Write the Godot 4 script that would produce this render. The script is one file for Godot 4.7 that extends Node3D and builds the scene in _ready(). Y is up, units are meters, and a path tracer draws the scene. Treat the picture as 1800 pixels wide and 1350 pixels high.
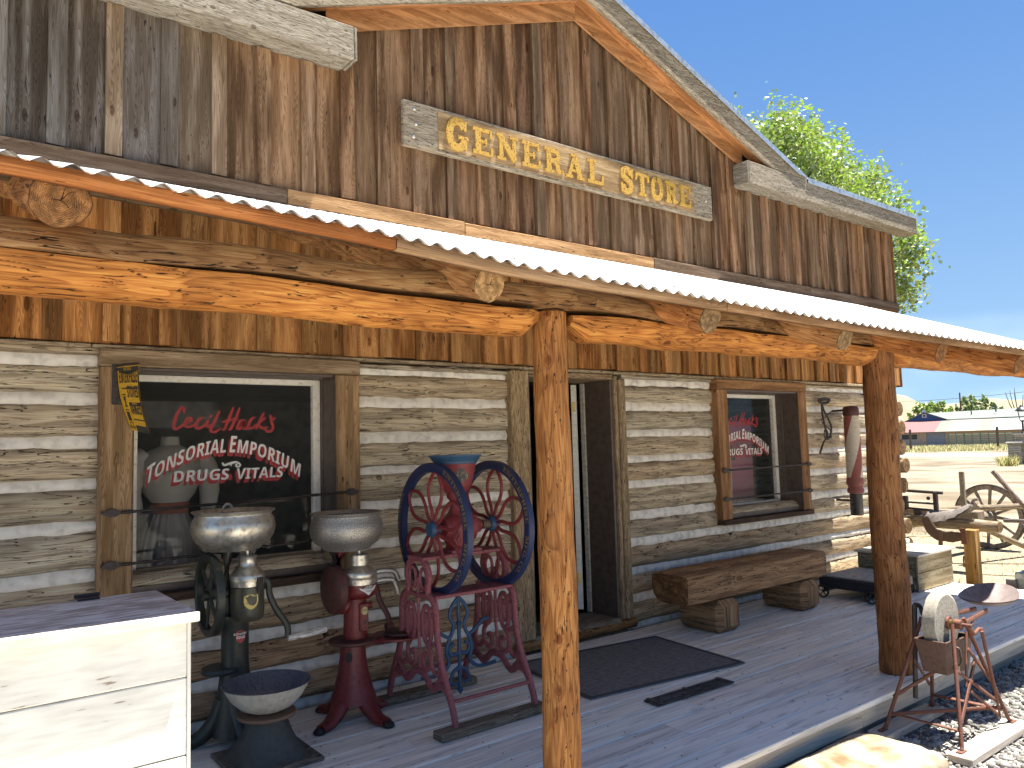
extends Node3D
# A log general store seen from its porch corner. x runs along the facade, y up from the deck boards, z out of the wall.

var rng = RandomNumberGenerator.new()
var nz = FastNoiseLite.new()
var mats = {}
var used = {}
var store: Node3D


func _ready() -> void:
	rng.seed = 20240
	nz.seed = 7
	nz.frequency = 1.0
	setup_view()
	make_materials()
	build_ground()
	build_store()
	build_porch_things()
	build_yard_things()
	build_far_things()
	build_trees()
	build_opposite()


func setup_view() -> void:
	var cam = Camera3D.new()
	cam.name = "camera"
	cam.fov = 53.06
	cam.near = 0.05
	cam.far = 3000.0
	var yaw = deg_to_rad(37.727)
	var pitch = deg_to_rad(4.659)
	var roll = deg_to_rad(-1.616)
	var fw = Vector3(sin(yaw) * cos(pitch), sin(pitch), -cos(yaw) * cos(pitch))
	var rt = Vector3(cos(yaw), 0, sin(yaw))
	var up = rt.cross(fw)
	var r2 = rt * cos(roll) + up * sin(roll)
	var u2 = up * cos(roll) - rt * sin(roll)
	cam.transform = Transform3D(Basis(r2, u2, -fw), Vector3(0, 1.425, 4.3))
	add_child(cam)
	cam.current = true

	var sky_mat = ProceduralSkyMaterial.new()
	sky_mat.sky_top_color = Color(0.030, 0.083, 0.215).linear_to_srgb()
	sky_mat.sky_horizon_color = Color(0.148, 0.232, 0.315).linear_to_srgb()
	sky_mat.sky_curve = 0.19
	sky_mat.ground_bottom_color = Color(0.36, 0.33, 0.28).linear_to_srgb()
	sky_mat.ground_horizon_color = Color(0.42, 0.40, 0.36).linear_to_srgb()
	sky_mat.sun_angle_max = 12.0
	sky_mat.sky_cover = cloud_cover()
	sky_mat.sky_cover_modulate = Color(1, 1, 1)
	var sky = Sky.new()
	sky.sky_material = sky_mat
	var env = Environment.new()
	env.background_mode = Environment.BG_SKY
	env.sky = sky
	env.background_energy_multiplier = 1.0
	env.tonemap_mode = Environment.TONE_MAPPER_LINEAR
	env.tonemap_exposure = 3.5
	env.sdfgi_enabled = true
	env.ssao_enabled = true
	env.ssil_enabled = true
	var we = WorldEnvironment.new()
	we.name = "environment"
	we.environment = env
	add_child(we)

	var sun = DirectionalLight3D.new()
	sun.name = "sun"
	sun.light_energy = 1.6
	sun.light_color = Color(1.0, 0.975, 0.935)
	sun.light_angular_distance = 0.53
	sun.shadow_enabled = true
	var s = Vector3(0.27, 1.0, 0.12).normalized()
	sun.transform = Transform3D(Basis.looking_at(-s, Vector3(0, 0, 1)), Vector3(0, 30, 0))
	add_child(sun)


func cloud_cover():
	var w = 1024
	var h = 512
	var f = FastNoiseLite.new()
	f.seed = 41
	f.noise_type = FastNoiseLite.TYPE_SIMPLEX_SMOOTH
	f.fractal_octaves = 5
	f.frequency = 1.0
	var im = Image.create(w, h, false, Image.FORMAT_RGBA8)
	for y in range(0, h / 2 + 2):
		var el = (0.5 - (y + 0.5) / h) * PI
		var sel = sin(el)
		for x in w:
			var az = (x + 0.5) / w * TAU
			# a low bank of fair-weather cloud all round the horizon, thinning out above it
			var d = Vector3(cos(az) * cos(el), sel * 3.2, sin(az) * cos(el))
			var n = f.get_noise_3d(d.x * 3.2, d.y * 3.2, d.z * 3.2) * 0.5 + 0.5
			var bank = clampf(1.0 - sel / 0.16, 0.0, 1.0)
			var a = smoothstep(0.62 - 0.36 * bank, 0.95 - 0.40 * bank, n) * smoothstep(0.0, 0.10, bank)
			# a few thin wisps higher up
			var wisp = f.get_noise_3d(d.x * 16.0 + 9.0, sel * 42.0, d.z * 16.0)
			a = maxf(a * 0.85, smoothstep(0.60, 0.82, wisp) * 0.30 * (1.0 if sel > 0.16 else 0.0))
			im.set_pixel(x, y, Color(0.30, 0.298, 0.29, a))
	return ImageTexture.create_from_image(im)


# ---------------------------------------------------------------- mesh builder
class MB:
	var v = PackedVector3Array()
	var n = PackedVector3Array()
	var t = PackedVector2Array()
	var c = PackedColorArray()
	var ix = PackedInt32Array()
	var xf = Transform3D.IDENTITY
	var tint = Color.WHITE
	var uo = Vector2.ZERO

	func vx(p: Vector3, nn: Vector3, uv: Vector2) -> int:
		v.append(xf * p)
		n.append((xf.basis * nn).normalized())
		t.append(uv + uo)
		c.append(tint)
		return v.size() - 1

	func tri(a: int, b: int, d: int) -> void:
		var g = (v[b] - v[a]).cross(v[d] - v[a])
		if g.dot(n[a] + n[b] + n[d]) > 0.0:
			ix.append(a); ix.append(d); ix.append(b)
		else:
			ix.append(a); ix.append(b); ix.append(d)

	func quadi(a: int, b: int, d: int, e: int) -> void:
		tri(a, b, d)
		tri(a, d, e)

	func face(pts: Array, nn: Vector3, uvs: Array) -> void:
		var k = []
		for i in pts.size():
			k.append(vx(pts[i], nn, uvs[i]))
		for i in range(1, pts.size() - 1):
			tri(k[0], k[i], k[i + 1])

	func flat(pts: Array, out_from: Vector3, uvs = null) -> void:
		# a flat polygon whose normal points away from out_from
		var nn = (pts[1] - pts[0]).cross(pts[2] - pts[0]).normalized()
		if nn.dot(pts[0] - out_from) < 0.0:
			nn = -nn
		if uvs == null:
			uvs = []
			var a = 0 if absf(nn.x) > absf(nn.y) and absf(nn.x) > absf(nn.z) else (1 if absf(nn.y) > absf(nn.z) else 2)
			for p in pts:
				uvs.append(Vector2(p.z, p.y) if a == 0 else (Vector2(p.x, p.z) if a == 1 else Vector2(p.x, p.y)))
		face(pts, nn, uvs)

	func guv(p: Vector3, a: int, grain: int) -> Vector2:
		# v runs along the grain
		if a == grain:
			return Vector2(p[(a + 1) % 3], p[(a + 2) % 3] * 0.3)
		return Vector2(p[3 - a - grain], p[grain])

	func box(ctr: Vector3, size: Vector3, bev = 0.004, grain = 1) -> void:
		var h = size * 0.5
		var b = minf(bev, minf(h.x, minf(h.y, h.z)) * 0.45)
		for a in 3:
			var i = (a + 1) % 3
			var j = (a + 2) % 3
			for s in [-1.0, 1.0]:
				var nn = Vector3.ZERO
				nn[a] = s
				var k = []
				for q in [[-1.0, -1.0], [1.0, -1.0], [1.0, 1.0], [-1.0, 1.0]]:
					var p = Vector3.ZERO
					p[a] = s * h[a]
					p[i] = q[0] * (h[i] - b)
					p[j] = q[1] * (h[j] - b)
					k.append(vx(ctr + p, nn, guv(ctr + p, a, grain)))
				quadi(k[0], k[1], k[2], k[3])
		for a in 3:
			var i = (a + 1) % 3
			var j = (a + 2) % 3
			for si in [-1.0, 1.0]:
				for sj in [-1.0, 1.0]:
					var nn = Vector3.ZERO
					nn[i] = si
					nn[j] = sj
					var k = []
					for q in [[0, -1.0], [0, 1.0], [1, 1.0], [1, -1.0]]:
						var p = Vector3.ZERO
						p[a] = q[1] * (h[a] - b)
						p[i] = si * (h[i] if q[0] == 0 else h[i] - b)
						p[j] = sj * (h[j] - b if q[0] == 0 else h[j])
						k.append(vx(ctr + p, nn, guv(ctr + p, i if i != grain else j, grain)))
					quadi(k[0], k[1], k[2], k[3])
		for sx in [-1.0, 1.0]:
			for sy in [-1.0, 1.0]:
				for sz in [-1.0, 1.0]:
					var s = Vector3(sx, sy, sz)
					var k = []
					for a in 3:
						var p = Vector3.ZERO
						for e in 3:
							p[e] = s[e] * (h[e] if e == a else h[e] - b)
						k.append(vx(ctr + p, s, guv(ctr + p, 0 if grain != 0 else 1, grain)))
					tri(k[0], k[1], k[2])

	func prism(poly: PackedVector2Array, z0: float, z1: float, grain = 1) -> void:
		# a flat outline in x and y, given thickness from z0 to z1
		var idx = Geometry2D.triangulate_polygon(poly)
		for zz in [z0, z1]:
			var nn = Vector3(0, 0, 1.0 if zz == maxf(z0, z1) else -1.0)
			var k = []
			for p in poly:
				k.append(vx(Vector3(p.x, p.y, zz), nn, Vector2(p.x, p.y) if grain == 1 else Vector2(p.y, p.x)))
			for i in range(0, idx.size(), 3):
				tri(k[idx[i]], k[idx[i + 1]], k[idx[i + 2]])
		var cw = Geometry2D.is_polygon_clockwise(poly)
		for i in poly.size():
			var p = poly[i]
			var q = poly[(i + 1) % poly.size()]
			var e = (q - p)
			var nn = Vector3(e.y, -e.x, 0) * (-1.0 if cw else 1.0)
			var l = e.length()
			var a = vx(Vector3(p.x, p.y, z0), nn, Vector2(z0, p.y))
			var b = vx(Vector3(q.x, q.y, z0), nn, Vector2(z0, p.y + l))
			var d = vx(Vector3(q.x, q.y, z1), nn, Vector2(z1, p.y + l))
			var f = vx(Vector3(p.x, p.y, z1), nn, Vector2(z1, p.y))
			quadi(a, b, d, f)

	func tube(pts: Array, rad, sides = 8, closed = false, ref = Vector3.UP, flatx = 1.0, flaty = 1.0, twist = 0.0) -> void:
		# sweeps a round (or, with few sides, square) section along a path; rad is a number or one per point
		var m = pts.size()
		var rings = []
		var along = 0.0
		for i in m:
			var a = pts[(i - 1 + m) % m] if closed else pts[maxi(i - 1, 0)]
			var b = pts[(i + 1) % m] if closed else pts[mini(i + 1, m - 1)]
			var tg = (b - a).normalized()
			var s = tg.cross(ref)
			if s.length() < 0.05:
				s = tg.cross(Vector3(0.31, 0.2, 0.93))
			s = s.normalized()
			var u = s.cross(tg).normalized()
			var r = rad[i] if rad is Array else rad
			if i > 0:
				along += pts[i].distance_to(pts[i - 1])
			var ring = []
			for k in sides + 1:
				var an = TAU * (k + 0.5) / sides + twist * i
				var dx = cos(an) * flatx
				var dy = sin(an) * flaty
				ring.append(vx(pts[i] + (s * dx + u * dy) * r, s * cos(an) / flatx + u * sin(an) / flaty, Vector2(float(k) / sides * TAU * r, along)))
			rings.append(ring)
		for i in (m if closed else m - 1):
			var A = rings[i]
			var B = rings[(i + 1) % m]
			for k in sides:
				quadi(A[k], A[k + 1], B[k + 1], B[k])
		if not closed:
			for e in [0, m - 1]:
				var tg = (pts[0] - pts[1]).normalized() if e == 0 else (pts[m - 1] - pts[m - 2]).normalized()
				var inv = xf.affine_inverse()
				var ctr = vx(pts[e], tg, Vector2.ZERO)
				var k2 = []
				for k in sides + 1:
					k2.append(vx(inv * v[rings[e][k]], tg, Vector2(cos(TAU * k / sides), sin(TAU * k / sides)) * 0.05))
				for k in sides:
					tri(ctr, k2[k], k2[k + 1])

	func lathe(prof: Array, segs = 24, a0 = 0.0, a1 = TAU) -> void:
		# prof: Vector2(radius, height) from one end to the other; corners sharper than 40 degrees stay crisp
		var m = prof.size()
		var tn = []
		for i in m - 1:
			var e = prof[i + 1] - prof[i]
			tn.append(Vector2(e.y, -e.x).normalized())
		# which way is out: the side away from the axis on the whole
		var area = 0.0
		for i in m - 1:
			area += (prof[i].x + prof[i + 1].x) * (prof[i + 1].y - prof[i].y)
		var sg = 1.0 if area >= 0.0 else -1.0
		for i in m - 1:
			var n0 = tn[i]
			var n1 = tn[i]
			if i > 0 and tn[i - 1].dot(tn[i]) > 0.75:
				n0 = (tn[i - 1] + tn[i]).normalized()
			if i < m - 2 and tn[i + 1].dot(tn[i]) > 0.75:
				n1 = (tn[i + 1] + tn[i]).normalized()
			var p = prof[i]
			var q = prof[i + 1]
			var A = []
			var B = []
			for k in segs + 1:
				var an = a0 + (a1 - a0) * k / segs
				var cx = cos(an)
				var sx = sin(an)
				A.append(vx(Vector3(p.x * cx, p.y, p.x * sx), Vector3(n0.x * cx, n0.y, n0.x * sx) * sg, Vector2(an * 0.15, p.y + p.x)))
				B.append(vx(Vector3(q.x * cx, q.y, q.x * sx), Vector3(n1.x * cx, n1.y, n1.x * sx) * sg, Vector2(an * 0.15, q.y + q.x)))
			for k in segs:
				if p.x > 1e-5:
					tri(A[k], A[k + 1], B[k])
				if q.x > 1e-5:
					tri(A[k + 1], B[k + 1], B[k])

	func text(s: String, font: Font, height: float, depth: float, fn: Callable) -> void:
		# lettering; fn bends each point of the flat line of text to where it belongs
		var tm = TextMesh.new()
		tm.font = font
		tm.text = s
		tm.font_size = 64
		tm.pixel_size = height / 46.0
		tm.depth = depth
		tm.curve_step = 1.2
		tm.horizontal_alignment = HORIZONTAL_ALIGNMENT_LEFT
		tm.vertical_alignment = VERTICAL_ALIGNMENT_BOTTOM
		var arr = tm.get_mesh_arrays()
		var pv = arr[Mesh.ARRAY_VERTEX]
		var pn = arr[Mesh.ARRAY_NORMAL]
		var pi = arr[Mesh.ARRAY_INDEX]
		var base = v.size()
		for i in pv.size():
			vx(fn.call(pv[i]), pn[i], Vector2(pv[i].x, pv[i].y))
		for i in range(0, pi.size(), 3):
			tri(base + pi[i], base + pi[i + 1], base + pi[i + 2])

	func arrays() -> Array:
		var a = []
		a.resize(Mesh.ARRAY_MAX)
		a[Mesh.ARRAY_VERTEX] = v
		a[Mesh.ARRAY_NORMAL] = n
		a[Mesh.ARRAY_TEX_UV] = t
		a[Mesh.ARRAY_COLOR] = c
		a[Mesh.ARRAY_INDEX] = ix
		return a

	func mesh() -> ArrayMesh:
		var m = ArrayMesh.new()
		m.add_surface_from_arrays(Mesh.PRIMITIVE_TRIANGLES, arrays())
		return m


# ---------------------------------------------------------------- scene helpers
func rr(a: float, b: float) -> float:
	return rng.randf_range(a, b)


func numbered(called: String) -> String:
	if not used.has(called):
		used[called] = 0
		return called
	used[called] += 1
	return "%s_%03d" % [called, used[called]]


func thing(called: String, label: String, category: String, at = Vector3.ZERO, turn = 0.0, group = "") -> Node3D:
	var o = Node3D.new()
	o.name = numbered(called)
	add_child(o)
	o.position = at
	o.rotation.y = turn
	o.set_meta("label", label)
	o.set_meta("category", category)
	if group != "":
		o.set_meta("group", group)
	return o


func holder(called: String, parent: Node3D) -> Node3D:
	var o = Node3D.new()
	o.name = called
	parent.add_child(o, true)
	return o


func part(called: String, mb, m: Material, parent: Node3D) -> MeshInstance3D:
	var o = MeshInstance3D.new()
	o.name = called
	o.mesh = mb.mesh() if mb is MB else mb
	o.material_override = m
	parent.add_child(o, true)
	return o


func solo(called: String, mb, m: Material, label: String, category: String, group = "", kind = "") -> MeshInstance3D:
	var o = MeshInstance3D.new()
	o.name = numbered(called)
	o.mesh = mb.mesh() if mb is MB else mb
	o.material_override = m
	add_child(o)
	if label != "":
		o.set_meta("label", label)
	if category != "":
		o.set_meta("category", category)
	if group != "":
		o.set_meta("group", group)
	if kind != "":
		o.set_meta("kind", kind)
	return o


func tinted(b: Color, amt: float, warm = 0.0) -> Color:
	var k = 1.0 + rr(-amt, amt)
	var w = rr(-warm, warm)
	return Color(b.r * k * (1.0 + w), b.g * k, b.b * k * (1.0 - w))


func mb_box(ctr: Vector3, size: Vector3, bev: float, grain: int, tint: Color) -> MB:
	var m = MB.new()
	m.tint = tint
	m.uo = Vector2(rr(0, 5), rr(0, 5))
	m.box(ctr, size, bev, grain)
	return m


func slab(called: String, parent: Node3D, m: Material, lo: Vector3, hi: Vector3, grain: int, tint: Color, bev = 0.004) -> MeshInstance3D:
	return part(called, mb_box((lo + hi) * 0.5, hi - lo, bev, grain, tint), m, parent)


func curve(pts: Array, steps = 6) -> Array:
	# a smooth path through the points
	var out = []
	var m = pts.size()
	for i in m - 1:
		var a = pts[maxi(i - 1, 0)]
		var b = pts[i]
		var c = pts[i + 1]
		var d = pts[mini(i + 2, m - 1)]
		for k in steps:
			out.append(b.cubic_interpolate(c, a, d, float(k) / steps))
	out.append(pts[m - 1])
	return out


func ring_pts(ctr: Vector3, r1: float, r2: float, a0: float, a1: float, steps: int, ax: Vector3, ay: Vector3) -> Array:
	var out = []
	for k in steps + 1:
		var an = a0 + (a1 - a0) * k / steps
		out.append(ctr + ax * cos(an) * r1 + ay * sin(an) * r2)
	return out


func log_mesh(p0: Vector3, p1: Vector3, r0: float, r1: float, tint: Color, rough = 0.06, sides = 16, rings = 14, squash = Vector2.ONE, clampy = 0, round_ends = 0.0) -> MB:
	# a peeled log with knots, waists and a wandering line; its ends are closed with end grain by end_caps()
	var m = MB.new()
	m.tint = tint
	m.uo = Vector2(rr(0, 5), rr(0, 5))
	var ax = (p1 - p0)
	var ln = ax.length()
	ax = ax / ln
	var ref = Vector3.UP if absf(ax.y) < 0.8 else Vector3(0, 0, 1)
	var s = ax.cross(ref).normalized()
	var u = s.cross(ax).normalized()
	var so = rr(0, 400)
	var grid = []
	var pos = []
	for i in rings + 1:
		var f = float(i) / rings
		var r = lerpf(r0, r1, f)
		if round_ends > 0.0:
			var e = minf(f, 1.0 - f) * ln / round_ends
			if e < 1.0:
				r *= sqrt(maxf(1.0 - (1.0 - e) * (1.0 - e), 0.0)) * 0.55 + 0.45
		var wander = (s * nz.get_noise_2d(so + f * ln * 0.9, 3.0) + u * nz.get_noise_2d(so + f * ln * 0.9, 90.0)) * r * rough * 3.5
		var row = []
		for k in sides:
			var an = TAU * k / sides
			var q = 1.0 + rough * nz.get_noise_3d(so + f * ln * 2.2, cos(an) * 1.2, sin(an) * 1.2) * 1.7
			q += rough * 0.6 * nz.get_noise_3d(so + f * ln * 9.0, cos(an) * 3.0, sin(an) * 3.0)
			var dx = cos(an) * squash.x * q
			var dy = sin(an) * squash.y * q
			if clampy > 0:
				dy = maxf(dy, 0.02)
			elif clampy < 0:
				dy = minf(dy, -0.02)
			row.append(p0 + ax * ln * f + wander + (s * dx + u * dy) * r)
		pos.append(row)
	var nv = []
	for i in rings + 1:
		var row = []
		for k in sides:
			var du = pos[i][(k + 1) % sides] - pos[i][(k - 1 + sides) % sides]
			var dv = pos[mini(i + 1, rings)][k] - pos[maxi(i - 1, 0)][k]
			var nn = du.cross(dv)
			var outw = pos[i][k] - (p0 + ax * ln * i / rings)
			if nn.dot(outw) < 0.0:
				nn = -nn
			row.append(nn.normalized())
		nv.append(row)
	for i in rings + 1:
		var row = []
		for k in sides + 1:
			row.append(m.vx(pos[i][k % sides], nv[i][k % sides], Vector2(float(k) / sides * TAU * r0, ln * i / rings)))
		grid.append(row)
	for i in rings:
		for k in sides:
			m.quadi(grid[i][k], grid[i][k + 1], grid[i + 1][k + 1], grid[i + 1][k])
	m.set_meta("ends", [pos[0], pos[rings], ax])
	return m


func add_log(called: String, parent: Node3D, lm: MB, side_mat: Material, end_mat: Material, end_tint = Color.WHITE) -> MeshInstance3D:
	var e = MB.new()
	e.tint = end_tint
	var ends = lm.get_meta("ends")
	var turn = rr(0, TAU)
	for q in 2:
		var ring = ends[q]
		var nn = -ends[2] if q == 0 else ends[2]
		var ctr = Vector3.ZERO
		for p in ring:
			ctr += p
		ctr /= ring.size()
		# the edge is softened by a narrow bevel
		var k = []
		var b = []
		var rim = []
		for i in ring.size() + 1:
			var p = ring[i % ring.size()]
			var an = TAU * i / ring.size() + turn
			k.append(e.vx(ctr + (p - ctr) * 0.93 + nn * 0.006, nn, Vector2(0.5 + 0.45 * cos(an), 0.5 + 0.45 * sin(an))))
			b.append(e.vx(ctr + (p - ctr) * 0.93 + nn * 0.006, nn + (p - ctr).normalized(), Vector2(0.5 + 0.45 * cos(an), 0.5 + 0.45 * sin(an))))
			rim.append(e.vx(p, nn + (p - ctr).normalized(), Vector2(0.5 + 0.49 * cos(an), 0.5 + 0.49 * sin(an))))
		var c0 = e.vx(ctr + nn * 0.005, nn, Vector2(0.5, 0.5))
		for i in ring.size():
			e.tri(c0, k[i], k[i + 1])
			e.quadi(b[i], b[i + 1], rim[i + 1], rim[i])
	var am = ArrayMesh.new()
	am.add_surface_from_arrays(Mesh.PRIMITIVE_TRIANGLES, lm.arrays())
	am.add_surface_from_arrays(Mesh.PRIMITIVE_TRIANGLES, e.arrays())
	am.surface_set_material(0, side_mat)
	am.surface_set_material(1, end_mat)
	var o = MeshInstance3D.new()
	o.name = called
	o.mesh = am
	parent.add_child(o, true)
	return o


# ---------------------------------------------------------------- materials
func lin(r: float, g: float, b: float) -> Color:
	return Color(r, g, b).linear_to_srgb()


func seam(w: int, h: int, freq: float, sd: int, oct = 3) -> PackedByteArray:
	var f = FastNoiseLite.new()
	f.seed = sd
	f.noise_type = FastNoiseLite.TYPE_SIMPLEX_SMOOTH
	f.frequency = freq
	f.fractal_octaves = oct
	return f.get_seamless_image(w, h).get_data()


func stretched(w: int, h: int, sw: int, sh: int, freq: float, sd: int, oct = 3) -> PackedByteArray:
	var im = Image.create_from_data(sw, sh, false, Image.FORMAT_L8, seam(sw, sh, freq, sd, oct))
	im.resize(w, h, Image.INTERPOLATE_CUBIC)
	return im.get_data()


func wood_maps(sd: int, w: int, h: int, rings: float, amp: float, fibre: float, crack: float, knots: int, light: Color, dark: Color, grey: Color, grey_amt: float) -> Array:
	# grain runs along v. Returns the colour map and the relief
	var r2 = RandomNumberGenerator.new()
	r2.seed = sd
	var warp = stretched(w, h, w, h / 8, 0.012, sd + 1, 2)
	var fib = stretched(w, h, w, h / 16, 0.14, sd + 2, 3)
	var crk = stretched(w, h, w, h / 10, 0.035, sd + 3, 3)
	var msk = stretched(w, h, w / 4, h / 8, 0.06, sd + 4, 2)
	var blo = stretched(w, h, w / 3, h / 18, 0.035, sd + 5, 4)
	var disp = PackedFloat32Array()
	disp.resize(w * h)
	var kd = PackedFloat32Array()
	kd.resize(w * h)
	for q in knots:
		var kx = r2.randi_range(0, w - 1)
		var ky = r2.randi_range(0, h - 1)
		var kr = r2.randf_range(0.012, 0.026) * w
		var R = int(kr * 4.0)
		for yy in range(-R * 2, R * 2):
			for xx in range(-R, R):
				var d = sqrt(xx * xx + yy * yy * 0.22) / kr
				if d < 4.0:
					var i = posmod(ky + yy, h) * w + posmod(kx + xx, w)
					disp[i] += 1.7 * exp(-d * d * 0.45) * signf(xx + 0.5)
					var dd = sqrt(xx * xx + yy * yy * 0.6) / kr
					if dd < 1.0:
						kd[i] = maxf(kd[i], 0.45 + 0.4 * absf(sin(dd * 9.0)))
					elif dd < 1.35:
						kd[i] = maxf(kd[i], (1.35 - dd) * 1.6)
	var out = PackedByteArray()
	out.resize(w * h * 3)
	var hgt = PackedByteArray()
	hgt.resize(w * h)
	var k1 = amp / 255.0
	for y in h:
		var row = y * w
		for x in w:
			var i = row + x
			var r = rings * x / w + warp[i] * k1 + disp[i]
			var s = r - floorf(r)
			var g = s * s if s < 0.86 else (1.0 - s) * 5.2
			var fb = fib[i] * 0.003922 - 0.5
			var tone = 1.0 - g * 0.55 - fb * fibre
			var c3 = absf(crk[i] * 0.003922 - 0.5)
			var cr = 0.0
			if c3 < 0.020 and msk[i] > 255.0 * (1.0 - crack):
				cr = 1.0 - c3 * 32.0
			var kn = kd[i]
			tone = clampf(tone - kn * 0.75, 0.0, 1.15)
			var ga = clampf((blo[i] * 0.003922 - 0.5) * 2.4 + 0.5, 0.0, 1.0) * grey_amt
			var q = 1.0 - cr * 0.82
			var R0 = lerpf(dark.r, light.r, tone)
			var G0 = lerpf(dark.g, light.g, tone)
			var B0 = lerpf(dark.b, light.b, tone)
			var lt = 0.45 + 0.55 * tone
			R0 = lerpf(R0, grey.r * lt, ga) * q
			G0 = lerpf(G0, grey.g * lt, ga) * q
			B0 = lerpf(B0, grey.b * lt, ga) * q
			var o3 = i * 3
			out[o3] = clampi(int(R0 * 255.0), 0, 255)
			out[o3 + 1] = clampi(int(G0 * 255.0), 0, 255)
			out[o3 + 2] = clampi(int(B0 * 255.0), 0, 255)
			hgt[i] = clampi(int((0.78 - g * 0.18 - fb * 0.3 - cr * 0.6 - kn * 0.1) * 255.0), 0, 255)
	return [ImageTexture.create_from_image(Image.create_from_data(w, h, false, Image.FORMAT_RGB8, out)), ImageTexture.create_from_image(Image.create_from_data(w, h, false, Image.FORMAT_L8, hgt))]


func end_grain(sd: int) -> Array:
	var w = 256
	var out = PackedByteArray()
	out.resize(w * w * 3)
	var hg = PackedByteArray()
	hg.resize(w * w)
	var f = FastNoiseLite.new()
	f.seed = sd
	f.frequency = 1.0
	var cracks = []
	for k in 4:
		cracks.append([sd * 1.7 + k * k * 1.9 + f.get_noise_1d(k * 9.0) * 2.0, [0.8, 0.4, 0.6, 0.3][k]])
	for y in w:
		for x in w:
			var dx = (x - 128.0) / 128.0
			var dy = (y - 128.0) / 128.0
			var r = sqrt(dx * dx + dy * dy)
			var an = atan2(dy, dx)
			var q = r * 17.0 + f.get_noise_2d(dx * 2.0, dy * 2.0) * 1.6
			var s = q - floorf(q)
			var tone = 0.94 - s * s * 0.38 + f.get_noise_2d(dx * 26.0, dy * 26.0) * 0.22 + f.get_noise_2d(dx * 2.2 + 5.0, dy * 2.2) * 0.34
			var cr = 0.0
			for c in cracks:
				var da = absf(angle_difference(an, c[0] + 0.12 * sin(r * 7.0 + c[0]))) * r
				if r < c[1] and da < 0.011 * (1.1 - r / c[1]) + 0.002:
					cr = 1.0
			tone *= (1.0 - cr * 0.75)
			if r > 0.93:
				tone *= 0.72
			var i = (y * w + x)
			out[i * 3] = clampi(int(tone * 225.0), 0, 255)
			out[i * 3 + 1] = clampi(int(tone * 200.0), 0, 255)
			out[i * 3 + 2] = clampi(int(tone * 168.0), 0, 255)
			hg[i] = clampi(int((tone * 0.8 - cr * 0.5) * 255.0), 0, 255)
	return [ImageTexture.create_from_image(Image.create_from_data(w, w, false, Image.FORMAT_RGB8, out)), ImageTexture.create_from_image(Image.create_from_data(w, w, false, Image.FORMAT_L8, hg))]


func noise_tex(size: int, freq: float, sd: int, cols: Array, offs: Array, oct = 4, cell = false) -> NoiseTexture2D:
	var f = FastNoiseLite.new()
	f.seed = sd
	f.frequency = freq
	f.fractal_octaves = oct
	f.noise_type = FastNoiseLite.TYPE_CELLULAR if cell else FastNoiseLite.TYPE_SIMPLEX_SMOOTH
	if cell:
		f.cellular_return_type = FastNoiseLite.RETURN_DISTANCE
		f.fractal_type = FastNoiseLite.FRACTAL_NONE
	var t = NoiseTexture2D.new()
	t.width = size
	t.height = size
	t.seamless = true
	t.noise = f
	if cols.size() > 0:
		var g = Gradient.new()
		g.colors = PackedColorArray(cols)
		g.offsets = PackedFloat32Array(offs)
		t.color_ramp = g
	return t


func wood_mat(maps: Array, tw: float, th: float, rough: float, bump: float) -> StandardMaterial3D:
	var m = StandardMaterial3D.new()
	m.vertex_color_use_as_albedo = true
	m.albedo_texture = maps[0]
	m.uv1_scale = Vector3(1.0 / tw, 1.0 / th, 1)
	m.roughness = rough
	m.metallic_specular = 0.3
	if bump > 0.0:
		m.heightmap_enabled = true
		m.heightmap_texture = maps[1]
		m.heightmap_scale = bump
	return m


func plain(c: Color, rough: float, metal = 0.0, tex = null, scale = 1.0, bump = null, bump_scale = 0.2, vcol = false) -> StandardMaterial3D:
	# c is a linear base colour; tex is laid on by position so that no seams show
	var m = StandardMaterial3D.new()
	m.albedo_color = c.linear_to_srgb()
	m.roughness = rough
	m.metallic = metal
	m.vertex_color_use_as_albedo = vcol
	if tex != null:
		m.albedo_texture = tex
	if tex != null or bump != null:
		m.uv1_triplanar = true
		m.uv1_world_triplanar = true
		m.uv1_scale = Vector3.ONE * scale
	if bump != null:
		m.heightmap_enabled = true
		m.heightmap_texture = bump
		m.heightmap_scale = bump_scale
	return m


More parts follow.
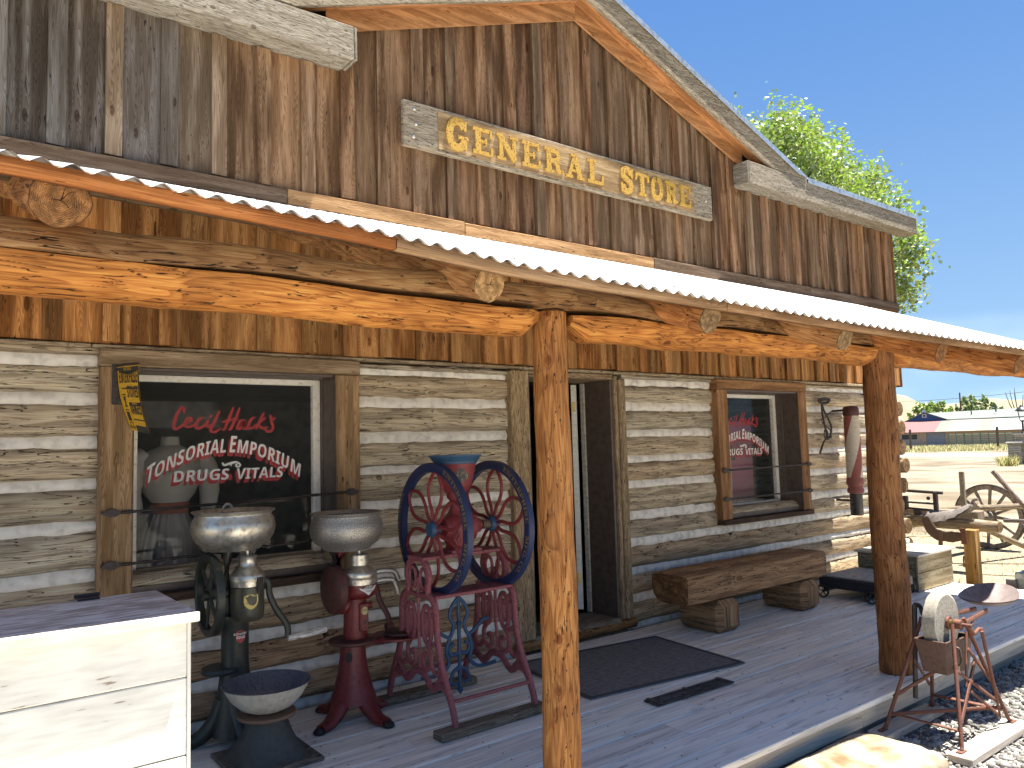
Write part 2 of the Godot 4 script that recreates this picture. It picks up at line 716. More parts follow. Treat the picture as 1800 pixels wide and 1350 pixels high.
func make_materials() -> void:
	var t0 = Time.get_ticks_msec()
	var board = wood_maps(11, 512, 1024, 22.0, 13.0, 0.40, 0.22, 3, Color(1.0, 0.96, 0.90), Color(0.52, 0.38, 0.27), Color(0.62, 0.54, 0.44), 0.55)
	var stained = wood_maps(13, 512, 1024, 15.0, 16.0, 0.45, 0.30, 5, Color(1.0, 0.95, 0.88), Color(0.50, 0.35, 0.25), Color(0.52, 0.43, 0.33), 0.70)
	var worn = wood_maps(29, 512, 1024, 7.0, 3.0, 0.22, 0.22, 4, Color(1.0, 0.99, 0.98), Color(0.87, 0.85, 0.83), Color(0.91, 0.90, 0.89), 0.6)
	var rough = wood_maps(23, 512, 1024, 13.0, 4.0, 0.9, 0.55, 6, Color(1.0, 0.98, 0.94), Color(0.50, 0.44, 0.37), Color(0.72, 0.69, 0.64), 0.5)
	var logs = wood_maps(37, 512, 1024, 8.0, 3.0, 0.62, 0.66, 4, Color(1.0, 0.97, 0.91), Color(0.60, 0.51, 0.42), Color(0.72, 0.69, 0.66), 0.6)
	var peeled = wood_maps(53, 512, 1024, 6.0, 3.5, 0.65, 0.5, 8, Color(1.0, 0.93, 0.82), Color(0.55, 0.36, 0.22), Color(0.62, 0.52, 0.44), 0.42)
	var ends = end_grain(5)
	mats.board = wood_mat(board, 0.5, 2.1, 0.82, 0.3)
	mats.stained = wood_mat(stained, 0.5, 2.1, 0.82, 0.3)
	mats.rough = wood_mat(rough, 0.36, 0.9, 0.88, 0.6)
	mats.log = wood_mat(logs, 0.5, 2.0, 0.86, 0.6)
	mats.peeled = wood_mat(peeled, 0.6, 1.3, 0.7, 0.5)
	mats.deck = wood_mat(worn, 0.45, 2.6, 0.6, 0.25)
	mats.deck.metallic_specular = 0.5
	mats.end = wood_mat(ends, 1.0, 1.0, 0.85, 0.5)
	print("wood ", Time.get_ticks_msec() - t0)
	var mottled = noise_tex(512, 0.012, 3, [Color(0.72, 0.72, 0.72), Color(0.93, 0.93, 0.93), Color(1, 1, 1)], [0.0, 0.5, 1.0], 5)
	var grainy = noise_tex(512, 0.05, 4, [], [], 5)
	var lumpy = noise_tex(512, 0.012, 6, [], [], 4)
	mats.chink = plain(Color(0.92, 0.88, 0.80), 0.9, 0.0, mottled, 1.6, lumpy, 0.35)
	mats.white_paint = plain(Color(0.86, 0.83, 0.76), 0.55, 0.0, noise_tex(512, 0.02, 9, [Color(0.80, 0.76, 0.70), Color(0.96, 0.95, 0.93), Color(1, 1, 1)], [0.12, 0.30, 0.9], 5), 2.2)
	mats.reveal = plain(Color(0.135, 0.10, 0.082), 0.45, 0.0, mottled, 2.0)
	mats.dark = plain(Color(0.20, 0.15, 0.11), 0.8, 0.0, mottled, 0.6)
	mats.iron = plain(Color(0.075, 0.062, 0.058), 0.55, 0.55, mottled, 5.0, grainy, 0.05)
	var rusty = noise_tex(512, 0.02, 12, [Color(0.36, 0.19, 0.12), Color(0.55, 0.33, 0.24), Color(0.42, 0.30, 0.26), Color(0.62, 0.48, 0.42)], [0.0, 0.4, 0.65, 1.0], 5)
	mats.rust = plain(Color(0.74, 0.76, 0.78), 0.7, 0.2, rusty, 3.0, grainy, 0.06)
	mats.brown_tin = plain(Color(0.13, 0.075, 0.055), 0.5, 0.2, mottled, 5.0)
	mats.tin = plain(Color(0.82, 0.83, 0.83), 0.45, 0.2, noise_tex(512, 0.01, 14, [Color(0.80, 0.80, 0.79), Color(0.95, 0.95, 0.95), Color(1, 1, 1)], [0.2, 0.55, 1.0], 5), 1.2)
	mats.flashing = plain(Color(0.62, 0.66, 0.66), 0.35, 0.7, mottled, 2.0)
	mats.brass = plain(Color(0.55, 0.40, 0.16), 0.35, 0.9)
	mats.nickel = plain(Color(0.80, 0.77, 0.68), 0.38, 0.9, noise_tex(512, 0.015, 15, [Color(0.66, 0.63, 0.58), Color(0.88, 0.87, 0.85), Color(1, 1, 1)], [0.15, 0.40, 1.0], 5), 4.0)
	mats.pitted = plain(Color(0.62, 0.60, 0.56), 0.5, 0.85, noise_tex(512, 0.05, 16, [Color(0.58, 0.55, 0.52), Color(0.80, 0.79, 0.77), Color(1, 1, 1)], [0.15, 0.45, 0.9], 6), 4.0, grainy, 0.06)
	mats.green_paint = plain(Color(0.040, 0.046, 0.036), 0.42, 0.1, mottled, 5.0)
	mats.olive_paint = plain(Color(0.085, 0.080, 0.055), 0.4, 0.15, mottled, 5.0)
	mats.red_paint = plain(Color(0.20, 0.030, 0.030), 0.42, 0.05, noise_tex(512, 0.02, 17, [Color(0.42, 0.34, 0.32), Color(0.9, 0.85, 0.85), Color(1, 1, 1)], [0.1, 0.3, 1.0], 5), 4.0)
	mats.maroon = plain(Color(0.105, 0.036, 0.030), 0.6, 0.1, mottled, 5.0)
	mats.mill_red = plain(Color(0.26, 0.038, 0.042), 0.5, 0.0, mottled, 6.0)
	mats.mill_pink = plain(Color(0.30, 0.095, 0.105), 0.62, 0.0, noise_tex(512, 0.02, 18, [Color(0.66, 0.52, 0.52), Color(0.95, 0.9, 0.9), Color(1, 1, 1)], [0.15, 0.4, 1.0], 5), 5.0)
	mats.mill_blue = plain(Color(0.020, 0.034, 0.105), 0.42, 0.0, mottled, 6.0)
	mats.mill_teal = plain(Color(0.035, 0.095, 0.185), 0.5, 0.0, mottled, 6.0)
	mats.gilt = plain(Color(0.30, 0.22, 0.10), 0.5, 0.3)
	mats.cream = plain(Color(0.66, 0.62, 0.52), 0.4, 0.0, mottled, 4.0)
	mats.enamel = plain(Color(0.145, 0.150, 0.175), 0.25, 0.0, noise_tex(512, 0.03, 19, [Color(0.62, 0.58, 0.58), Color(0.9, 0.9, 0.9), Color(1, 1, 1)], [0.15, 0.40, 1.0], 6), 4.0)
	mats.grey_green = plain(Color(0.075, 0.078, 0.070), 0.6, 0.1, mottled, 4.0)
	mats.yellow = plain(Color(0.72, 0.40, 0.015), 0.4, 0.0, mottled, 8.0)
	mats.black = plain(Color(0.022, 0.020, 0.020), 0.45, 0.0)
	mats.red_letter = plain(Color(0.36, 0.020, 0.022), 0.5, 0.0)
	mats.white_letter = plain(Color(0.74, 0.73, 0.70), 0.5, 0.0)
	mats.gold_letter = plain(Color(0.52, 0.31, 0.045), 0.7, 0.0, noise_tex(512, 0.03, 21, [Color(0.45, 0.40, 0.36), Color(0.92, 0.9, 0.88), Color(1, 1, 1)], [0.16, 0.36, 1.0], 5), 3.0)
	mats.mat = plain(Color(0.20, 0.20, 0.205), 0.85, 0.0, mottled, 3.0, grainy, 0.15)
	mats.cloth_white = plain(Color(0.55, 0.52, 0.46), 0.85)
	mats.cloth_grey = plain(Color(0.36, 0.34, 0.32), 0.85)
	mats.cloth_rust = plain(Color(0.30, 0.10, 0.06), 0.8)
	mats.stone = plain(Color(0.36, 0.325, 0.265), 0.9, 0.0, noise_tex(512, 0.008, 22, [Color(0.70, 0.60, 0.46), Color(0.94, 0.90, 0.84), Color(1, 1, 1)], [0.1, 0.5, 1.0], 6), 1.0, lumpy, 1.5)
	mats.grit = plain(Color(0.36, 0.33, 0.27), 0.95, 0.0, mottled, 6.0, grainy, 0.25)
	mats.pane = StandardMaterial3D.new()
	mats.pane.transparency = BaseMaterial3D.TRANSPARENCY_ALPHA
	mats.pane.albedo_color = Color(0.9, 0.95, 0.95, 0.03)
	mats.pane.roughness = 0.02
	mats.pane.metallic = 0.0
	mats.pane.metallic_specular = 0.32
	mats.glass = StandardMaterial3D.new()
	mats.glass.albedo_color = Color(0.90, 0.95, 0.86)
	mats.glass.roughness = 0.05
	mats.glass.refraction_enabled = true
	mats.glass.refraction_scale = 0.05
	var gravel_col = noise_tex(1024, 0.06, 31, [Color(0.46, 0.42, 0.36), Color(0.74, 0.70, 0.62), Color(0.92, 0.89, 0.82), Color(1, 0.98, 0.94)], [0.1, 0.4, 0.65, 1.0], 4)
	var gravel_bump = noise_tex(1024, 0.045, 32, [], [], 1, true)
	mats.gravel = plain(Color(0.88, 0.87, 0.83), 0.95, 0.0, noise_tex(1024, 0.06, 33, [Color(0.62, 0.60, 0.57), Color(0.82, 0.81, 0.78), Color(0.95, 0.94, 0.92), Color(1, 1, 1)], [0.1, 0.4, 0.65, 1.0], 4), 0.7, gravel_bump, 2.0)
	mats.gravel.uv1_triplanar_sharpness = 4.0
	mats.gravel.detail_enabled = true
	mats.gravel.detail_blend_mode = BaseMaterial3D.BLEND_MODE_MUL
	mats.gravel.detail_uv_layer = BaseMaterial3D.DETAIL_UV_2
	mats.gravel.uv2_triplanar = true
	mats.gravel.uv2_world_triplanar = true
	mats.gravel.uv2_scale = Vector3.ONE * 0.045
	mats.gravel.detail_albedo = noise_tex(512, 0.012, 34, [Color(0.70, 0.66, 0.60), Color(0.92, 0.90, 0.87), Color(1, 1, 1), Color(0.86, 0.83, 0.78)], [0.2, 0.45, 0.6, 0.9], 6)
	mats.lot = plain(Color(0.385, 0.36, 0.315), 0.95, 0.0, gravel_col, 0.5)
	for m in [mats.lot]:
		m.detail_enabled = true
		m.detail_blend_mode = BaseMaterial3D.BLEND_MODE_MUL
		m.detail_uv_layer = BaseMaterial3D.DETAIL_UV_2
		m.uv2_triplanar = true
		m.uv2_world_triplanar = true
		m.uv2_scale = Vector3.ONE * 0.03
		m.detail_albedo = mats.gravel.detail_albedo
	mats.pebble = plain(Color(1, 1, 1), 0.85, 0.0, null, 1.0, null, 0.2, true)
	mats.leaf = plain(Color(1, 1, 1), 0.5, 0.0, null, 1.0, null, 0.2, true)
	mats.leaf.backlight_enabled = true
	mats.leaf.backlight = Color(0.6, 0.75, 0.3)
	mats.straw = plain(Color(1, 1, 1), 0.9, 0.0, null, 1.0, null, 0.2, true)
	mats.vcol = plain(Color(1, 1, 1), 0.75, 0.0, mottled, 0.8, null, 0.2, true)
	# white paint worn through to brown wood along the grain
	mats.chest = peeling_mat(61, Color(0.96, 0.95, 0.92), Color(0.66, 0.58, 0.51), 0.20)
	mats.lid = peeling_mat(67, Color(0.97, 0.95, 0.92), Color(0.84, 0.78, 0.72), 0.5)
	print("materials ", Time.get_ticks_msec() - t0)


func peeling_mat(sd: int, paint: Color, wood: Color, share: float) -> StandardMaterial3D:
	var w = 512
	var h = 512
	var a = stretched(w, h, w, h / 5, 0.075, sd, 4)
	var b = stretched(w, h, w / 4, h / 4, 0.03, sd + 1, 3)
	var out = PackedByteArray()
	out.resize(w * h * 3)
	var hg = PackedByteArray()
	hg.resize(w * h)
	for i in w * h:
		var q = a[i] * 0.003922 * 0.6 + b[i] * 0.003922 * 0.4
		var k = 1.0 - smoothstep(share - 0.03, share + 0.02, q)
		var tone = 0.92 + 0.12 * (b[i] * 0.003922 - 0.5) + 0.10 * (a[i] * 0.003922 - 0.5)
		var c = paint.lerp(wood, k) * tone
		out[i * 3] = clampi(int(c.r * 255.0), 0, 255)
		out[i * 3 + 1] = clampi(int(c.g * 255.0), 0, 255)
		out[i * 3 + 2] = clampi(int(c.b * 255.0), 0, 255)
		hg[i] = clampi(int(220.0 - k * 90.0 + tone * 20.0), 0, 255)
	var maps = [ImageTexture.create_from_image(Image.create_from_data(w, h, false, Image.FORMAT_RGB8, out)), ImageTexture.create_from_image(Image.create_from_data(w, h, false, Image.FORMAT_L8, hg))]
	return wood_mat(maps, 0.8, 1.1, 0.6, 0.15)


# ---------------------------------------------------------------- the ground
const GY = -0.2

func build_ground() -> void:
	var g = MB.new()
	var S = 900.0
	g.face([Vector3(-S, GY, -S), Vector3(S, GY, -S), Vector3(S, GY, S), Vector3(-S, GY, S)], Vector3.UP, [Vector2(-S, -S), Vector2(S, -S), Vector2(S, S), Vector2(-S, S)])
	var o = solo("ground", g, mats.lot, "", "", "", "structure")
	o.set_meta("label", "tan dirt and gravel lot around the store")
	# pale crushed limestone is spread along the shop front
	var ap = MB.new()
	var outline = PackedVector2Array()
	for q in [[-30, 1.9], [8.4, 1.9], [8.9, 2.3], [9.6, 3.4], [10.4, 6.0], [10.0, 12.0], [8.0, 19.4], [-30, 19.4]]:
		outline.append(Vector2(q[0] + rr(-0.2, 0.2), q[1]))
	var fine = PackedVector2Array()
	for i in outline.size():
		for k in 6:
			var p = outline[i].lerp(outline[(i + 1) % outline.size()], k / 6.0)
			fine.append(p + Vector2(nz.get_noise_2d(p.x * 1.7, p.y), nz.get_noise_2d(p.y * 1.7, p.x)) * (0.25 if p.y > 2.1 else 0.0))
	var ti = Geometry2D.triangulate_polygon(fine)
	for p in fine:
		ap.vx(Vector3(p.x, GY + 0.004, p.y), Vector3.UP, p)
	for i in range(0, ti.size(), 3):
		ap.tri(ti[i], ti[i + 1], ti[i + 2])
	var ao = solo("gravel_path", ap, mats.gravel, "", "", "", "structure")
	ao.set_meta("label", "pale crushed limestone gravel along the shop front")
	# loose stones where the lot is close enough to tell them apart
	var stones = []
	for k in 3:
		var s = MB.new()
		var pts = []
		var rows = 4
		var segs = 6
		for i in rows + 1:
			var row = []
			var la = PI * i / rows - PI / 2
			for j in segs + 1:
				var an = TAU * (j % segs) / segs
				var d = Vector3(cos(la) * cos(an), sin(la) * 0.7, cos(la) * sin(an))
				var q = d * (1.0 + 0.45 * nz.get_noise_3d(d.x * 1.3 + k * 20.0, d.y * 1.3, d.z * 1.3))
				row.append(s.vx(q, d, Vector2.ZERO))
			pts.append(row)
		for i in rows:
			for j in segs:
				s.quadi(pts[i][j], pts[i][j + 1], pts[i + 1][j + 1], pts[i + 1][j])
		stones.append(s.mesh())
	for k in 3:
		var mm = MultiMesh.new()
		mm.transform_format = MultiMesh.TRANSFORM_3D
		mm.use_colors = true
		mm.mesh = stones[k]
		var n = 5200
		mm.instance_count = n
		for i in n:
			var near = i < 4200
			var p = Vector3(rr(3.3, 7.6), GY, rr(2.0, 3.6)) if near else Vector3(rr(1.5, 13.0), GY, rr(2.0, 6.5))
			var sc = rr(0.006, 0.015) if rr(0, 1) < 0.85 else rr(0.014, 0.022)
			var b = Basis.from_euler(Vector3(rr(0, 6), rr(0, 6), rr(0, 6))).scaled(Vector3(sc * rr(0.8, 1.4), sc, sc * rr(0.8, 1.3)))
			mm.set_instance_transform(i, Transform3D(b, p + Vector3(0, sc * rr(0.1, 0.7), 0)))
			var v = rr(0.085, 0.29)
			mm.set_instance_color(i, Color(v, v * rr(0.92, 0.99), v * rr(0.80, 0.95)))
		var mi = MultiMeshInstance3D.new()
		mi.name = numbered("gravel")
		mi.multimesh = mm
		mi.material_override = mats.pebble
		mi.set_meta("kind", "stuff")
		mi.set_meta("label", ["fine pale gravel beside the porch deck", "crushed grey gravel around the grindstone", "loose tan gravel along the porch edge"][k])
		mi.set_meta("category", "gravel")
		add_child(mi)


# ---------------------------------------------------------------- the store
const RIDGE = 4.02
const X0 = -0.93
const X1 = 9.03
const CH = [1.925, 1.725, 1.505, 1.30, 1.09, 0.855, 0.645, 0.42, 0.215, 0.0]

func rake(x: float) -> float:
	return 4.80 - 0.365 * absf(x - RIDGE)


func eave_y(x: float) -> float:
	# the eave sags a little between its supports
	var t = [[-1.3, 2.20], [0.136, 2.16], [0.513, 2.135], [0.988, 2.109], [1.295, 2.084], [1.625, 2.055], [1.852, 2.045], [2.437, 2.026], [3.626, 1.987], [5.467, 1.949], [8.2, 1.90]]
	for i in t.size() - 1:
		if x <= t[i + 1][0]:
			return lerpf(t[i][1], t[i + 1][1], (x - t[i][0]) / (t[i + 1][0] - t[i][0]))
	return 1.90


func eave_z(x: float) -> float:
	return 2.15 + 0.06 * minf(x, 6.2)


func roof_y(x: float, z: float) -> float:
	return lerpf(2.878, eave_y(x), z / eave_z(x))


func build_store() -> void:
	store = thing("general_store", "rustic log store with board and batten gable front and tin porch roof", "store")
	build_shell()
	build_siding()
	build_gable()
	build_log_wall()
	build_windows()
	build_door()
	build_porch()


func build_shell() -> void:
	# the room behind the shop front: dark boards, closed on all sides but for the window and door openings
	var room = holder("room", store)
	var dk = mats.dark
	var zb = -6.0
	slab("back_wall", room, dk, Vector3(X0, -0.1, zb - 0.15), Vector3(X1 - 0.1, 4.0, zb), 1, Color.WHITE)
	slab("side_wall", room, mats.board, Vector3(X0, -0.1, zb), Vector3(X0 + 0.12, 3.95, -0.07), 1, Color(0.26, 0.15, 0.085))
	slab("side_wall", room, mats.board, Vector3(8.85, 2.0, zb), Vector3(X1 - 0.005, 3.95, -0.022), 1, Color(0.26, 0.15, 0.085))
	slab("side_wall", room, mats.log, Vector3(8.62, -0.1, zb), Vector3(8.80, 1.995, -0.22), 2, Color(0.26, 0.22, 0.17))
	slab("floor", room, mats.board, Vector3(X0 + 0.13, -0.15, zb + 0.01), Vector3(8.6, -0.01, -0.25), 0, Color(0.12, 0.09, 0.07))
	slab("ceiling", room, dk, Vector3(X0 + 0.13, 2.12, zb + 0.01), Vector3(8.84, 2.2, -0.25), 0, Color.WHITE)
	# unseen dark panels added behind the boards to block light, above the logs
	slab("light_block_panel", room, dk, Vector3(X0 + 0.13, 2.0, -0.24), Vector3(8.84, 3.86, -0.05), 0, Color.WHITE)
	var gp = MB.new()
	gp.prism(PackedVector2Array([Vector2(1.9, 3.861), Vector2(6.14, 3.861), Vector2(RIDGE, 4.72)]), -0.24, -0.05)
	part("light_block_panel", gp, dk, room)
	# log backing inside the front wall, between the openings
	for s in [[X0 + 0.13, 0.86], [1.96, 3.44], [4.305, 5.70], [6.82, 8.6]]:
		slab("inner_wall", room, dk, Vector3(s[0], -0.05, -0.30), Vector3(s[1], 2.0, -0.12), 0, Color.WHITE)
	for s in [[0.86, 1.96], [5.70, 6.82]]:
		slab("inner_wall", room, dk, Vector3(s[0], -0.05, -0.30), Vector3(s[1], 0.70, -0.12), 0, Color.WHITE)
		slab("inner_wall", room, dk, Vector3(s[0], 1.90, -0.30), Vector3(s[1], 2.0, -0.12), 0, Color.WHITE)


func siding_tint(x: float, upper: bool) -> Color:
	if not upper:
		return tinted(Color(0.52, 0.30, 0.135), 0.24, 0.10)
	if x < 0.62:
		return tinted(Color(0.19, 0.185, 0.18), 0.24)
	if x < 1.35:
		return tinted(Color(0.29, 0.225, 0.165), 0.30, 0.1) if rr(0, 1) < 0.65 else tinted(Color(0.19, 0.18, 0.175), 0.2)
	return tinted(Color(0.295, 0.20, 0.128), 0.30, 0.08)


func build_siding() -> void:
	var sd = holder("siding", store)
	for k in range(-6, 33):
		var c = 0.505 + 0.26 * k
		var bx0 = maxf(c + 0.003, X0)
		var bx1 = minf(c + 0.257, X1)
		if bx1 - bx0 > 0.03:
			for up in [true, false]:
				var m = MB.new()
				m.tint = siding_tint(c + 0.13, up)
				m.uo = Vector2(rr(0, 5), rr(0, 5))
				var z1 = rr(-0.004, 0.003)
				if up:
					var ya = 3.84
					var yb = 3.84
					var poly
					if bx1 > 2.0 and bx0 < 6.04:
						ya = rake(bx0)
						yb = rake(bx1)
						if bx0 < RIDGE and bx1 > RIDGE:
							poly = PackedVector2Array([Vector2(bx0, 2.93), Vector2(bx1, 2.93), Vector2(bx1, yb), Vector2(RIDGE, rake(RIDGE)), Vector2(bx0, ya)])
					if poly == null:
						poly = PackedVector2Array([Vector2(bx0, 2.93), Vector2(bx1, 2.93), Vector2(bx1, yb), Vector2(bx0, ya)])
					m.prism(poly, z1 - 0.025, z1)
				else:
					var yb = 2.0 + rr(-0.006, 0.008)
					m.box(Vector3((bx0 + bx1) * 0.5, (yb + 2.93) * 0.5, z1 - 0.004), Vector3(bx1 - bx0, 2.93 - yb - 0.004, 0.024), 0.003, 1)
				part("board", m, mats.board if rr(0, 1) < 0.5 else mats.stained, sd)
		var w = rr(0.078, 0.094)
		var ca = c + rr(-0.008, 0.008)
		if ca - w * 0.5 < X0 or ca + w * 0.5 > X1 + 0.03:
			continue
		for up in [true, false]:
			var m = MB.new()
			var tn = siding_tint(c, up)
			m.tint = tn
			m.uo = Vector2(rr(0, 5), rr(0, 5))
			var z1 = 0.004 + rr(0.026, 0.031)
			if up:
				var y0 = 2.968 + rr(-0.002, 0.014)
				var ya = 3.788
				var yb = 3.788
				if ca > 2.0 and ca < 6.04:
					ya = rake(ca - w * 0.5) - 0.002
					yb = rake(ca + w * 0.5) - 0.002
				var ln = rr(-0.004, 0.004)
				m.prism(PackedVector2Array([Vector2(ca - w * 0.5 + ln, y0), Vector2(ca + w * 0.5 + ln, y0 + rr(-0.003, 0.003)), Vector2(ca + w * 0.5, yb), Vector2(ca - w * 0.5, ya)]), 0.0035, z1)
			else:
				var y0 = 2.0 + rr(-0.004, 0.012)
				m.box(Vector3(ca, (y0 + 2.868) * 0.5, 0.021), Vector3(w, 2.868 - y0, 0.024), 0.003, 1)
			part("batten", m, mats.board if rr(0, 1) < 0.6 else mats.stained, sd)
	# the drip board and skirt over the porch roof, and the ledge below the lower boards
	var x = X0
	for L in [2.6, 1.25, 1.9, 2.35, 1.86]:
		var tn = tinted(Color(0.50, 0.33, 0.18), 0.12) if x > 1.0 and x < 4.5 else tinted(Color(0.22, 0.17, 0.13), 0.12)  # sunlight on the middle stretch is put into its lighter tint
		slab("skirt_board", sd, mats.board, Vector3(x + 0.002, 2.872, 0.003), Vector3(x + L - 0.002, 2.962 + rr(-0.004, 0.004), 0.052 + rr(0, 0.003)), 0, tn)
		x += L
	x = X0
	for L in [1.6, 2.7, 2.2, 3.3]:
		if x + L < 8.9:
			slab("ledge_board", sd, mats.rough, Vector3(x + 0.002, 1.972 + rr(-0.003, 0.003), -0.03), Vector3(minf(x + L, 8.86) - 0.002, 1.994, 0.035 + rr(0, 0.004)), 0, tinted(Color(0.46, 0.38, 0.28), 0.1))
		x += L
	# corner board at the outer end
	slab("corner_board", sd, mats.board, Vector3(X1 + 0.002, 1.99, -0.13), Vector3(X1 + 0.024, 3.84, 0.02), 1, Color(0.30, 0.17, 0.085))


func build_gable() -> void:
	var gr = holder("gable_roof", store)
	var dark_soffit = Color(0.52, 0.27, 0.12)
	for s in [-1.0, 1.0]:
		var fx = func(d): return RIDGE + s * d
		# barge board, weathered grey on the face
		var poly = PackedVector2Array([Vector2(fx.call(0.002), 4.872), Vector2(fx.call(0.002), 5.078)])
		for q in [0.5, 1.0, 1.5, 2.0, 2.5]:
			poly.append(Vector2(fx.call(q), 5.08 - 0.368 * q))
		poly.append(Vector2(fx.call(2.925), 4.004))
		poly.append(Vector2(fx.call(2.36), 4.004))
		for q in [2.0, 1.6, 1.2, 0.8, 0.4]:
			poly.append(Vector2(fx.call(q), 4.872 - 0.368 * q + 0.012 * nz.get_noise_2d(q * 9.0, s * 30.0)))
		var m = MB.new()
		m.tint = Color(0.33, 0.285, 0.215)
		m.uo = Vector2(rr(0, 5), rr(0, 5))
		# lay the grain along the slope
		m.prism(poly, 0.172, 0.203, 0)
		part("barge_board", m, mats.rough, gr)
		# soffit and frieze under the overhang
		var m2 = MB.new()
		m2.tint = dark_soffit
		m2.uo = Vector2(rr(0, 5), rr(0, 5))
		m2.prism(PackedVector2Array([Vector2(fx.call(0.0), 4.905), Vector2(fx.call(0.0), 4.93), Vector2(fx.call(2.55), 4.93 - 0.368 * 2.55), Vector2(fx.call(2.55), 4.905 - 0.368 * 2.55)]), 0.053, 0.17, 0)
		part("soffit_board", m2, mats.board, gr)
		var m3 = MB.new()
		m3.tint = Color(0.52, 0.29, 0.14)
		m3.uo = Vector2(rr(0, 5), rr(0, 5))
		m3.prism(PackedVector2Array([Vector2(fx.call(0.001), 4.765), Vector2(fx.call(0.001), 4.93), Vector2(fx.call(2.10), 4.93 - 0.368 * 2.10), Vector2(fx.call(2.10), 4.765 - 0.366 * 2.10)]), 0.036, 0.052, 0)
		part("frieze_board", m3, mats.board, gr)
		# sheet roof with a turned-down drip edge
		var m4 = MB.new()
		m4.prism(PackedVector2Array([Vector2(fx.call(0.0), 5.085), Vector2(fx.call(0.0), 5.10), Vector2(fx.call(2.93), 4.022), Vector2(fx.call(2.93), 4.007)]), -6.3, 0.214)
		part("roof_sheet", m4, mats.flashing, gr)
		var m5 = MB.new()
		m5.prism(PackedVector2Array([Vector2(fx.call(0.0), 5.052), Vector2(fx.call(0.0), 5.104), Vector2(fx.call(2.94), 4.022), Vector2(fx.call(2.80), 4.022)]), 0.2145, 0.2185)
		part("drip_edge", m5, mats.flashing, gr)
		# boxed cornice return
		var xa = RIDGE + s * 1.965
		var xb = RIDGE + s * 5.27
		var lo = minf(xa, xb)
		var hi = maxf(xa, xb)
		var tnt = Color(0.33, 0.30, 0.25)
		slab("cornice_board", gr, mats.rough, Vector3(lo + 0.022, 3.79, 0.170), Vector3(hi - 0.022, 4.0, 0.202), 0, tnt, 0.006)
		slab("cornice_soffit", gr, mats.rough, Vector3(lo + 0.024, 3.794, 0.004), Vector3(hi - 0.024, 3.816, 0.168), 0, Color(0.33, 0.30, 0.25))
		for e in [lo, hi]:
			slab("cornice_end", gr, mats.rough, Vector3(e if e == lo else e - 0.02, 3.790, 0.037), Vector3(e + 0.02 if e == lo else e, 3.998, 0.2), 2, Color(0.33, 0.30, 0.25))
		# flat sheet roof over the wings
		slab("roof_sheet", gr, mats.flashing, Vector3(minf(RIDGE + s * 2.95, xb), 4.003, -6.3), Vector3(maxf(RIDGE + s * 2.95, xb), 4.018, 0.212), 0, Color.WHITE, 0.002)
		slab("drip_edge", gr, mats.flashing, Vector3(minf(RIDGE + s * 2.95, xb + 0.01 * s), 3.965, 0.2125), Vector3(maxf(RIDGE + s * 2.95, xb + 0.01 * s), 4.02, 0.2165), 0, Color.WHITE, 0.001)
	var back = MB.new()
	back.prism(PackedVector2Array([Vector2(1.2, 4.0), Vector2(6.84, 4.0), Vector2(RIDGE, 5.04)]), -6.2, -6.05)
	part("back_gable", back, mats.dark, gr)


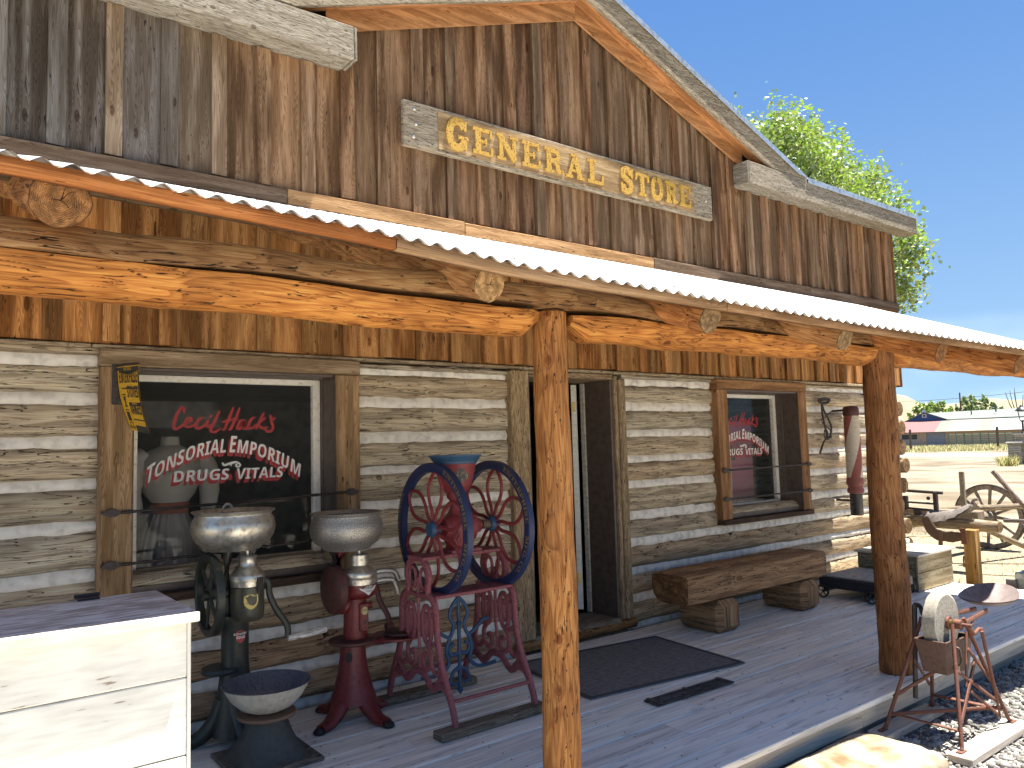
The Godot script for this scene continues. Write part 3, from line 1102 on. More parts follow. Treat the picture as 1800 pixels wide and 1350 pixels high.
func log_bar(x0: float, x1: float, y0: float, y1: float, zf: float, tint: Color, e0: bool, e1: bool) -> MB:
	# one hewn wall log: rounded face, wavering edges, checks; e0/e1 round off an exposed end
	var m = MB.new()
	m.tint = tint
	m.uo = Vector2(rr(0, 5), rr(0, 5))
	var ln = x1 - x0
	var nx = maxi(6, int(ln / 0.09))
	var so = rr(0, 500)
	var sec = 9
	var pos = []
	for i in nx + 1:
		var f = float(i) / nx
		var x = lerpf(x0, x1, f)
		var top = y1 + 0.011 * nz.get_noise_2d(so + x * 2.4, 0.0) + 0.006 * nz.get_noise_2d(so + x * 9.0, 7.0)
		var bot = y0 + 0.011 * nz.get_noise_2d(so + x * 2.4, 40.0) + 0.006 * nz.get_noise_2d(so + x * 9.0, 47.0)
		var pull = 0.0
		if e0 and f * ln < 0.07:
			pull = pow(1.0 - f * ln / 0.07, 2.0) * 0.05
		if e1 and (1.0 - f) * ln < 0.07:
			pull = pow(1.0 - (1.0 - f) * ln / 0.07, 2.0) * 0.05
		var row = []
		for j in sec:
			var a = -1.0 + 2.0 * j / (sec - 1)
			var bulge = pow(maxf(1.0 - pow(absf(a), 3.6), 0.0), 0.55)
			var z = zf - 0.062 + 0.062 * bulge - pull + 0.010 * nz.get_noise_3d(so + x * 3.0, a * 1.6, 3.0) + 0.004 * nz.get_noise_3d(so + x * 7.0, a * 9.0, 13.0)
			row.append(Vector3(x, lerpf(bot + pull * 0.4, top - pull * 0.4, (a + 1.0) * 0.5), z))
		pos.append(row)
	var g = []
	for i in nx + 1:
		var row = []
		for j in sec:
			var du = pos[mini(i + 1, nx)][j] - pos[maxi(i - 1, 0)][j]
			var dv = pos[i][mini(j + 1, sec - 1)] - pos[i][maxi(j - 1, 0)]
			row.append(m.vx(pos[i][j], du.cross(dv), Vector2(pos[i][j].y + pos[i][j].z, pos[i][j].x)))
		g.append(row)
	for i in nx:
		for j in sec - 1:
			m.quadi(g[i][j], g[i + 1][j], g[i + 1][j + 1], g[i][j + 1])
	# ends and back close the log
	var zb = zf - 0.22
	for e in [0, nx]:
		var nn = Vector3(-1 if e == 0 else 1, 0, 0)
		var pts = [Vector3(pos[e][0].x, pos[e][0].y, zb)]
		for j in sec:
			pts.append(pos[e][j])
		pts.append(Vector3(pos[e][0].x, pos[e][sec - 1].y, zb))
		var uvs = []
		for p in pts:
			uvs.append(Vector2(p.z, p.y))
		m.face(pts, nn, uvs)
	for j in [0, sec - 1]:
		var nn = Vector3(0, -1 if j == 0 else 1, 0)
		var a = pos[0][j]
		var b = pos[nx][j]
		m.face([a, b, Vector3(b.x, b.y, zb), Vector3(a.x, a.y, zb)], nn, [Vector2(a.z, a.x), Vector2(b.z, b.x), Vector2(zb, b.x), Vector2(zb, a.x)])
	return m


func chink_bar(x0: float, x1: float, yc: float, hh: float, zf: float) -> MB:
	var m = MB.new()
	var ln = x1 - x0
	var nx = maxi(5, int(ln / 0.06))
	var so = rr(0, 500)
	var rows = []
	for i in nx + 1:
		var x = lerpf(x0, x1, float(i) / nx)
		var w = hh * (1.0 + 0.40 * nz.get_noise_2d(so + x * 4.0, 2.0) + 0.14 * nz.get_noise_2d(so + x * 16.0, 5.0))
		var row = []
		for a in [-1.0, -0.55, 0.0, 0.55, 1.0]:
			row.append(Vector3(x, yc + a * w, zf - 0.014 * a * a - (0.006 if a > 0.5 else 0.0) + 0.005 * nz.get_noise_3d(so + x * 9.0, a * 3.0, 0.0)))
		rows.append(row)
	var g = []
	for i in nx + 1:
		var r = []
		for j in 5:
			var du = rows[mini(i + 1, nx)][j] - rows[maxi(i - 1, 0)][j]
			var dv = rows[i][mini(j + 1, 4)] - rows[i][maxi(j - 1, 0)]
			r.append(m.vx(rows[i][j], du.cross(dv), Vector2(rows[i][j].x, rows[i][j].y)))
		g.append(r)
	for i in nx:
		for j in 4:
			m.quadi(g[i][j], g[i + 1][j], g[i + 1][j + 1], g[i][j + 1])
	# closed at the back
	for j in [0, 4]:
		var a = rows[0][j]
		var b = rows[nx][j]
		m.face([a, b, Vector3(b.x, b.y, zf - 0.12), Vector3(a.x, a.y, zf - 0.12)], Vector3(0, -1 if j == 0 else 1, 0), [Vector2.ZERO, Vector2.RIGHT, Vector2.ONE, Vector2.DOWN])
	return m


func build_log_wall() -> void:
	var lw = holder("log_wall", store)
	var cols = [Color(0.60, 0.54, 0.44), Color(0.54, 0.485, 0.40), Color(0.57, 0.50, 0.395), Color(0.50, 0.455, 0.375)]
	var low = [Color(0.50, 0.40, 0.29), Color(0.50, 0.35, 0.235), Color(0.47, 0.385, 0.29)]
	for r in range(0, 11):
		# row r lies between chink r - 1 (above) and chink r (below)
		var top = 1.972 if r == 0 else CH[r - 1] - 0.018
		var bot = CH[r] + 0.018 if r < CH.size() else -0.16
		var segs
		if r <= 5:
			segs = [[X0, 0.715, false, false], [2.108, 3.285, false, false], [4.415, 5.56, false, false], [6.95, 8.83, false, true]]
		elif r < 10:
			segs = [[X0, 3.285, false, false], [4.415, 8.83, false, true]]
		else:
			segs = [[X0, 8.83, false, true]]
		for s in segs:
			var ja = rr(-0.016, 0.012)
			var jb = rr(-0.012, 0.016)
			var base = cols[rng.randi() % cols.size()] if r < 7 else low[rng.randi() % low.size()]
			part("log", log_bar(s[0], s[1] + (rr(-0.06, 0.10) if s[3] else 0.0), bot + ja, top + jb, rr(-0.008, 0.012), tinted(base, 0.12, 0.05) * 1.12, s[2], s[3]), mats.log, lw)
			if r < CH.size():
				part("chinking", chink_bar(s[0] + 0.002, s[1] - (0.08 if s[3] else 0.002), CH[r] + rr(-0.006, 0.006), rr(0.031, 0.041), rr(-0.020, -0.010)), mats.chink, lw)
	# cross logs of the side wall, their cut ends showing at the corner
	for r in range(1, 10):
		var yc = (CH[r - 1] + CH[r]) * 0.5 - 0.10
		if yc < 0.03:
			continue
		var lm = log_mesh(Vector3(8.72, yc, -5.9), Vector3(8.72, yc, 0.10 + rr(-0.04, 0.06)), 0.085, 0.085, tinted(Color(0.33, 0.27, 0.20), 0.1), 0.05, 12, 16)
		add_log("corner_log", lw, lm, mats.log, mats.end, Color(0.40, 0.32, 0.22))


func font(serif: bool, weight = 700, italic = false) -> SystemFont:
	var f = SystemFont.new()
	f.font_names = PackedStringArray(["Droid Serif" if serif else "Droid Sans"])
	f.font_weight = weight
	f.font_italic = italic
	return f


const SCRIPT = [
	[1.160, 1.664, 1.155, 1.687, 1.141, 1.687, 1.120, 1.650, 1.108, 1.607, 1.107, 1.579, 1.120, 1.573, 1.142, 1.587, 1.163, 1.607],
	[1.166, 1.601, 1.196, 1.618, 1.193, 1.633, 1.177, 1.630, 1.164, 1.607, 1.169, 1.587, 1.191, 1.584, 1.218, 1.601],
	[1.257, 1.630, 1.246, 1.633, 1.229, 1.612, 1.221, 1.586, 1.235, 1.575, 1.263, 1.589, 1.286, 1.618],
	[1.297, 1.639, 1.305, 1.647],
	[1.288, 1.621, 1.280, 1.595, 1.289, 1.583, 1.306, 1.595],
	[1.348, 1.671, 1.325, 1.618, 1.303, 1.574, 1.306, 1.557, 1.328, 1.556, 1.354, 1.574],
	[1.427, 1.693, 1.406, 1.642, 1.386, 1.594, 1.372, 1.562],
	[1.462, 1.690, 1.436, 1.624, 1.412, 1.573, 1.401, 1.565],
	[1.366, 1.609, 1.401, 1.621, 1.454, 1.627],
	[1.486, 1.621, 1.468, 1.618, 1.451, 1.588, 1.451, 1.570, 1.471, 1.579, 1.492, 1.618, 1.483, 1.576, 1.501, 1.573],
	[1.550, 1.636, 1.532, 1.630, 1.513, 1.594, 1.510, 1.573, 1.532, 1.575, 1.556, 1.593],
	[1.602, 1.663, 1.580, 1.618, 1.556, 1.569],
	[1.611, 1.633, 1.571, 1.599, 1.599, 1.572, 1.624, 1.581],
	[1.642, 1.651, 1.645, 1.636, 1.639, 1.627],
	[1.671, 1.636, 1.645, 1.611, 1.658, 1.587, 1.648, 1.559, 1.623, 1.553, 1.614, 1.563],
]

func brush(m: MB, pts: Array, w: float, z: float) -> void:
	# a flat brush stroke with rounded ends
	var path = curve(pts, 5)
	var L = []
	var Rr = []
	for i in path.size():
		var tg = (path[mini(i + 1, path.size() - 1)] - path[maxi(i - 1, 0)]).normalized()
		var nn = Vector3(-tg.y, tg.x, 0)
		var f = float(i) / (path.size() - 1)
		var ww = w * (0.75 + 0.35 * sin(f * PI)) * (1.0 + 0.25 * absf(tg.y))
		L.append(m.vx(path[i] + nn * ww * 0.5 + Vector3(0, 0, z), Vector3(0, 0, 1), Vector2.ZERO))
		Rr.append(m.vx(path[i] - nn * ww * 0.5 + Vector3(0, 0, z), Vector3(0, 0, 1), Vector2.ZERO))
	for i in path.size() - 1:
		m.quadi(L[i], L[i + 1], Rr[i + 1], Rr[i])
	for e in [0, path.size() - 1]:
		var c = m.vx(path[e] + Vector3(0, 0, z), Vector3(0, 0, 1), Vector2.ZERO)
		var prev = -1
		for k in 9:
			var an = TAU * k / 8.0
			var q = m.vx(path[e] + Vector3(cos(an), sin(an), 0) * w * 0.38 + Vector3(0, 0, z + 0.0001), Vector3(0, 0, 1), Vector2.ZERO)
			if prev >= 0:
				m.tri(c, prev, q)
			prev = q


func arch_line(m: MB, s: String, x0: float, x1: float, h0: float, z: float, f: Font, tall_first: bool) -> void:
	# capital letters set one by one along the arch of the lettering, leaning as it bends
	var adv = []
	var total = 0.0
	for ch in s:
		var a = f.get_string_size(ch, HORIZONTAL_ALIGNMENT_LEFT, -1, 64).x
		adv.append(a)
		total += a
	var x = x0
	var first = true
	for i in s.length():
		var cw = (x1 - x0) * adv[i] / total
		var xm = x + cw * 0.5
		var h = h0 * (1.26 if first and tall_first else 1.0)
		var yb = 1.412 - 0.88 * (xm - 1.39) * (xm - 1.39) - (0.006 if first and tall_first else 0.0)
		var slope = -1.76 * (xm - 1.39)
		var sx = cw * 0.98 / (adv[i] * h / 46.0)
		var xl = x
		m.text(s[i], f, h, 0.0, func(p): return Vector3(xl + p.x * sx + p.y * 0.13, yb + (p.x * sx - cw * 0.5) * slope + p.y, z))
		x += cw
		first = false


func lettering(parent: Node3D, dx: float, z: float) -> void:
	var f = font(false, 700)
	for layer in [0, 1]:
		var m = MB.new()
		m.xf = Transform3D(Basis.IDENTITY, Vector3(dx - (0.007 if layer == 0 else 0.0), -0.011 if layer == 0 else 0.0, 0))
		var zz = z + (0.0015 if layer == 0 else 0.003)
		arch_line(m, "TONSORIAL", 0.957, 1.382, 0.076, zz, f, true)
		arch_line(m, "EMPORIUM", 1.392, 1.822, 0.074, zz, f, true)
		m.text("DRUGS", f, 0.060, 0.0, func(p): return Vector3(1.093 + p.x * 1.12 + p.y * 0.12, 1.263 + p.y + p.x * 0.012, zz))
		m.text("VITALS", f, 0.060, 0.0, func(p): return Vector3(1.437 + p.x * 1.02 + p.y * 0.12, 1.264 + p.y + p.x * 0.006, zz))
		if layer == 0:
			# the drop shade is one red mass under the words
			for q in 3:
				var m2x = m.xf
				m.xf = Transform3D(Basis.IDENTITY, m2x.origin + Vector3(-0.003, -0.005, 0) * q)
				arch_line(m, "TONSORIAL", 0.957, 1.382, 0.076, zz - 0.0003 * (q + 1), f, true)
				arch_line(m, "EMPORIUM", 1.392, 1.822, 0.074, zz - 0.0003 * (q + 1), f, true)
				m.text("DRUGS", f, 0.060, 0.0, func(p): return Vector3(1.093 + p.x * 1.12 + p.y * 0.12, 1.263 + p.y + p.x * 0.012, zz - 0.0003 * (q + 1)))
				m.text("VITALS", f, 0.060, 0.0, func(p): return Vector3(1.437 + p.x * 1.02 + p.y * 0.12, 1.264 + p.y + p.x * 0.006, zz - 0.0003 * (q + 1)))
				m.xf = m2x
			part("drop_shade", m, mats.red_letter, parent)
		else:
			brush(m, [Vector3(1.366, 1.379, 0), Vector3(1.376, 1.366, 0), Vector3(1.395, 1.372, 0), Vector3(1.42, 1.378, 0), Vector3(1.44, 1.382, 0), Vector3(1.46, 1.374, 0)], 0.011, zz)
			brush(m, [Vector3(1.418, 1.385, 0), Vector3(1.412, 1.360, 0)], 0.006, zz + 0.0002)
			brush(m, [Vector3(1.452, 1.376, 0), Vector3(1.466, 1.366, 0), Vector3(1.455, 1.355, 0), Vector3(1.440, 1.362, 0), Vector3(1.452, 1.376, 0)], 0.008, zz + 0.0004)
			part("white_lettering", m, mats.white_letter, parent)
	var r = MB.new()
	r.xf = Transform3D(Basis.IDENTITY, Vector3(dx, 0, 0))
	var k = 0
	for st in SCRIPT:
		var pts = []
		for i in range(0, st.size(), 2):
			pts.append(Vector3(st[i], st[i + 1], 0))
		brush(r, pts, 0.0125, z + 0.0016 + 0.00004 * k)
		k += 1
	var dot = []
	for i in 18:
		var an = TAU * i / 18
		dot.append(Vector3(1.404 + 0.017 * cos(an), 1.299 + 0.019 * sin(an), z + 0.0016))
	var uvs = []
	for p in dot:
		uvs.append(Vector2.ZERO)
	r.face(dot, Vector3(0, 0, 1), uvs)
	part("red_script", r, mats.red_letter, parent)


func twisted_bar(a: Vector3, b: Vector3) -> MB:
	var m = MB.new()
	var n = 46
	var pts = []
	var rad = []
	for i in n + 1:
		pts.append(a.lerp(b, float(i) / n))
		rad.append(0.0085)
	m.tube(pts, rad, 4, false, Vector3.UP, 1.0, 1.0, 0.55)
	# flattened leaf ends that are screwed to the casing
	for e in [[a, -1.0], [b, 1.0]]:
		var p = e[0]
		var poly = PackedVector2Array()
		for q in [[0.0, 0.007], [0.02, 0.019], [0.045, 0.021], [0.07, 0.009], [0.085, 0.0], [0.07, -0.009], [0.045, -0.021], [0.02, -0.019], [0.0, -0.007]]:
			poly.append(Vector2(p.x + q[0] * e[1], p.y + q[1]))
		m.prism(poly, p.z - 0.006, p.z + 0.006)
	return m


func build_windows() -> void:
	var wins = [
		{"x": [0.71, 0.86, 1.96, 2.112], "zs": -0.15, "tint": Color(0.44, 0.33, 0.215), "head": Color(0.40, 0.34, 0.26), "bars": [[1.155, 0.03], [0.90, 0.03]], "dx": 0.0},
		{"x": [5.556, 5.70, 6.82, 6.955], "zs": -0.20, "tint": Color(0.42, 0.265, 0.155), "head": Color(0.40, 0.25, 0.14), "bars": [[1.165, 0.01], [0.915, 0.005]], "dx": 4.85},
	]
	for w in wins:
		var win = holder("shop_window", store)
		win.set_meta("label", "shop window with red script lettering behind the cream separators" if w.dx == 0.0 else "shop window with red script lettering above the log bench")
		var x = w.x
		var zc = 0.062
		slab("casing_board", win, mats.board, Vector3(x[0], 0.735, -0.12), Vector3(x[1], 1.882, zc), 1, tinted(w.tint, 0.08), 0.006)
		slab("casing_board", win, mats.board, Vector3(x[2], 0.735, -0.12), Vector3(x[3], 1.882, zc - 0.002), 1, tinted(w.tint, 0.08), 0.006)
		slab("head_board", win, mats.board, Vector3(x[0] - 0.004, 1.884, -0.12), Vector3(x[3] + 0.004, 1.971, zc + 0.004), 0, w.head, 0.006)
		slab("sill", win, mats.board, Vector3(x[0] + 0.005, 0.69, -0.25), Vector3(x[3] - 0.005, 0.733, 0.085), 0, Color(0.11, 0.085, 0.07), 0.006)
		var zs = w.zs
		for e in [[x[1] + 0.0, x[1] + 0.014], [x[2] - 0.014, x[2]]]:
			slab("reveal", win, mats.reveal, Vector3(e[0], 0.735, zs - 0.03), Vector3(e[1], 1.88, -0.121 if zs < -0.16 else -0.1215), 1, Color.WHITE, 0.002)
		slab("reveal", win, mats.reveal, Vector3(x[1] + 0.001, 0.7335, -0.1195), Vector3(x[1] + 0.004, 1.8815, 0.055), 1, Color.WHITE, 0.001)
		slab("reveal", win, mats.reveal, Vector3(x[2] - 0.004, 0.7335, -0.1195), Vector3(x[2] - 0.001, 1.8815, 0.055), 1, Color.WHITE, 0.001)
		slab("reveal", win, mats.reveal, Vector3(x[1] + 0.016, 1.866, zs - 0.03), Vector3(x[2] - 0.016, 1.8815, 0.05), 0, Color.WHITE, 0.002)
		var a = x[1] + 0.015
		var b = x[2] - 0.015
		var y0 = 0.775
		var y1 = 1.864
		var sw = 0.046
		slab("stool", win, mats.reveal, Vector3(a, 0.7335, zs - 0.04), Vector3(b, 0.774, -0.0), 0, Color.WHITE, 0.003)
		slab("sash_stile", win, mats.white_paint, Vector3(a, y0, zs - 0.03), Vector3(a + sw, y1, zs + 0.012), 1, Color.WHITE, 0.004)
		slab("sash_stile", win, mats.white_paint, Vector3(b - sw, y0, zs - 0.03), Vector3(b, y1, zs + 0.012), 1, Color.WHITE, 0.004)
		slab("sash_rail", win, mats.white_paint, Vector3(a + sw, y0, zs - 0.03), Vector3(b - sw, y0 + 0.062, zs + 0.011), 0, Color.WHITE, 0.004)
		slab("sash_rail", win, mats.white_paint, Vector3(a + sw, y1 - 0.035, zs - 0.03), Vector3(b - sw, y1, zs + 0.011), 0, Color.WHITE, 0.004)
		var pm = MB.new()
		pm.face([Vector3(a + sw, y0 + 0.06, zs - 0.008), Vector3(b - sw, y0 + 0.06, zs - 0.008), Vector3(b - sw, y1 - 0.033, zs - 0.008), Vector3(a + sw, y1 - 0.033, zs - 0.008)], Vector3(0, 0, 1), [Vector2(0, 0), Vector2(1, 0), Vector2(1, 1), Vector2(0, 1)])
		part("pane", pm, mats.pane, win)
		lettering(win, w.dx, zs - 0.008)
		for q in w.bars:
			part("iron_bar", twisted_bar(Vector3(x[1] - 0.06, q[0], zc + 0.014), Vector3(x[2] + 0.05, q[0] + q[1], zc + 0.014)), mats.iron, win)


func build_door() -> void:
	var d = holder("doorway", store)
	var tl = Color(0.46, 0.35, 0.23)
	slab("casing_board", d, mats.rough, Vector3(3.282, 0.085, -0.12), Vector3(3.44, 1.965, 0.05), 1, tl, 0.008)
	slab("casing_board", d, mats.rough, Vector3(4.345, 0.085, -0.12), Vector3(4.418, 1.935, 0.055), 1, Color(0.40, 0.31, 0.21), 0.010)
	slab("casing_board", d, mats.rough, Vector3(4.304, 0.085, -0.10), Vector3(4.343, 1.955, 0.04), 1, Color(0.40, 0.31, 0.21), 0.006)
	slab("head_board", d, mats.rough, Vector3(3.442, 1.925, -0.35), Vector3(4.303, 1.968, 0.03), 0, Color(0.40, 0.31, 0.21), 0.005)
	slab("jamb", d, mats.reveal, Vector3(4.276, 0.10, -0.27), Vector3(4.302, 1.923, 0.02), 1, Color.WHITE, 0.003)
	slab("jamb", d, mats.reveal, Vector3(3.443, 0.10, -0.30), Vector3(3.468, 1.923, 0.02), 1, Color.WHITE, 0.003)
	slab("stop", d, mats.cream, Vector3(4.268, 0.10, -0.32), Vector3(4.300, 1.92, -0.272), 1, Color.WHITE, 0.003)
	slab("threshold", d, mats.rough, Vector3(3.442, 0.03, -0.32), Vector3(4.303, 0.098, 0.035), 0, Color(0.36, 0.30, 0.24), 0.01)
	# hewn sill log under the door, splintered along its edge
	part("sill_log", log_bar(3.27, 4.46, -0.005, 0.085, 0.045, Color(0.34, 0.19, 0.09), false, false), mats.log, d)
	# the door itself stands wide open, swung past square into the room
	var leaf = holder("door", store)
	leaf.position = Vector3(4.245, 0.115, -0.335)
	leaf.rotation.y = -atan2(-0.735, 0.68)
	slab("panel", leaf, mats.white_paint, Vector3(0.0, 0.0, -0.045), Vector3(0.82, 1.80, 0.0), 1, Color.WHITE, 0.003)
	for y in [0.25, 1.62]:
		slab("hinge", leaf, mats.brass, Vector3(-0.006, y - 0.04, -0.036), Vector3(-0.001, y + 0.04, -0.010), 1, Color.WHITE, 0.002)


func corrugated(x0: float, x1: float) -> MB:
	var m = MB.new()
	m.tint = Color.WHITE
	var pitch = 0.0685
	var n = int(round((x1 - x0) / pitch * 8.0))
	var ph = rr(0, 0.0)
	for side in [0, 1]:
		var A = []
		for i in n + 1:
			var x = lerpf(x0, x1, float(i) / n)
			var w = 0.0088 * sin(TAU * x / pitch + ph) - (0.0012 if side == 1 else 0.0)
			var dw = 0.0088 * TAU / pitch * cos(TAU * x / pitch + ph)
			var row = []
			for k in 3:
				var z = [0.045, 1.3, eave_z(x)][k] + (0.004 * sin(x * 3.0) if k == 2 else 0.0)
				var sl = (2.878 - eave_y(x)) / eave_z(x)
				row.append(m.vx(Vector3(x, roof_y(x, z) + w, z), Vector3(-dw, 1.0, sl) * (1.0 if side == 0 else -1.0), Vector2(x, z)))
			A.append(row)
		for i in n:
			for k in 2:
				m.quadi(A[i][k], A[i + 1][k], A[i + 1][k + 1], A[i][k + 1])
	return m


func build_porch() -> void:
	var pr = holder("porch_roof", store)
	var x = -1.2
	while x < 7.99:
		var x1 = minf(x + 0.685, 8.02)
		part("corrugated_sheet", corrugated(x, x1 + 0.004), mats.tin, pr)
		x += 0.685
	# nail heads on the crests
	var nail = MB.new()
	for i in 44:
		var xx = snappedf(rr(0.8, 7.8), 0.0685) + 0.0171
		var zz = [0.35, 1.0, 1.62, 2.1][i % 4]
		nail.xf = Transform3D(Basis.IDENTITY, Vector3(xx, roof_y(xx, zz) + 0.0105, zz))
		nail.lathe([Vector2(0.007, -0.002), Vector2(0.005, 0.002), Vector2(0.0, 0.003)], 6)
	var nm = part("nail_heads", nail, mats.iron, pr)
	nm.set_meta("kind", "stuff")
	# purlins and the board along the eave
	for q in [[0.08, Color(0.25, 0.18, 0.12)], [0.75, Color(0.25, 0.18, 0.12)], [1.45, Color(0.27, 0.19, 0.12)]]:
		var z = q[0]
		var m = MB.new()
		m.tint = q[1]
		var pts = []
		for i in 38:
			var ex = lerpf(-1.15, 8.0, i / 37.0)
			pts.append(Vector3(ex, roof_y(ex, z) - 0.055, z))
		m.tube(pts, 0.026, 4, false, Vector3.UP, 1.6, 1.0)
		part("purlin", m, mats.rough, pr)
	var xa = -1.15
	for q in [[2.33, Color(0.46, 0.20, 0.075)], [1.55, Color(0.40, 0.29, 0.19)], [2.9, Color(0.34, 0.22, 0.13)], [2.36, Color(0.33, 0.21, 0.12)]]:
		var xb = xa + q[0]
		var m = MB.new()
		m.tint = q[1]
		m.uo = Vector2(rr(0, 4), rr(0, 4))
		var pts = []
		for i in 13:
			var ex = lerpf(xa + 0.002, xb - 0.002, i / 12.0)
			pts.append(Vector3(ex, roof_y(ex, eave_z(ex) - 0.035) - 0.030, eave_z(ex) - 0.035))
		m.tube(pts, 0.028, 4, false, Vector3.UP, 0.8, 1.0)
		part("eave_board", m, mats.board, pr)
		xa = xb
	# pole rafters
	for q in [[0.27, 2.08, 0.066, 0.45], [1.56, 1.987, 0.060, 0.62], [2.68, 1.951, 0.060, 0.25], [3.67, 1.927, 0.060, 0.55], [4.60, 1.895, 0.062, 0.15], [5.57, 1.865, 0.062, 0.15], [6.7, 1.84, 0.062, 0.2], [7.85, 1.84, 0.06, 0.2], [-0.95, 2.09, 0.062, 0.2]]:
		var sl = (2.878 - eave_y(q[0])) / eave_z(q[0])
		var ze = eave_z(q[0]) - 0.075
		var p1 = Vector3(q[0], q[1], ze)
		var p0 = Vector3(q[0], q[1] + sl * (ze - 0.04), 0.04)
		var tn = Color(0.56, 0.26, 0.10).lerp(Color(0.48, 0.37, 0.24), q[3])
		add_log("rafter", pr, log_mesh(p0, p1, q[2] * 1.05, q[2] * 1.08, tn, 0.075, 18, 26), mats.peeled, mats.end, [Color(0.40, 0.25, 0.14), Color(0.62, 0.47, 0.29), Color(0.42, 0.34, 0.24), Color(0.44, 0.37, 0.26)][clampi(int(q[0]), 0, 3)] if q[0] < 4.0 else Color(0.40, 0.24, 0.13))
	# the beam: a long log over half-logs cut to fit round the posts
	var bm = holder("porch_beam", store)
	add_log("upper_log", bm, log_mesh(Vector3(-1.1, 1.978, 1.9), Vector3(8.1, 1.972, 1.9), 0.104, 0.098, Color(0.37, 0.25, 0.145), 0.05, 20, 60, Vector2(0.96, 1.0), 1), mats.peeled, mats.end, Color(0.5, 0.35, 0.2))
	for q in [[-0.55, 1.972], [2.152, 4.655], [4.86, 7.34]]:
		add_log("lower_log", bm, log_mesh(Vector3(q[0], 1.970, 1.902), Vector3(q[1], 1.966, 1.902), 0.104, 0.102, Color(0.49, 0.245, 0.075), 0.05, 20, 34, Vector2(0.98, 1.0), -1, 0.09), mats.peeled, mats.end, Color(0.60, 0.30, 0.10))
	for q in [[-0.65, 0.085, 0.08], [2.06, 0.078, 0.070], [4.757, 0.102, 0.092], [7.46, 0.09, 0.085]]:
		var lm = log_mesh(Vector3(q[0], 0.002, 1.9), Vector3(q[0] + 0.002, 1.972, 1.9), q[1], q[2], Color(0.43, 0.235, 0.095) if q[0] < 3.0 else Color(0.29, 0.16, 0.08), 0.05, 20, 30)
		var post = add_log("porch_post", store, lm, mats.peeled, mats.end, Color(0.5, 0.33, 0.18))
		if absf(q[0] - 2.06) < 0.01:
			post.set_meta("label", "slim orange log post in front of the doorway")
	# deck
	var dk = holder("porch_deck", store)
	var z = 0.055
	var rowi = 0
	while z < 2.05:
		var wz = minf(0.184, 2.072 - z)
		var xs = -1.0
		var cuts = [[2.35, 5.6], [3.7], [1.5, 4.9], [2.9, 6.2], [1.95, 5.25], [4.3], [2.6, 6.5], [1.25, 3.4, 5.9], [3.05], [2.2, 4.6], [1.7, 5.4]][rowi % 11]
		for xe in cuts + [8.0]:
			slab("plank", dk, mats.deck, Vector3(xs + 0.002, -0.034 + rr(-0.002, 0.001), z + 0.0055), Vector3(xe - 0.002 + (rr(-0.02, 0.02) if xe == 8.0 else 0.0), rr(-0.006, 0.0), z + wz - 0.0055), 0, tinted(Color(1.0, 0.955, 0.87), 0.07, 0.02), 0.004)
			xs = xe
		z += wz + 0.0005
		rowi += 1
	var dn = MB.new()
	for i in 11:
		for k in 15:
			for e in [0.04, 0.145]:
				dn.xf = Transform3D(Basis.IDENTITY, Vector3(-0.85 + 0.61 * k + rr(-0.012, 0.012), -0.0008, 0.055 + 0.1845 * i + e + rr(-0.008, 0.008)))
				dn.lathe([Vector2(0.0042, 0.0), Vector2(0.0035, 0.0018), Vector2(0.0, 0.002)], 6)
	var dno = part("nail_heads", dn, mats.iron, dk)
	dno.set_meta("kind", "stuff")
	slab("rim_joist", dk, mats.deck, Vector3(-1.0, -0.19, 1.98), Vector3(7.96, -0.036, 2.02), 0, Color(0.30, 0.28, 0.25))
	for q in [[-1.0, 1.9], [1.904, 4.05], [4.054, 7.97]]:
		slab("fascia_board", dk, mats.deck, Vector3(q[0], -0.128, 2.024), Vector3(q[1], -0.0365, 2.050), 0, tinted(Color(0.60, 0.54, 0.44), 0.06), 0.004)
	slab("rim_joist", dk, mats.deck, Vector3(7.92, -0.19, 0.06), Vector3(7.958, -0.036, 1.978), 2, Color(0.30, 0.28, 0.25))


# ---------------------------------------------------------------- things on the porch
func sign_text(m: MB, s: String, f: Font, h: float, x0: float, y0: float, sx: float, z: float, depth: float) -> void:
	m.text(s, f, h, depth, func(p): return Vector3(x0 + p.x * sx, y0 + p.y, z + p.z))


func text_width(s: String, f: Font, h: float) -> float:
	return f.get_string_size(s, HORIZONTAL_ALIGNMENT_LEFT, -1, 64).x * h / 46.0


func wound(r: float, th0: float, y0: float) -> Callable:
	# onto a standing cylinder; th0 is measured from +z towards +x
	return func(p): return Vector3(sin(th0 + p.x / r) * (r + 0.0012), y0 + p.y, cos(th0 + p.x / r) * (r + 0.0012))


func wrapped_poly(m: MB, poly: Array, r: float, th0: float, y0: float, lift: float) -> void:
	var w = wound(r + lift, th0, y0)
	var pts = []
	var uvs = []
	for p in poly:
		pts.append(w.call(Vector3(p.x, p.y, 0)))
		uvs.append(p)
	m.face(pts, Vector3(sin(th0), 0, cos(th0)), uvs)


func build_porch_things() -> void:
	build_store_sign()
	build_flange_sign()
	build_chest()
	build_green_separator()
	build_pan_stand()
	build_red_separator()
	build_mill()
	build_mats()
	build_bench()
	build_barber_pole()
	build_hanging_iron()
	build_window_display()


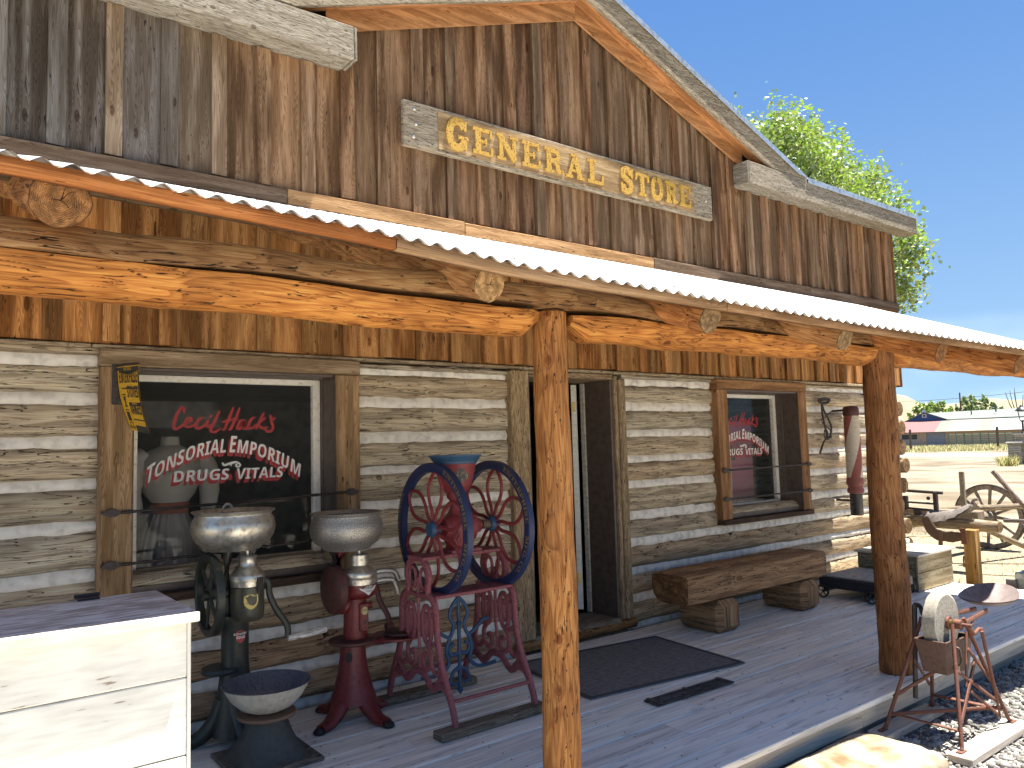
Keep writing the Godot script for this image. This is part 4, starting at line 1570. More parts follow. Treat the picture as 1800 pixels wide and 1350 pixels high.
const LETTERS = {
	"G": [[0.27, 0.80, 0.72, 0.70, 0.88, 0.52, 0.93, 0.32, 0.84, 0.22, 0.62, 0.21, 0.38, 0.32, 0.15, 0.52, 0.07, 0.70, 0.14, 0.80, 0.30], [0.12, 0.55, 0.42, 0.97, 0.42], [0.22, 0.80, 0.44, 0.80, 0.04], [0.10, 0.84, 0.66, 0.86, 0.97]],
	"E": [[0.27, 0.30, 0.04, 0.30, 0.96], [0.14, 0.08, 0.93, 0.86, 0.93], [0.14, 0.08, 0.07, 0.90, 0.07], [0.12, 0.30, 0.50, 0.62, 0.50], [0.11, 0.84, 0.97, 0.86, 0.70], [0.12, 0.87, 0.03, 0.90, 0.32], [0.10, 0.63, 0.37, 0.63, 0.63]],
	"N": [[0.20, 0.22, 0.04, 0.22, 0.96], [0.20, 0.80, 0.04, 0.80, 0.96], [0.27, 0.18, 0.94, 0.84, 0.06], [0.11, 0.04, 0.06, 0.42, 0.06], [0.11, 0.02, 0.94, 0.32, 0.94], [0.11, 0.62, 0.94, 0.99, 0.94]],
	"R": [[0.26, 0.28, 0.04, 0.28, 0.96], [0.12, 0.06, 0.06, 0.50, 0.06], [0.13, 0.06, 0.93, 0.40, 0.93], [0.21, 0.34, 0.90, 0.58, 0.90, 0.74, 0.80, 0.74, 0.62, 0.58, 0.51, 0.34, 0.50], [0.22, 0.52, 0.50, 0.68, 0.36, 0.72, 0.16, 0.84, 0.06], [0.10, 0.80, 0.06, 0.99, 0.14]],
	"A": [[0.17, 0.50, 0.95, 0.20, 0.05], [0.27, 0.50, 0.95, 0.78, 0.05], [0.11, 0.30, 0.32, 0.70, 0.32], [0.12, 0.03, 0.06, 0.38, 0.06], [0.12, 0.60, 0.06, 0.99, 0.06], [0.12, 0.30, 0.94, 0.58, 0.94]],
	"L": [[0.27, 0.32, 0.04, 0.32, 0.96], [0.12, 0.08, 0.94, 0.56, 0.94], [0.14, 0.08, 0.07, 0.90, 0.07], [0.12, 0.86, 0.03, 0.91, 0.40]],
	"S": [[0.25, 0.80, 0.72, 0.68, 0.88, 0.46, 0.92, 0.26, 0.82, 0.26, 0.64, 0.48, 0.53, 0.74, 0.42, 0.78, 0.22, 0.60, 0.08, 0.36, 0.09, 0.20, 0.28], [0.11, 0.84, 0.62, 0.86, 0.97], [0.11, 0.16, 0.03, 0.15, 0.38]],
	"T": [[0.27, 0.50, 0.04, 0.50, 0.96], [0.14, 0.06, 0.93, 0.94, 0.93], [0.12, 0.09, 0.96, 0.06, 0.66], [0.12, 0.91, 0.96, 0.94, 0.66], [0.12, 0.24, 0.06, 0.76, 0.06]],
	"O": [[0.25, 0.50, 0.93, 0.30, 0.86, 0.20, 0.66, 0.20, 0.34, 0.30, 0.14, 0.50, 0.07, 0.70, 0.14, 0.80, 0.34, 0.80, 0.66, 0.70, 0.86, 0.50, 0.93, 0.44, 0.925]],
}

func ribbon(m: MB, pts: Array, w: float, z0: float, z1: float) -> void:
	# one stroke of a cut-out letter, with sides
	var path = pts
	if pts.size() > 2:
		path = curve(pts, 4)
	var L = []
	var Rr = []
	for i in path.size():
		var tg = (path[mini(i + 1, path.size() - 1)] - path[maxi(i - 1, 0)]).normalized()
		var nn = Vector2(-tg.y, tg.x)
		L.append(path[i] + nn * w * 0.5)
		Rr.append(path[i] - nn * w * 0.5)
	var F = Vector3(0, 0, 1)
	var a = []
	var b = []
	for i in path.size():
		a.append(m.vx(Vector3(L[i].x, L[i].y, z1), F, L[i]))
		b.append(m.vx(Vector3(Rr[i].x, Rr[i].y, z1), F, Rr[i]))
	for i in path.size() - 1:
		m.quadi(a[i], a[i + 1], b[i + 1], b[i])
	Rr.reverse()
	var loop = L + Rr
	for i in loop.size():
		var p = loop[i]
		var q = loop[(i + 1) % loop.size()]
		var e = q - p
		if e.length() < 1e-5:
			continue
		m.face([Vector3(p.x, p.y, z0), Vector3(q.x, q.y, z0), Vector3(q.x, q.y, z1), Vector3(p.x, p.y, z1)], Vector3(-e.y, e.x, 0), [p, q, q, p])


func build_store_sign() -> void:
	var t = thing("store_sign", "long grey plank sign with raised gold letters on the gable", "sign")
	var x0 = 2.44
	var x1 = 5.60
	var zf = 0.078
	slab("plank", t, mats.rough, Vector3(x0, 3.395, 0.037), Vector3(x1, 3.705, zf), 0, Color(0.38, 0.325, 0.245), 0.007)
	# a sunk-looking lighter field of sawn wood carries the letters
	slab("field", t, mats.board, Vector3(x0 + 0.26, 3.42, zf + 0.0005), Vector3(x1 - 0.26, 3.682, zf + 0.005), 0, Color(0.43, 0.33, 0.195), 0.003)
	# painted tuscan letters, cut out and nailed on: thick stems, slab feet and spurs
	for w in [["GENERAL", 2.735, 4.245], ["STORE", 4.40, 5.30]]:
		var n = w[0].length()
		var cw = (w[2] - w[1]) / n
		for i in n:
			var big = i == 0
			var h = 0.215 if big else 0.190
			var m = MB.new()
			var k = 0
			for st in LETTERS[w[0][i]]:
				var pts = []
				for q in range(1, st.size(), 2):
					pts.append(Vector2(w[1] + cw * (i + 0.04 + 0.92 * st[q]), (3.443 if big else 3.452) + h * st[q + 1]))
				ribbon(m, pts, st[0] * h * 0.92, zf + 0.0055, zf + 0.017 + 0.0003 * k)
				k += 1
			part("letter", m, mats.gold_letter, t)
	for q in [[x0 + 0.09, 3.55], [x0 + 0.07, 3.46], [x0 + 0.08, 3.65], [x1 - 0.09, 3.56]]:
		var b = MB.new()
		b.xf = Transform3D(Basis(Vector3(1, 0, 0), PI / 2), Vector3(q[0], q[1], zf))
		b.lathe([Vector2(0.013, 0.0), Vector2(0.012, 0.006), Vector2(0.006, 0.010), Vector2(0.0, 0.011)], 8)
		part("bolt", b, mats.nickel, t)


func build_flange_sign() -> void:
	var t = thing("stove_sign", "bent yellow and black tin sign advertising stoves beside the shop window", "sign")
	# a stiff tin sheet, curled a little, hung from an iron bracket on the casing
	var c = [Vector3(0.777, 1.876, 0.080), Vector3(0.842, 1.874, 0.245), Vector3(0.840, 1.563, 0.100), Vector3(0.890, 1.536, 0.268)]
	var nrm = (c[1] - c[0]).cross(c[2] - c[0]).normalized()
	if nrm.dot(Vector3(-0.8, 0, 4.0)) < 0:
		nrm = -nrm
	var at = func(u, v, lift):
		var p = c[0].lerp(c[1], u).lerp(c[2].lerp(c[3], u), v)
		return p + nrm * (0.018 * sin(v * PI) + lift)
	var sheet = func(u0, u1, v0, v1, lift, m):
		var n = 8
		for side in [1.0, -1.0]:
			var rows = []
			for i in n + 1:
				var v = lerpf(v0, v1, float(i) / n)
				rows.append([m.vx(at.call(u0, v, lift if side > 0 else lift - 0.0015), nrm * side, Vector2(0, v)), m.vx(at.call(u1, v, lift if side > 0 else lift - 0.0015), nrm * side, Vector2(1, v))])
			for i in n:
				m.quadi(rows[i][0], rows[i][1], rows[i + 1][1], rows[i + 1][0])
	var s = MB.new()
	sheet.call(0.0, 1.0, 0.0, 1.0, 0.0, s)
	part("sheet", s, mats.yellow, t)
	# printed black grounds
	var k = MB.new()
	var arc = []
	var uv = []
	for i in 13:
		var u = i / 12.0
		arc.append(at.call(u, 0.012, 0.0012))
		uv.append(Vector2.ZERO)
	for i in 13:
		var u = 1.0 - i / 12.0
		arc.append(at.call(u, 0.05 + 0.075 * sin(u * PI), 0.0012))
		uv.append(Vector2.ZERO)
	k.face(arc, nrm, uv)
	sheet.call(0.95, 1.0, 0.05, 1.0, 0.0011, k)
	sheet.call(0.16, 1.0, 0.325, 0.345, 0.0013, k)
	sheet.call(0.40, 0.96, 0.545, 0.60, 0.0013, k)
	sheet.call(0.40, 0.96, 0.80, 0.82, 0.0013, k)
	sheet.call(0.40, 0.96, 0.90, 1.0, 0.0012, k)
	sheet.call(0.0, 0.02, 0.05, 1.0, 0.0012, k)
	# the little stove picture as a few black shapes
	for q in [[0.15, 0.30, 0.42, 0.44], [0.17, 0.28, 0.46, 0.52], [0.20, 0.25, 0.52, 0.60], [0.16, 0.30, 0.60, 0.62], [0.12, 0.32, 0.66, 0.675], [0.14, 0.30, 0.70, 0.84], [0.12, 0.33, 0.86, 0.87], [0.14, 0.17, 0.87, 0.93], [0.27, 0.30, 0.87, 0.93]]:
		sheet.call(q[0], q[1], q[2], q[3], 0.0014, k)
	part("black_print", k, mats.black, t)
	var f = font(false, 700)
	var lt = MB.new()
	var put = func(m, str_, u0, u1, v0, v1, lift):
		var w = text_width(str_, f, 1.0)
		m.text(str_, f, 1.0, 0.0, func(p): return at.call(lerpf(u0, u1, p.x / w), lerpf(v1, v0, p.y), lift))
	put.call(lt, "WE SELL", 0.33, 0.68, 0.035, 0.08, 0.0024)
	put.call(lt, "AND", 0.56, 0.80, 0.555, 0.59, 0.0024)
	part("yellow_print", lt, mats.yellow, t)
	var bt = MB.new()
	put.call(bt, "ENTERPRISE", 0.08, 0.94, 0.13, 0.315, 0.0024)
	put.call(bt, "STOVES", 0.40, 0.94, 0.36, 0.53, 0.0024)
	put.call(bt, "RANGES", 0.40, 0.94, 0.61, 0.785, 0.0024)
	put.call(bt, "SOLD HERE", 0.06, 0.38, 0.94, 0.975, 0.0024)
	part("black_lettering", bt, mats.black, t)
	var b = MB.new()
	b.tube([Vector3(0.80, 1.70, 0.066), Vector3(0.80, 1.72, 0.085), Vector3(0.79, 1.88, 0.085)], 0.008, 6)
	b.tube([Vector3(0.79, 1.884, 0.066), Vector3(0.795, 1.884, 0.13), Vector3(0.842, 1.880, 0.25)], 0.006, 6)
	b.box(Vector3(0.785, 1.79, 0.070), Vector3(0.055, 0.20, 0.014), 0.004)
	part("bracket", b, mats.iron, t)


func build_chest() -> void:
	var t = thing("wooden_chest", "big white plank chest with worn grey lid and peeling paint", "chest")
	var xr = 0.600
	var xl = -0.95
	var zf = 2.045
	var zb = 1.62
	var y = 0.02
	for h in [0.19, 0.205, 0.205, 0.205, 0.15]:
		slab("front_board", t, mats.chest, Vector3(xl, y + 0.0015, zf - 0.022), Vector3(xr - 0.002, y + h - 0.0015, zf + rr(-0.001, 0.001)), 0, tinted(Color(0.95, 0.94, 0.90), 0.03), 0.003)
		slab("end_board", t, mats.chest, Vector3(xr - 0.024, y + 0.0015, zb), Vector3(xr - 0.004, y + h - 0.0015, zf - 0.024), 2, tinted(Color(0.95, 0.94, 0.90), 0.03), 0.003)
		slab("back_board", t, mats.chest, Vector3(xl, y + 0.0015, zb), Vector3(xr - 0.026, y + h - 0.0015, zb + 0.02), 0, Color(0.95, 0.94, 0.90), 0.003)
		y += h
	slab("corner_strip", t, mats.chest, Vector3(xr - 0.0015, 0.02, zf - 0.045), Vector3(xr + 0.008, y - 0.002, zf + 0.002), 1, Color(0.92, 0.90, 0.86), 0.003)
	slab("end_board", t, mats.chest, Vector3(xl - 0.02, 0.02, zb), Vector3(xl - 0.001, y - 0.002, zf), 2, Color(0.95, 0.94, 0.90), 0.003)
	for q in [[zb - 0.005, zb + 0.145], [zb + 0.1455, zf + 0.024]]:
		slab("lid_board", t, mats.lid, Vector3(xl - 0.02, y + 0.002, q[0]), Vector3(xr + 0.02, y + 0.026, q[1]), 0, tinted(Color(0.97, 0.90, 0.82), 0.03), 0.007)
	slab("lid_lip", t, mats.chest, Vector3(xl - 0.02, y + 0.0005, zf + 0.0245), Vector3(xr + 0.022, y + 0.0265, zf + 0.034), 0, Color(0.86, 0.80, 0.70), 0.005)
	slab("bottom", t, mats.chest, Vector3(xl, 0.003, zb + 0.02), Vector3(xr - 0.03, 0.019, zf - 0.03), 0, Color(0.95, 0.94, 0.90), 0.003)
	var h = MB.new()
	h.box(Vector3(0.42, y + 0.030, zb + 0.02), Vector3(0.06, 0.006, 0.03), 0.002)
	h.tube([Vector3(0.385, y + 0.036, zb - 0.004), Vector3(0.455, y + 0.036, zb - 0.004)], 0.006, 6)
	part("hinge", h, mats.iron, t)


func bowl_profile(r: float, y0: float, h: float) -> Array:
	return [Vector2(0.0, y0 + 0.0), Vector2(r * 0.62, y0), Vector2(r * 0.66, y0 + h * 0.05), Vector2(r * 0.70, y0 + h * 0.10), Vector2(r * 0.86, y0 + h * 0.20), Vector2(r * 0.96, y0 + h * 0.36), Vector2(r * 1.0, y0 + h * 0.55), Vector2(r * 0.97, y0 + h * 0.74), Vector2(r * 0.90, y0 + h * 0.87), Vector2(r * 0.90, y0 + h * 0.91), Vector2(r * 0.98, y0 + h * 0.97), Vector2(r * 0.99, y0 + h), Vector2(r * 0.95, y0 + h), Vector2(r * 0.87, y0 + h * 0.90), Vector2(r * 0.93, y0 + h * 0.72), Vector2(r * 0.95, y0 + h * 0.55), Vector2(r * 0.80, y0 + h * 0.2), Vector2(0.0, y0 + h * 0.12)]


func spread_feet(m: MB, n: int, r: float, h: float, a0: float, thick: float, spin = 1.0) -> void:
	for k in n:
		var a = a0 + TAU * k / n
		var d = Vector3(sin(a), 0, cos(a))
		var pts = curve([Vector3(0, h, 0) + d * 0.05, Vector3(0, h * 0.5, 0) + d * r * 0.40, Vector3(0, h * 0.17, 0) + d * r * 0.70, Vector3(0, 0.018, 0) + d * r], 5)
		var rad = []
		for i in pts.size():
			rad.append(lerpf(thick * 1.45, thick * 0.8, float(i) / (pts.size() - 1)))
		m.tube(pts, rad, 8, false, Vector3.UP, 1.15, 0.8)


func foot_pads(m: MB, n: int, r: float, a0: float) -> void:
	for k in n:
		var a = a0 + TAU * k / n
		m.xf = Transform3D(Basis(Vector3.UP, a), Vector3(sin(a), 0, cos(a)) * r)
		m.lathe([Vector2(0.0, 0.001), Vector2(0.030, 0.001), Vector2(0.034, 0.010), Vector2(0.026, 0.022), Vector2(0.012, 0.032), Vector2(0.0, 0.034)], 12)
	m.xf = Transform3D.IDENTITY


func hoop(m: MB, ctr: Vector3, r: float, w: float, th: float, ax: Vector3, ay: Vector3, segs = 40) -> void:
	# a flat wheel rim with softened edges: r outer radius, w radial width, th thickness along the axle
	var axis = ax.cross(ay).normalized()
	var sec = []
	for q in [[0.0, -0.5], [0.12, -0.62], [0.88, -0.62], [1.0, -0.5], [1.0, 0.5], [0.88, 0.62], [0.12, 0.62], [0.0, 0.5]]:
		sec.append(Vector2(r - w + w * q[0], th * q[1]))
	var cen = Vector2(r - w * 0.5, 0.0)
	for j in sec.size():
		var p = sec[j]
		var q = sec[(j + 1) % sec.size()]
		var nn2 = Vector2((q - p).y, -(q - p).x).normalized()
		if nn2.dot((p + q) * 0.5 - cen) < 0:
			nn2 = -nn2
		var A = []
		var B = []
		for k in segs + 1:
			var an = TAU * k / segs
			var d = ax * cos(an) + ay * sin(an)
			A.append(m.vx(ctr + d * p.x + axis * p.y, d * nn2.x + axis * nn2.y, Vector2(an * r, p.y)))
			B.append(m.vx(ctr + d * q.x + axis * q.y, d * nn2.x + axis * nn2.y, Vector2(an * r, q.y)))
		for k in segs:
			m.quadi(A[k], A[k + 1], B[k + 1], B[k])


func build_green_separator() -> void:
	var t = thing("cream_separator", "dark green cream separator with tall shiny supply bowl and spoked flywheel", "cream separator", Vector3(1.29, 0, 0.30))
	var fr = MB.new()
	fr.lathe([Vector2(0.115, 0.05), Vector2(0.10, 0.14), Vector2(0.082, 0.26), Vector2(0.070, 0.36), Vector2(0.066, 0.40), Vector2(0.066, 0.58), Vector2(0.074, 0.60), Vector2(0.074, 0.625)], 20)
	spread_feet(fr, 3, 0.24, 0.22, -1.95, 0.042)
	part("pedestal", fr, mats.green_paint, t)
	var fp = MB.new()
	foot_pads(fp, 3, 0.25, -1.95)
	part("feet", fp, mats.black, t)
	var fl = MB.new()
	fl.xf = Transform3D(Basis.IDENTITY, Vector3(-0.07, 0.355, 0.0))
	fl.lathe([Vector2(0.0, 0.0), Vector2(0.09, 0.0), Vector2(0.096, 0.01), Vector2(0.09, 0.024), Vector2(0.0, 0.024)], 24)
	part("shelf", fl, mats.green_paint, t)
	# upright bowl housing, set forward of the column
	var off = Vector3(0.045, 0, 0.05)
	var hb = MB.new()
	hb.xf = Transform3D(Basis.IDENTITY, off)
	hb.lathe([Vector2(0.0, 0.598), Vector2(0.07, 0.60), Vector2(0.078, 0.612), Vector2(0.082, 0.64), Vector2(0.082, 0.765), Vector2(0.0, 0.766)], 28)
	var hs = part("bowl_housing", hb, mats.olive_paint, t)
	var gb = MB.new()
	gb.xf = Transform3D(Basis.IDENTITY, off)
	var crest = []
	for q in [[-0.034, 0.026], [-0.018, 0.022], [-0.008, 0.034], [0.008, 0.034], [0.018, 0.022], [0.034, 0.030], [0.036, 0.0], [0.030, -0.02], [0.014, -0.034], [0.0, -0.040], [-0.014, -0.034], [-0.030, -0.02], [-0.036, 0.0]]:
		crest.append(Vector2(q[0], q[1]))
	wrapped_poly(gb, crest, 0.082, -0.10, 0.700, 0.0008)
	part("gold_crest", gb, plain(Color(0.36, 0.30, 0.10), 0.4, 0.5), hs)
	var gt = MB.new()
	gt.xf = Transform3D(Basis.IDENTITY, off)
	for q in [[0.018, 0.024], [0.012, 0.017], [0.022, 0.010], [0.026, 0.003]]:
		var poly = [Vector2(-q[0], q[1] - 0.02), Vector2(q[0], q[1] - 0.02), Vector2(q[0], q[1] - 0.0172), Vector2(-q[0], q[1] - 0.0172)]
		wrapped_poly(gt, poly, 0.082, -0.10, 0.708, 0.0022)
	part("crest_lines", gt, mats.olive_paint, hs)
	var sh = MB.new()
	var shield = []
	for q in [[-0.022, 0.022], [-0.010, 0.025], [0.0, 0.030], [0.010, 0.025], [0.022, 0.022], [0.025, 0.0], [0.020, -0.02], [0.0, -0.033], [-0.020, -0.02], [-0.025, 0.0]]:
		shield.append(Vector2(q[0], q[1]))
	wrapped_poly(sh, shield, 0.066, 0.10, 0.525, 0.001)
	part("red_shield", sh, plain(Color(0.42, 0.03, 0.035), 0.4), t)
	var st = MB.new()
	var f = font(false, 700)
	var w1 = text_width("ECONOMY", f, 0.010)
	st.text("ECONOMY", f, 0.010, 0.0, func(p): return wound(0.0685, 0.10, 0.529).call(Vector3(p.x - w1 * 0.5, p.y, 0)))
	var w2 = text_width("KING", f, 0.013)
	st.text("KING", f, 0.013, 0.0, func(p): return wound(0.0685, 0.10, 0.510).call(Vector3(p.x - w2 * 0.5, p.y, 0)))
	part("shield_lettering", st, mats.white_letter, t)
	var cn = MB.new()
	cn.xf = Transform3D(Basis.IDENTITY, off)
	cn.lathe([Vector2(0.0, 0.767), Vector2(0.080, 0.768), Vector2(0.081, 0.795), Vector2(0.085, 0.797), Vector2(0.085, 0.820), Vector2(0.080, 0.828), Vector2(0.048, 0.862), Vector2(0.044, 0.868), Vector2(0.044, 0.905), Vector2(0.049, 0.912), Vector2(0.044, 0.918), Vector2(0.036, 0.915), Vector2(0.034, 0.88), Vector2(0.0, 0.878)], 28)
	part("tin_cover", cn, mats.nickel, t)
	var flap = MB.new()
	flap.xf = Transform3D(Basis(Vector3.UP, 0.42), off + Vector3(0.037, 0.775, 0.079))
	flap.box(Vector3.ZERO, Vector3(0.036, 0.075, 0.006), 0.002)
	part("spout_plate", flap, mats.iron, t)
	var tp = MB.new()
	tp.tube([Vector3(0.045, 0.91, 0.05), Vector3(0.045, 0.945, 0.05)], 0.010, 8)
	tp.tube([Vector3(0.03, 0.948, 0.05), Vector3(0.062, 0.948, 0.05)], 0.009, 8)
	part("tap", tp, mats.nickel, t)
	var ps = MB.new()
	ps.tube([Vector3(-0.02, 0.56, -0.05), Vector3(-0.025, 0.75, -0.07), Vector3(-0.02, 0.945, -0.05)], [0.045, 0.03, 0.036], 10)
	part("bowl_arm", ps, mats.green_paint, t)
	var bw = MB.new()
	bw.xf = Transform3D(Basis.IDENTITY, Vector3(-0.008, 0, 0.0))
	bw.lathe(bowl_profile(0.205, 0.948, 0.196), 40)
	var bo = part("supply_bowl", bw, mats.nickel, t)
	var ear = MB.new()
	ear.tube(ring_pts(Vector3(0.02, 1.138, -0.185), 0.022, 0.026, 0.0, PI, 8, Vector3.RIGHT, Vector3.UP), 0.004, 5, false, Vector3(0, 0, 1), 2.0, 1.0)
	part("bail_ear", ear, mats.nickel, bo)
	var wh = MB.new()
	hoop(wh, Vector3(-0.125, 0.735, 0.0), 0.20, 0.034, 0.032, Vector3(0, 0, 1), Vector3.UP, 40)
	var wn = part("flywheel", wh, mats.green_paint, t)
	var sp = MB.new()
	for k in 6:
		var a = TAU * k / 6 + 0.25
		var d = Vector3(0, cos(a), sin(a))
		sp.tube([Vector3(-0.125, 0.735, 0) + d * 0.02, Vector3(-0.125, 0.735, 0) + d * 0.17], [0.014, 0.010], 6, false, Vector3(1, 0, 0), 1.4, 0.7)
	sp.tube([Vector3(-0.155, 0.735, 0), Vector3(-0.04, 0.735, 0)], 0.026, 12)
	part("spokes", sp, mats.green_paint, wn)
	var cr = MB.new()
	var cp = curve([Vector3(0.09, 0.775, 0.02), Vector3(0.155, 0.772, 0.03), Vector3(0.165, 0.70, 0.035), Vector3(0.20, 0.62, 0.04), Vector3(0.25, 0.54, 0.045), Vector3(0.255, 0.475, 0.05)], 5)
	cr.tube(cp, 0.014, 8, false, Vector3(0, 0, 1), 1.25, 0.7)
	part("crank", cr, mats.green_paint, t)
	var hd = MB.new()
	hd.tube([Vector3(0.255, 0.472, 0.05), Vector3(0.30, 0.474, 0.052), Vector3(0.38, 0.480, 0.056), Vector3(0.46, 0.486, 0.06)], [0.016, 0.018, 0.020, 0.017], 10)
	part("crank_handle", hd, mats.rough, t)


func build_pan_stand() -> void:
	var t = thing("pan_stand", "grey enamel pan sitting on a flared dark green pedestal", "pedestal", Vector3(1.335, 0, 0.62))
	var m = MB.new()
	# four-sided flared foot narrowing to a round neck
	var n = 7
	var rows = []
	for i in n + 1:
		var f = float(i) / n
		var y = 0.004 + 0.196 * f
		var half = lerpf(0.19, 0.088, pow(f, 0.55))
		var row = []
		for k in 24:
			var a = TAU * k / 24
			var c = cos(a)
			var s = sin(a)
			var sq = half / maxf(absf(c), absf(s))
			row.append(Vector3(c, 0, s) * lerpf(minf(sq, half * 1.32), half, smoothstep(0.1, 0.9, f)) + Vector3(0, y, 0))
		rows.append(row)
	var g = []
	for i in n + 1:
		var r = []
		for k in 25:
			var p = rows[i][k % 24]
			var du = rows[i][(k + 1) % 24] - rows[i][(k + 23) % 24]
			var dv = rows[mini(i + 1, n)][k % 24] - rows[maxi(i - 1, 0)][k % 24]
			var nn = du.cross(dv)
			if nn.dot(Vector3(p.x, 0, p.z)) < 0:
				nn = -nn
			r.append(m.vx(p, nn, Vector2(k * 0.05, p.y)))
		g.append(r)
	for i in n:
		for k in 24:
			m.quadi(g[i][k], g[i][k + 1], g[i + 1][k + 1], g[i + 1][k])
	part("pedestal", m, mats.grey_green, t)
	slab("base_plate", t, mats.rough, Vector3(-0.2, 0.001, -0.2), Vector3(0.2, 0.022, 0.2), 0, Color(0.22, 0.20, 0.18), 0.005)
	var rg = MB.new()
	rg.lathe([Vector2(0.0, 0.20), Vector2(0.128, 0.20), Vector2(0.134, 0.206), Vector2(0.132, 0.217), Vector2(0.10, 0.222), Vector2(0.0, 0.222)], 30)
	part("ring", rg, plain(Color(0.17, 0.10, 0.06), 0.6), t)
	var p = MB.new()
	p.lathe([Vector2(0.0, 0.224), Vector2(0.075, 0.226), Vector2(0.12, 0.246), Vector2(0.165, 0.29), Vector2(0.196, 0.345), Vector2(0.202, 0.352)], 40)
	var pn = part("pan", p, mats.cream, t)
	var q = MB.new()
	q.lathe([Vector2(0.0, 0.232), Vector2(0.072, 0.234), Vector2(0.115, 0.252), Vector2(0.160, 0.295), Vector2(0.190, 0.345), Vector2(0.199, 0.355), Vector2(0.204, 0.353)], 40)
	part("inside", q, mats.enamel, pn)


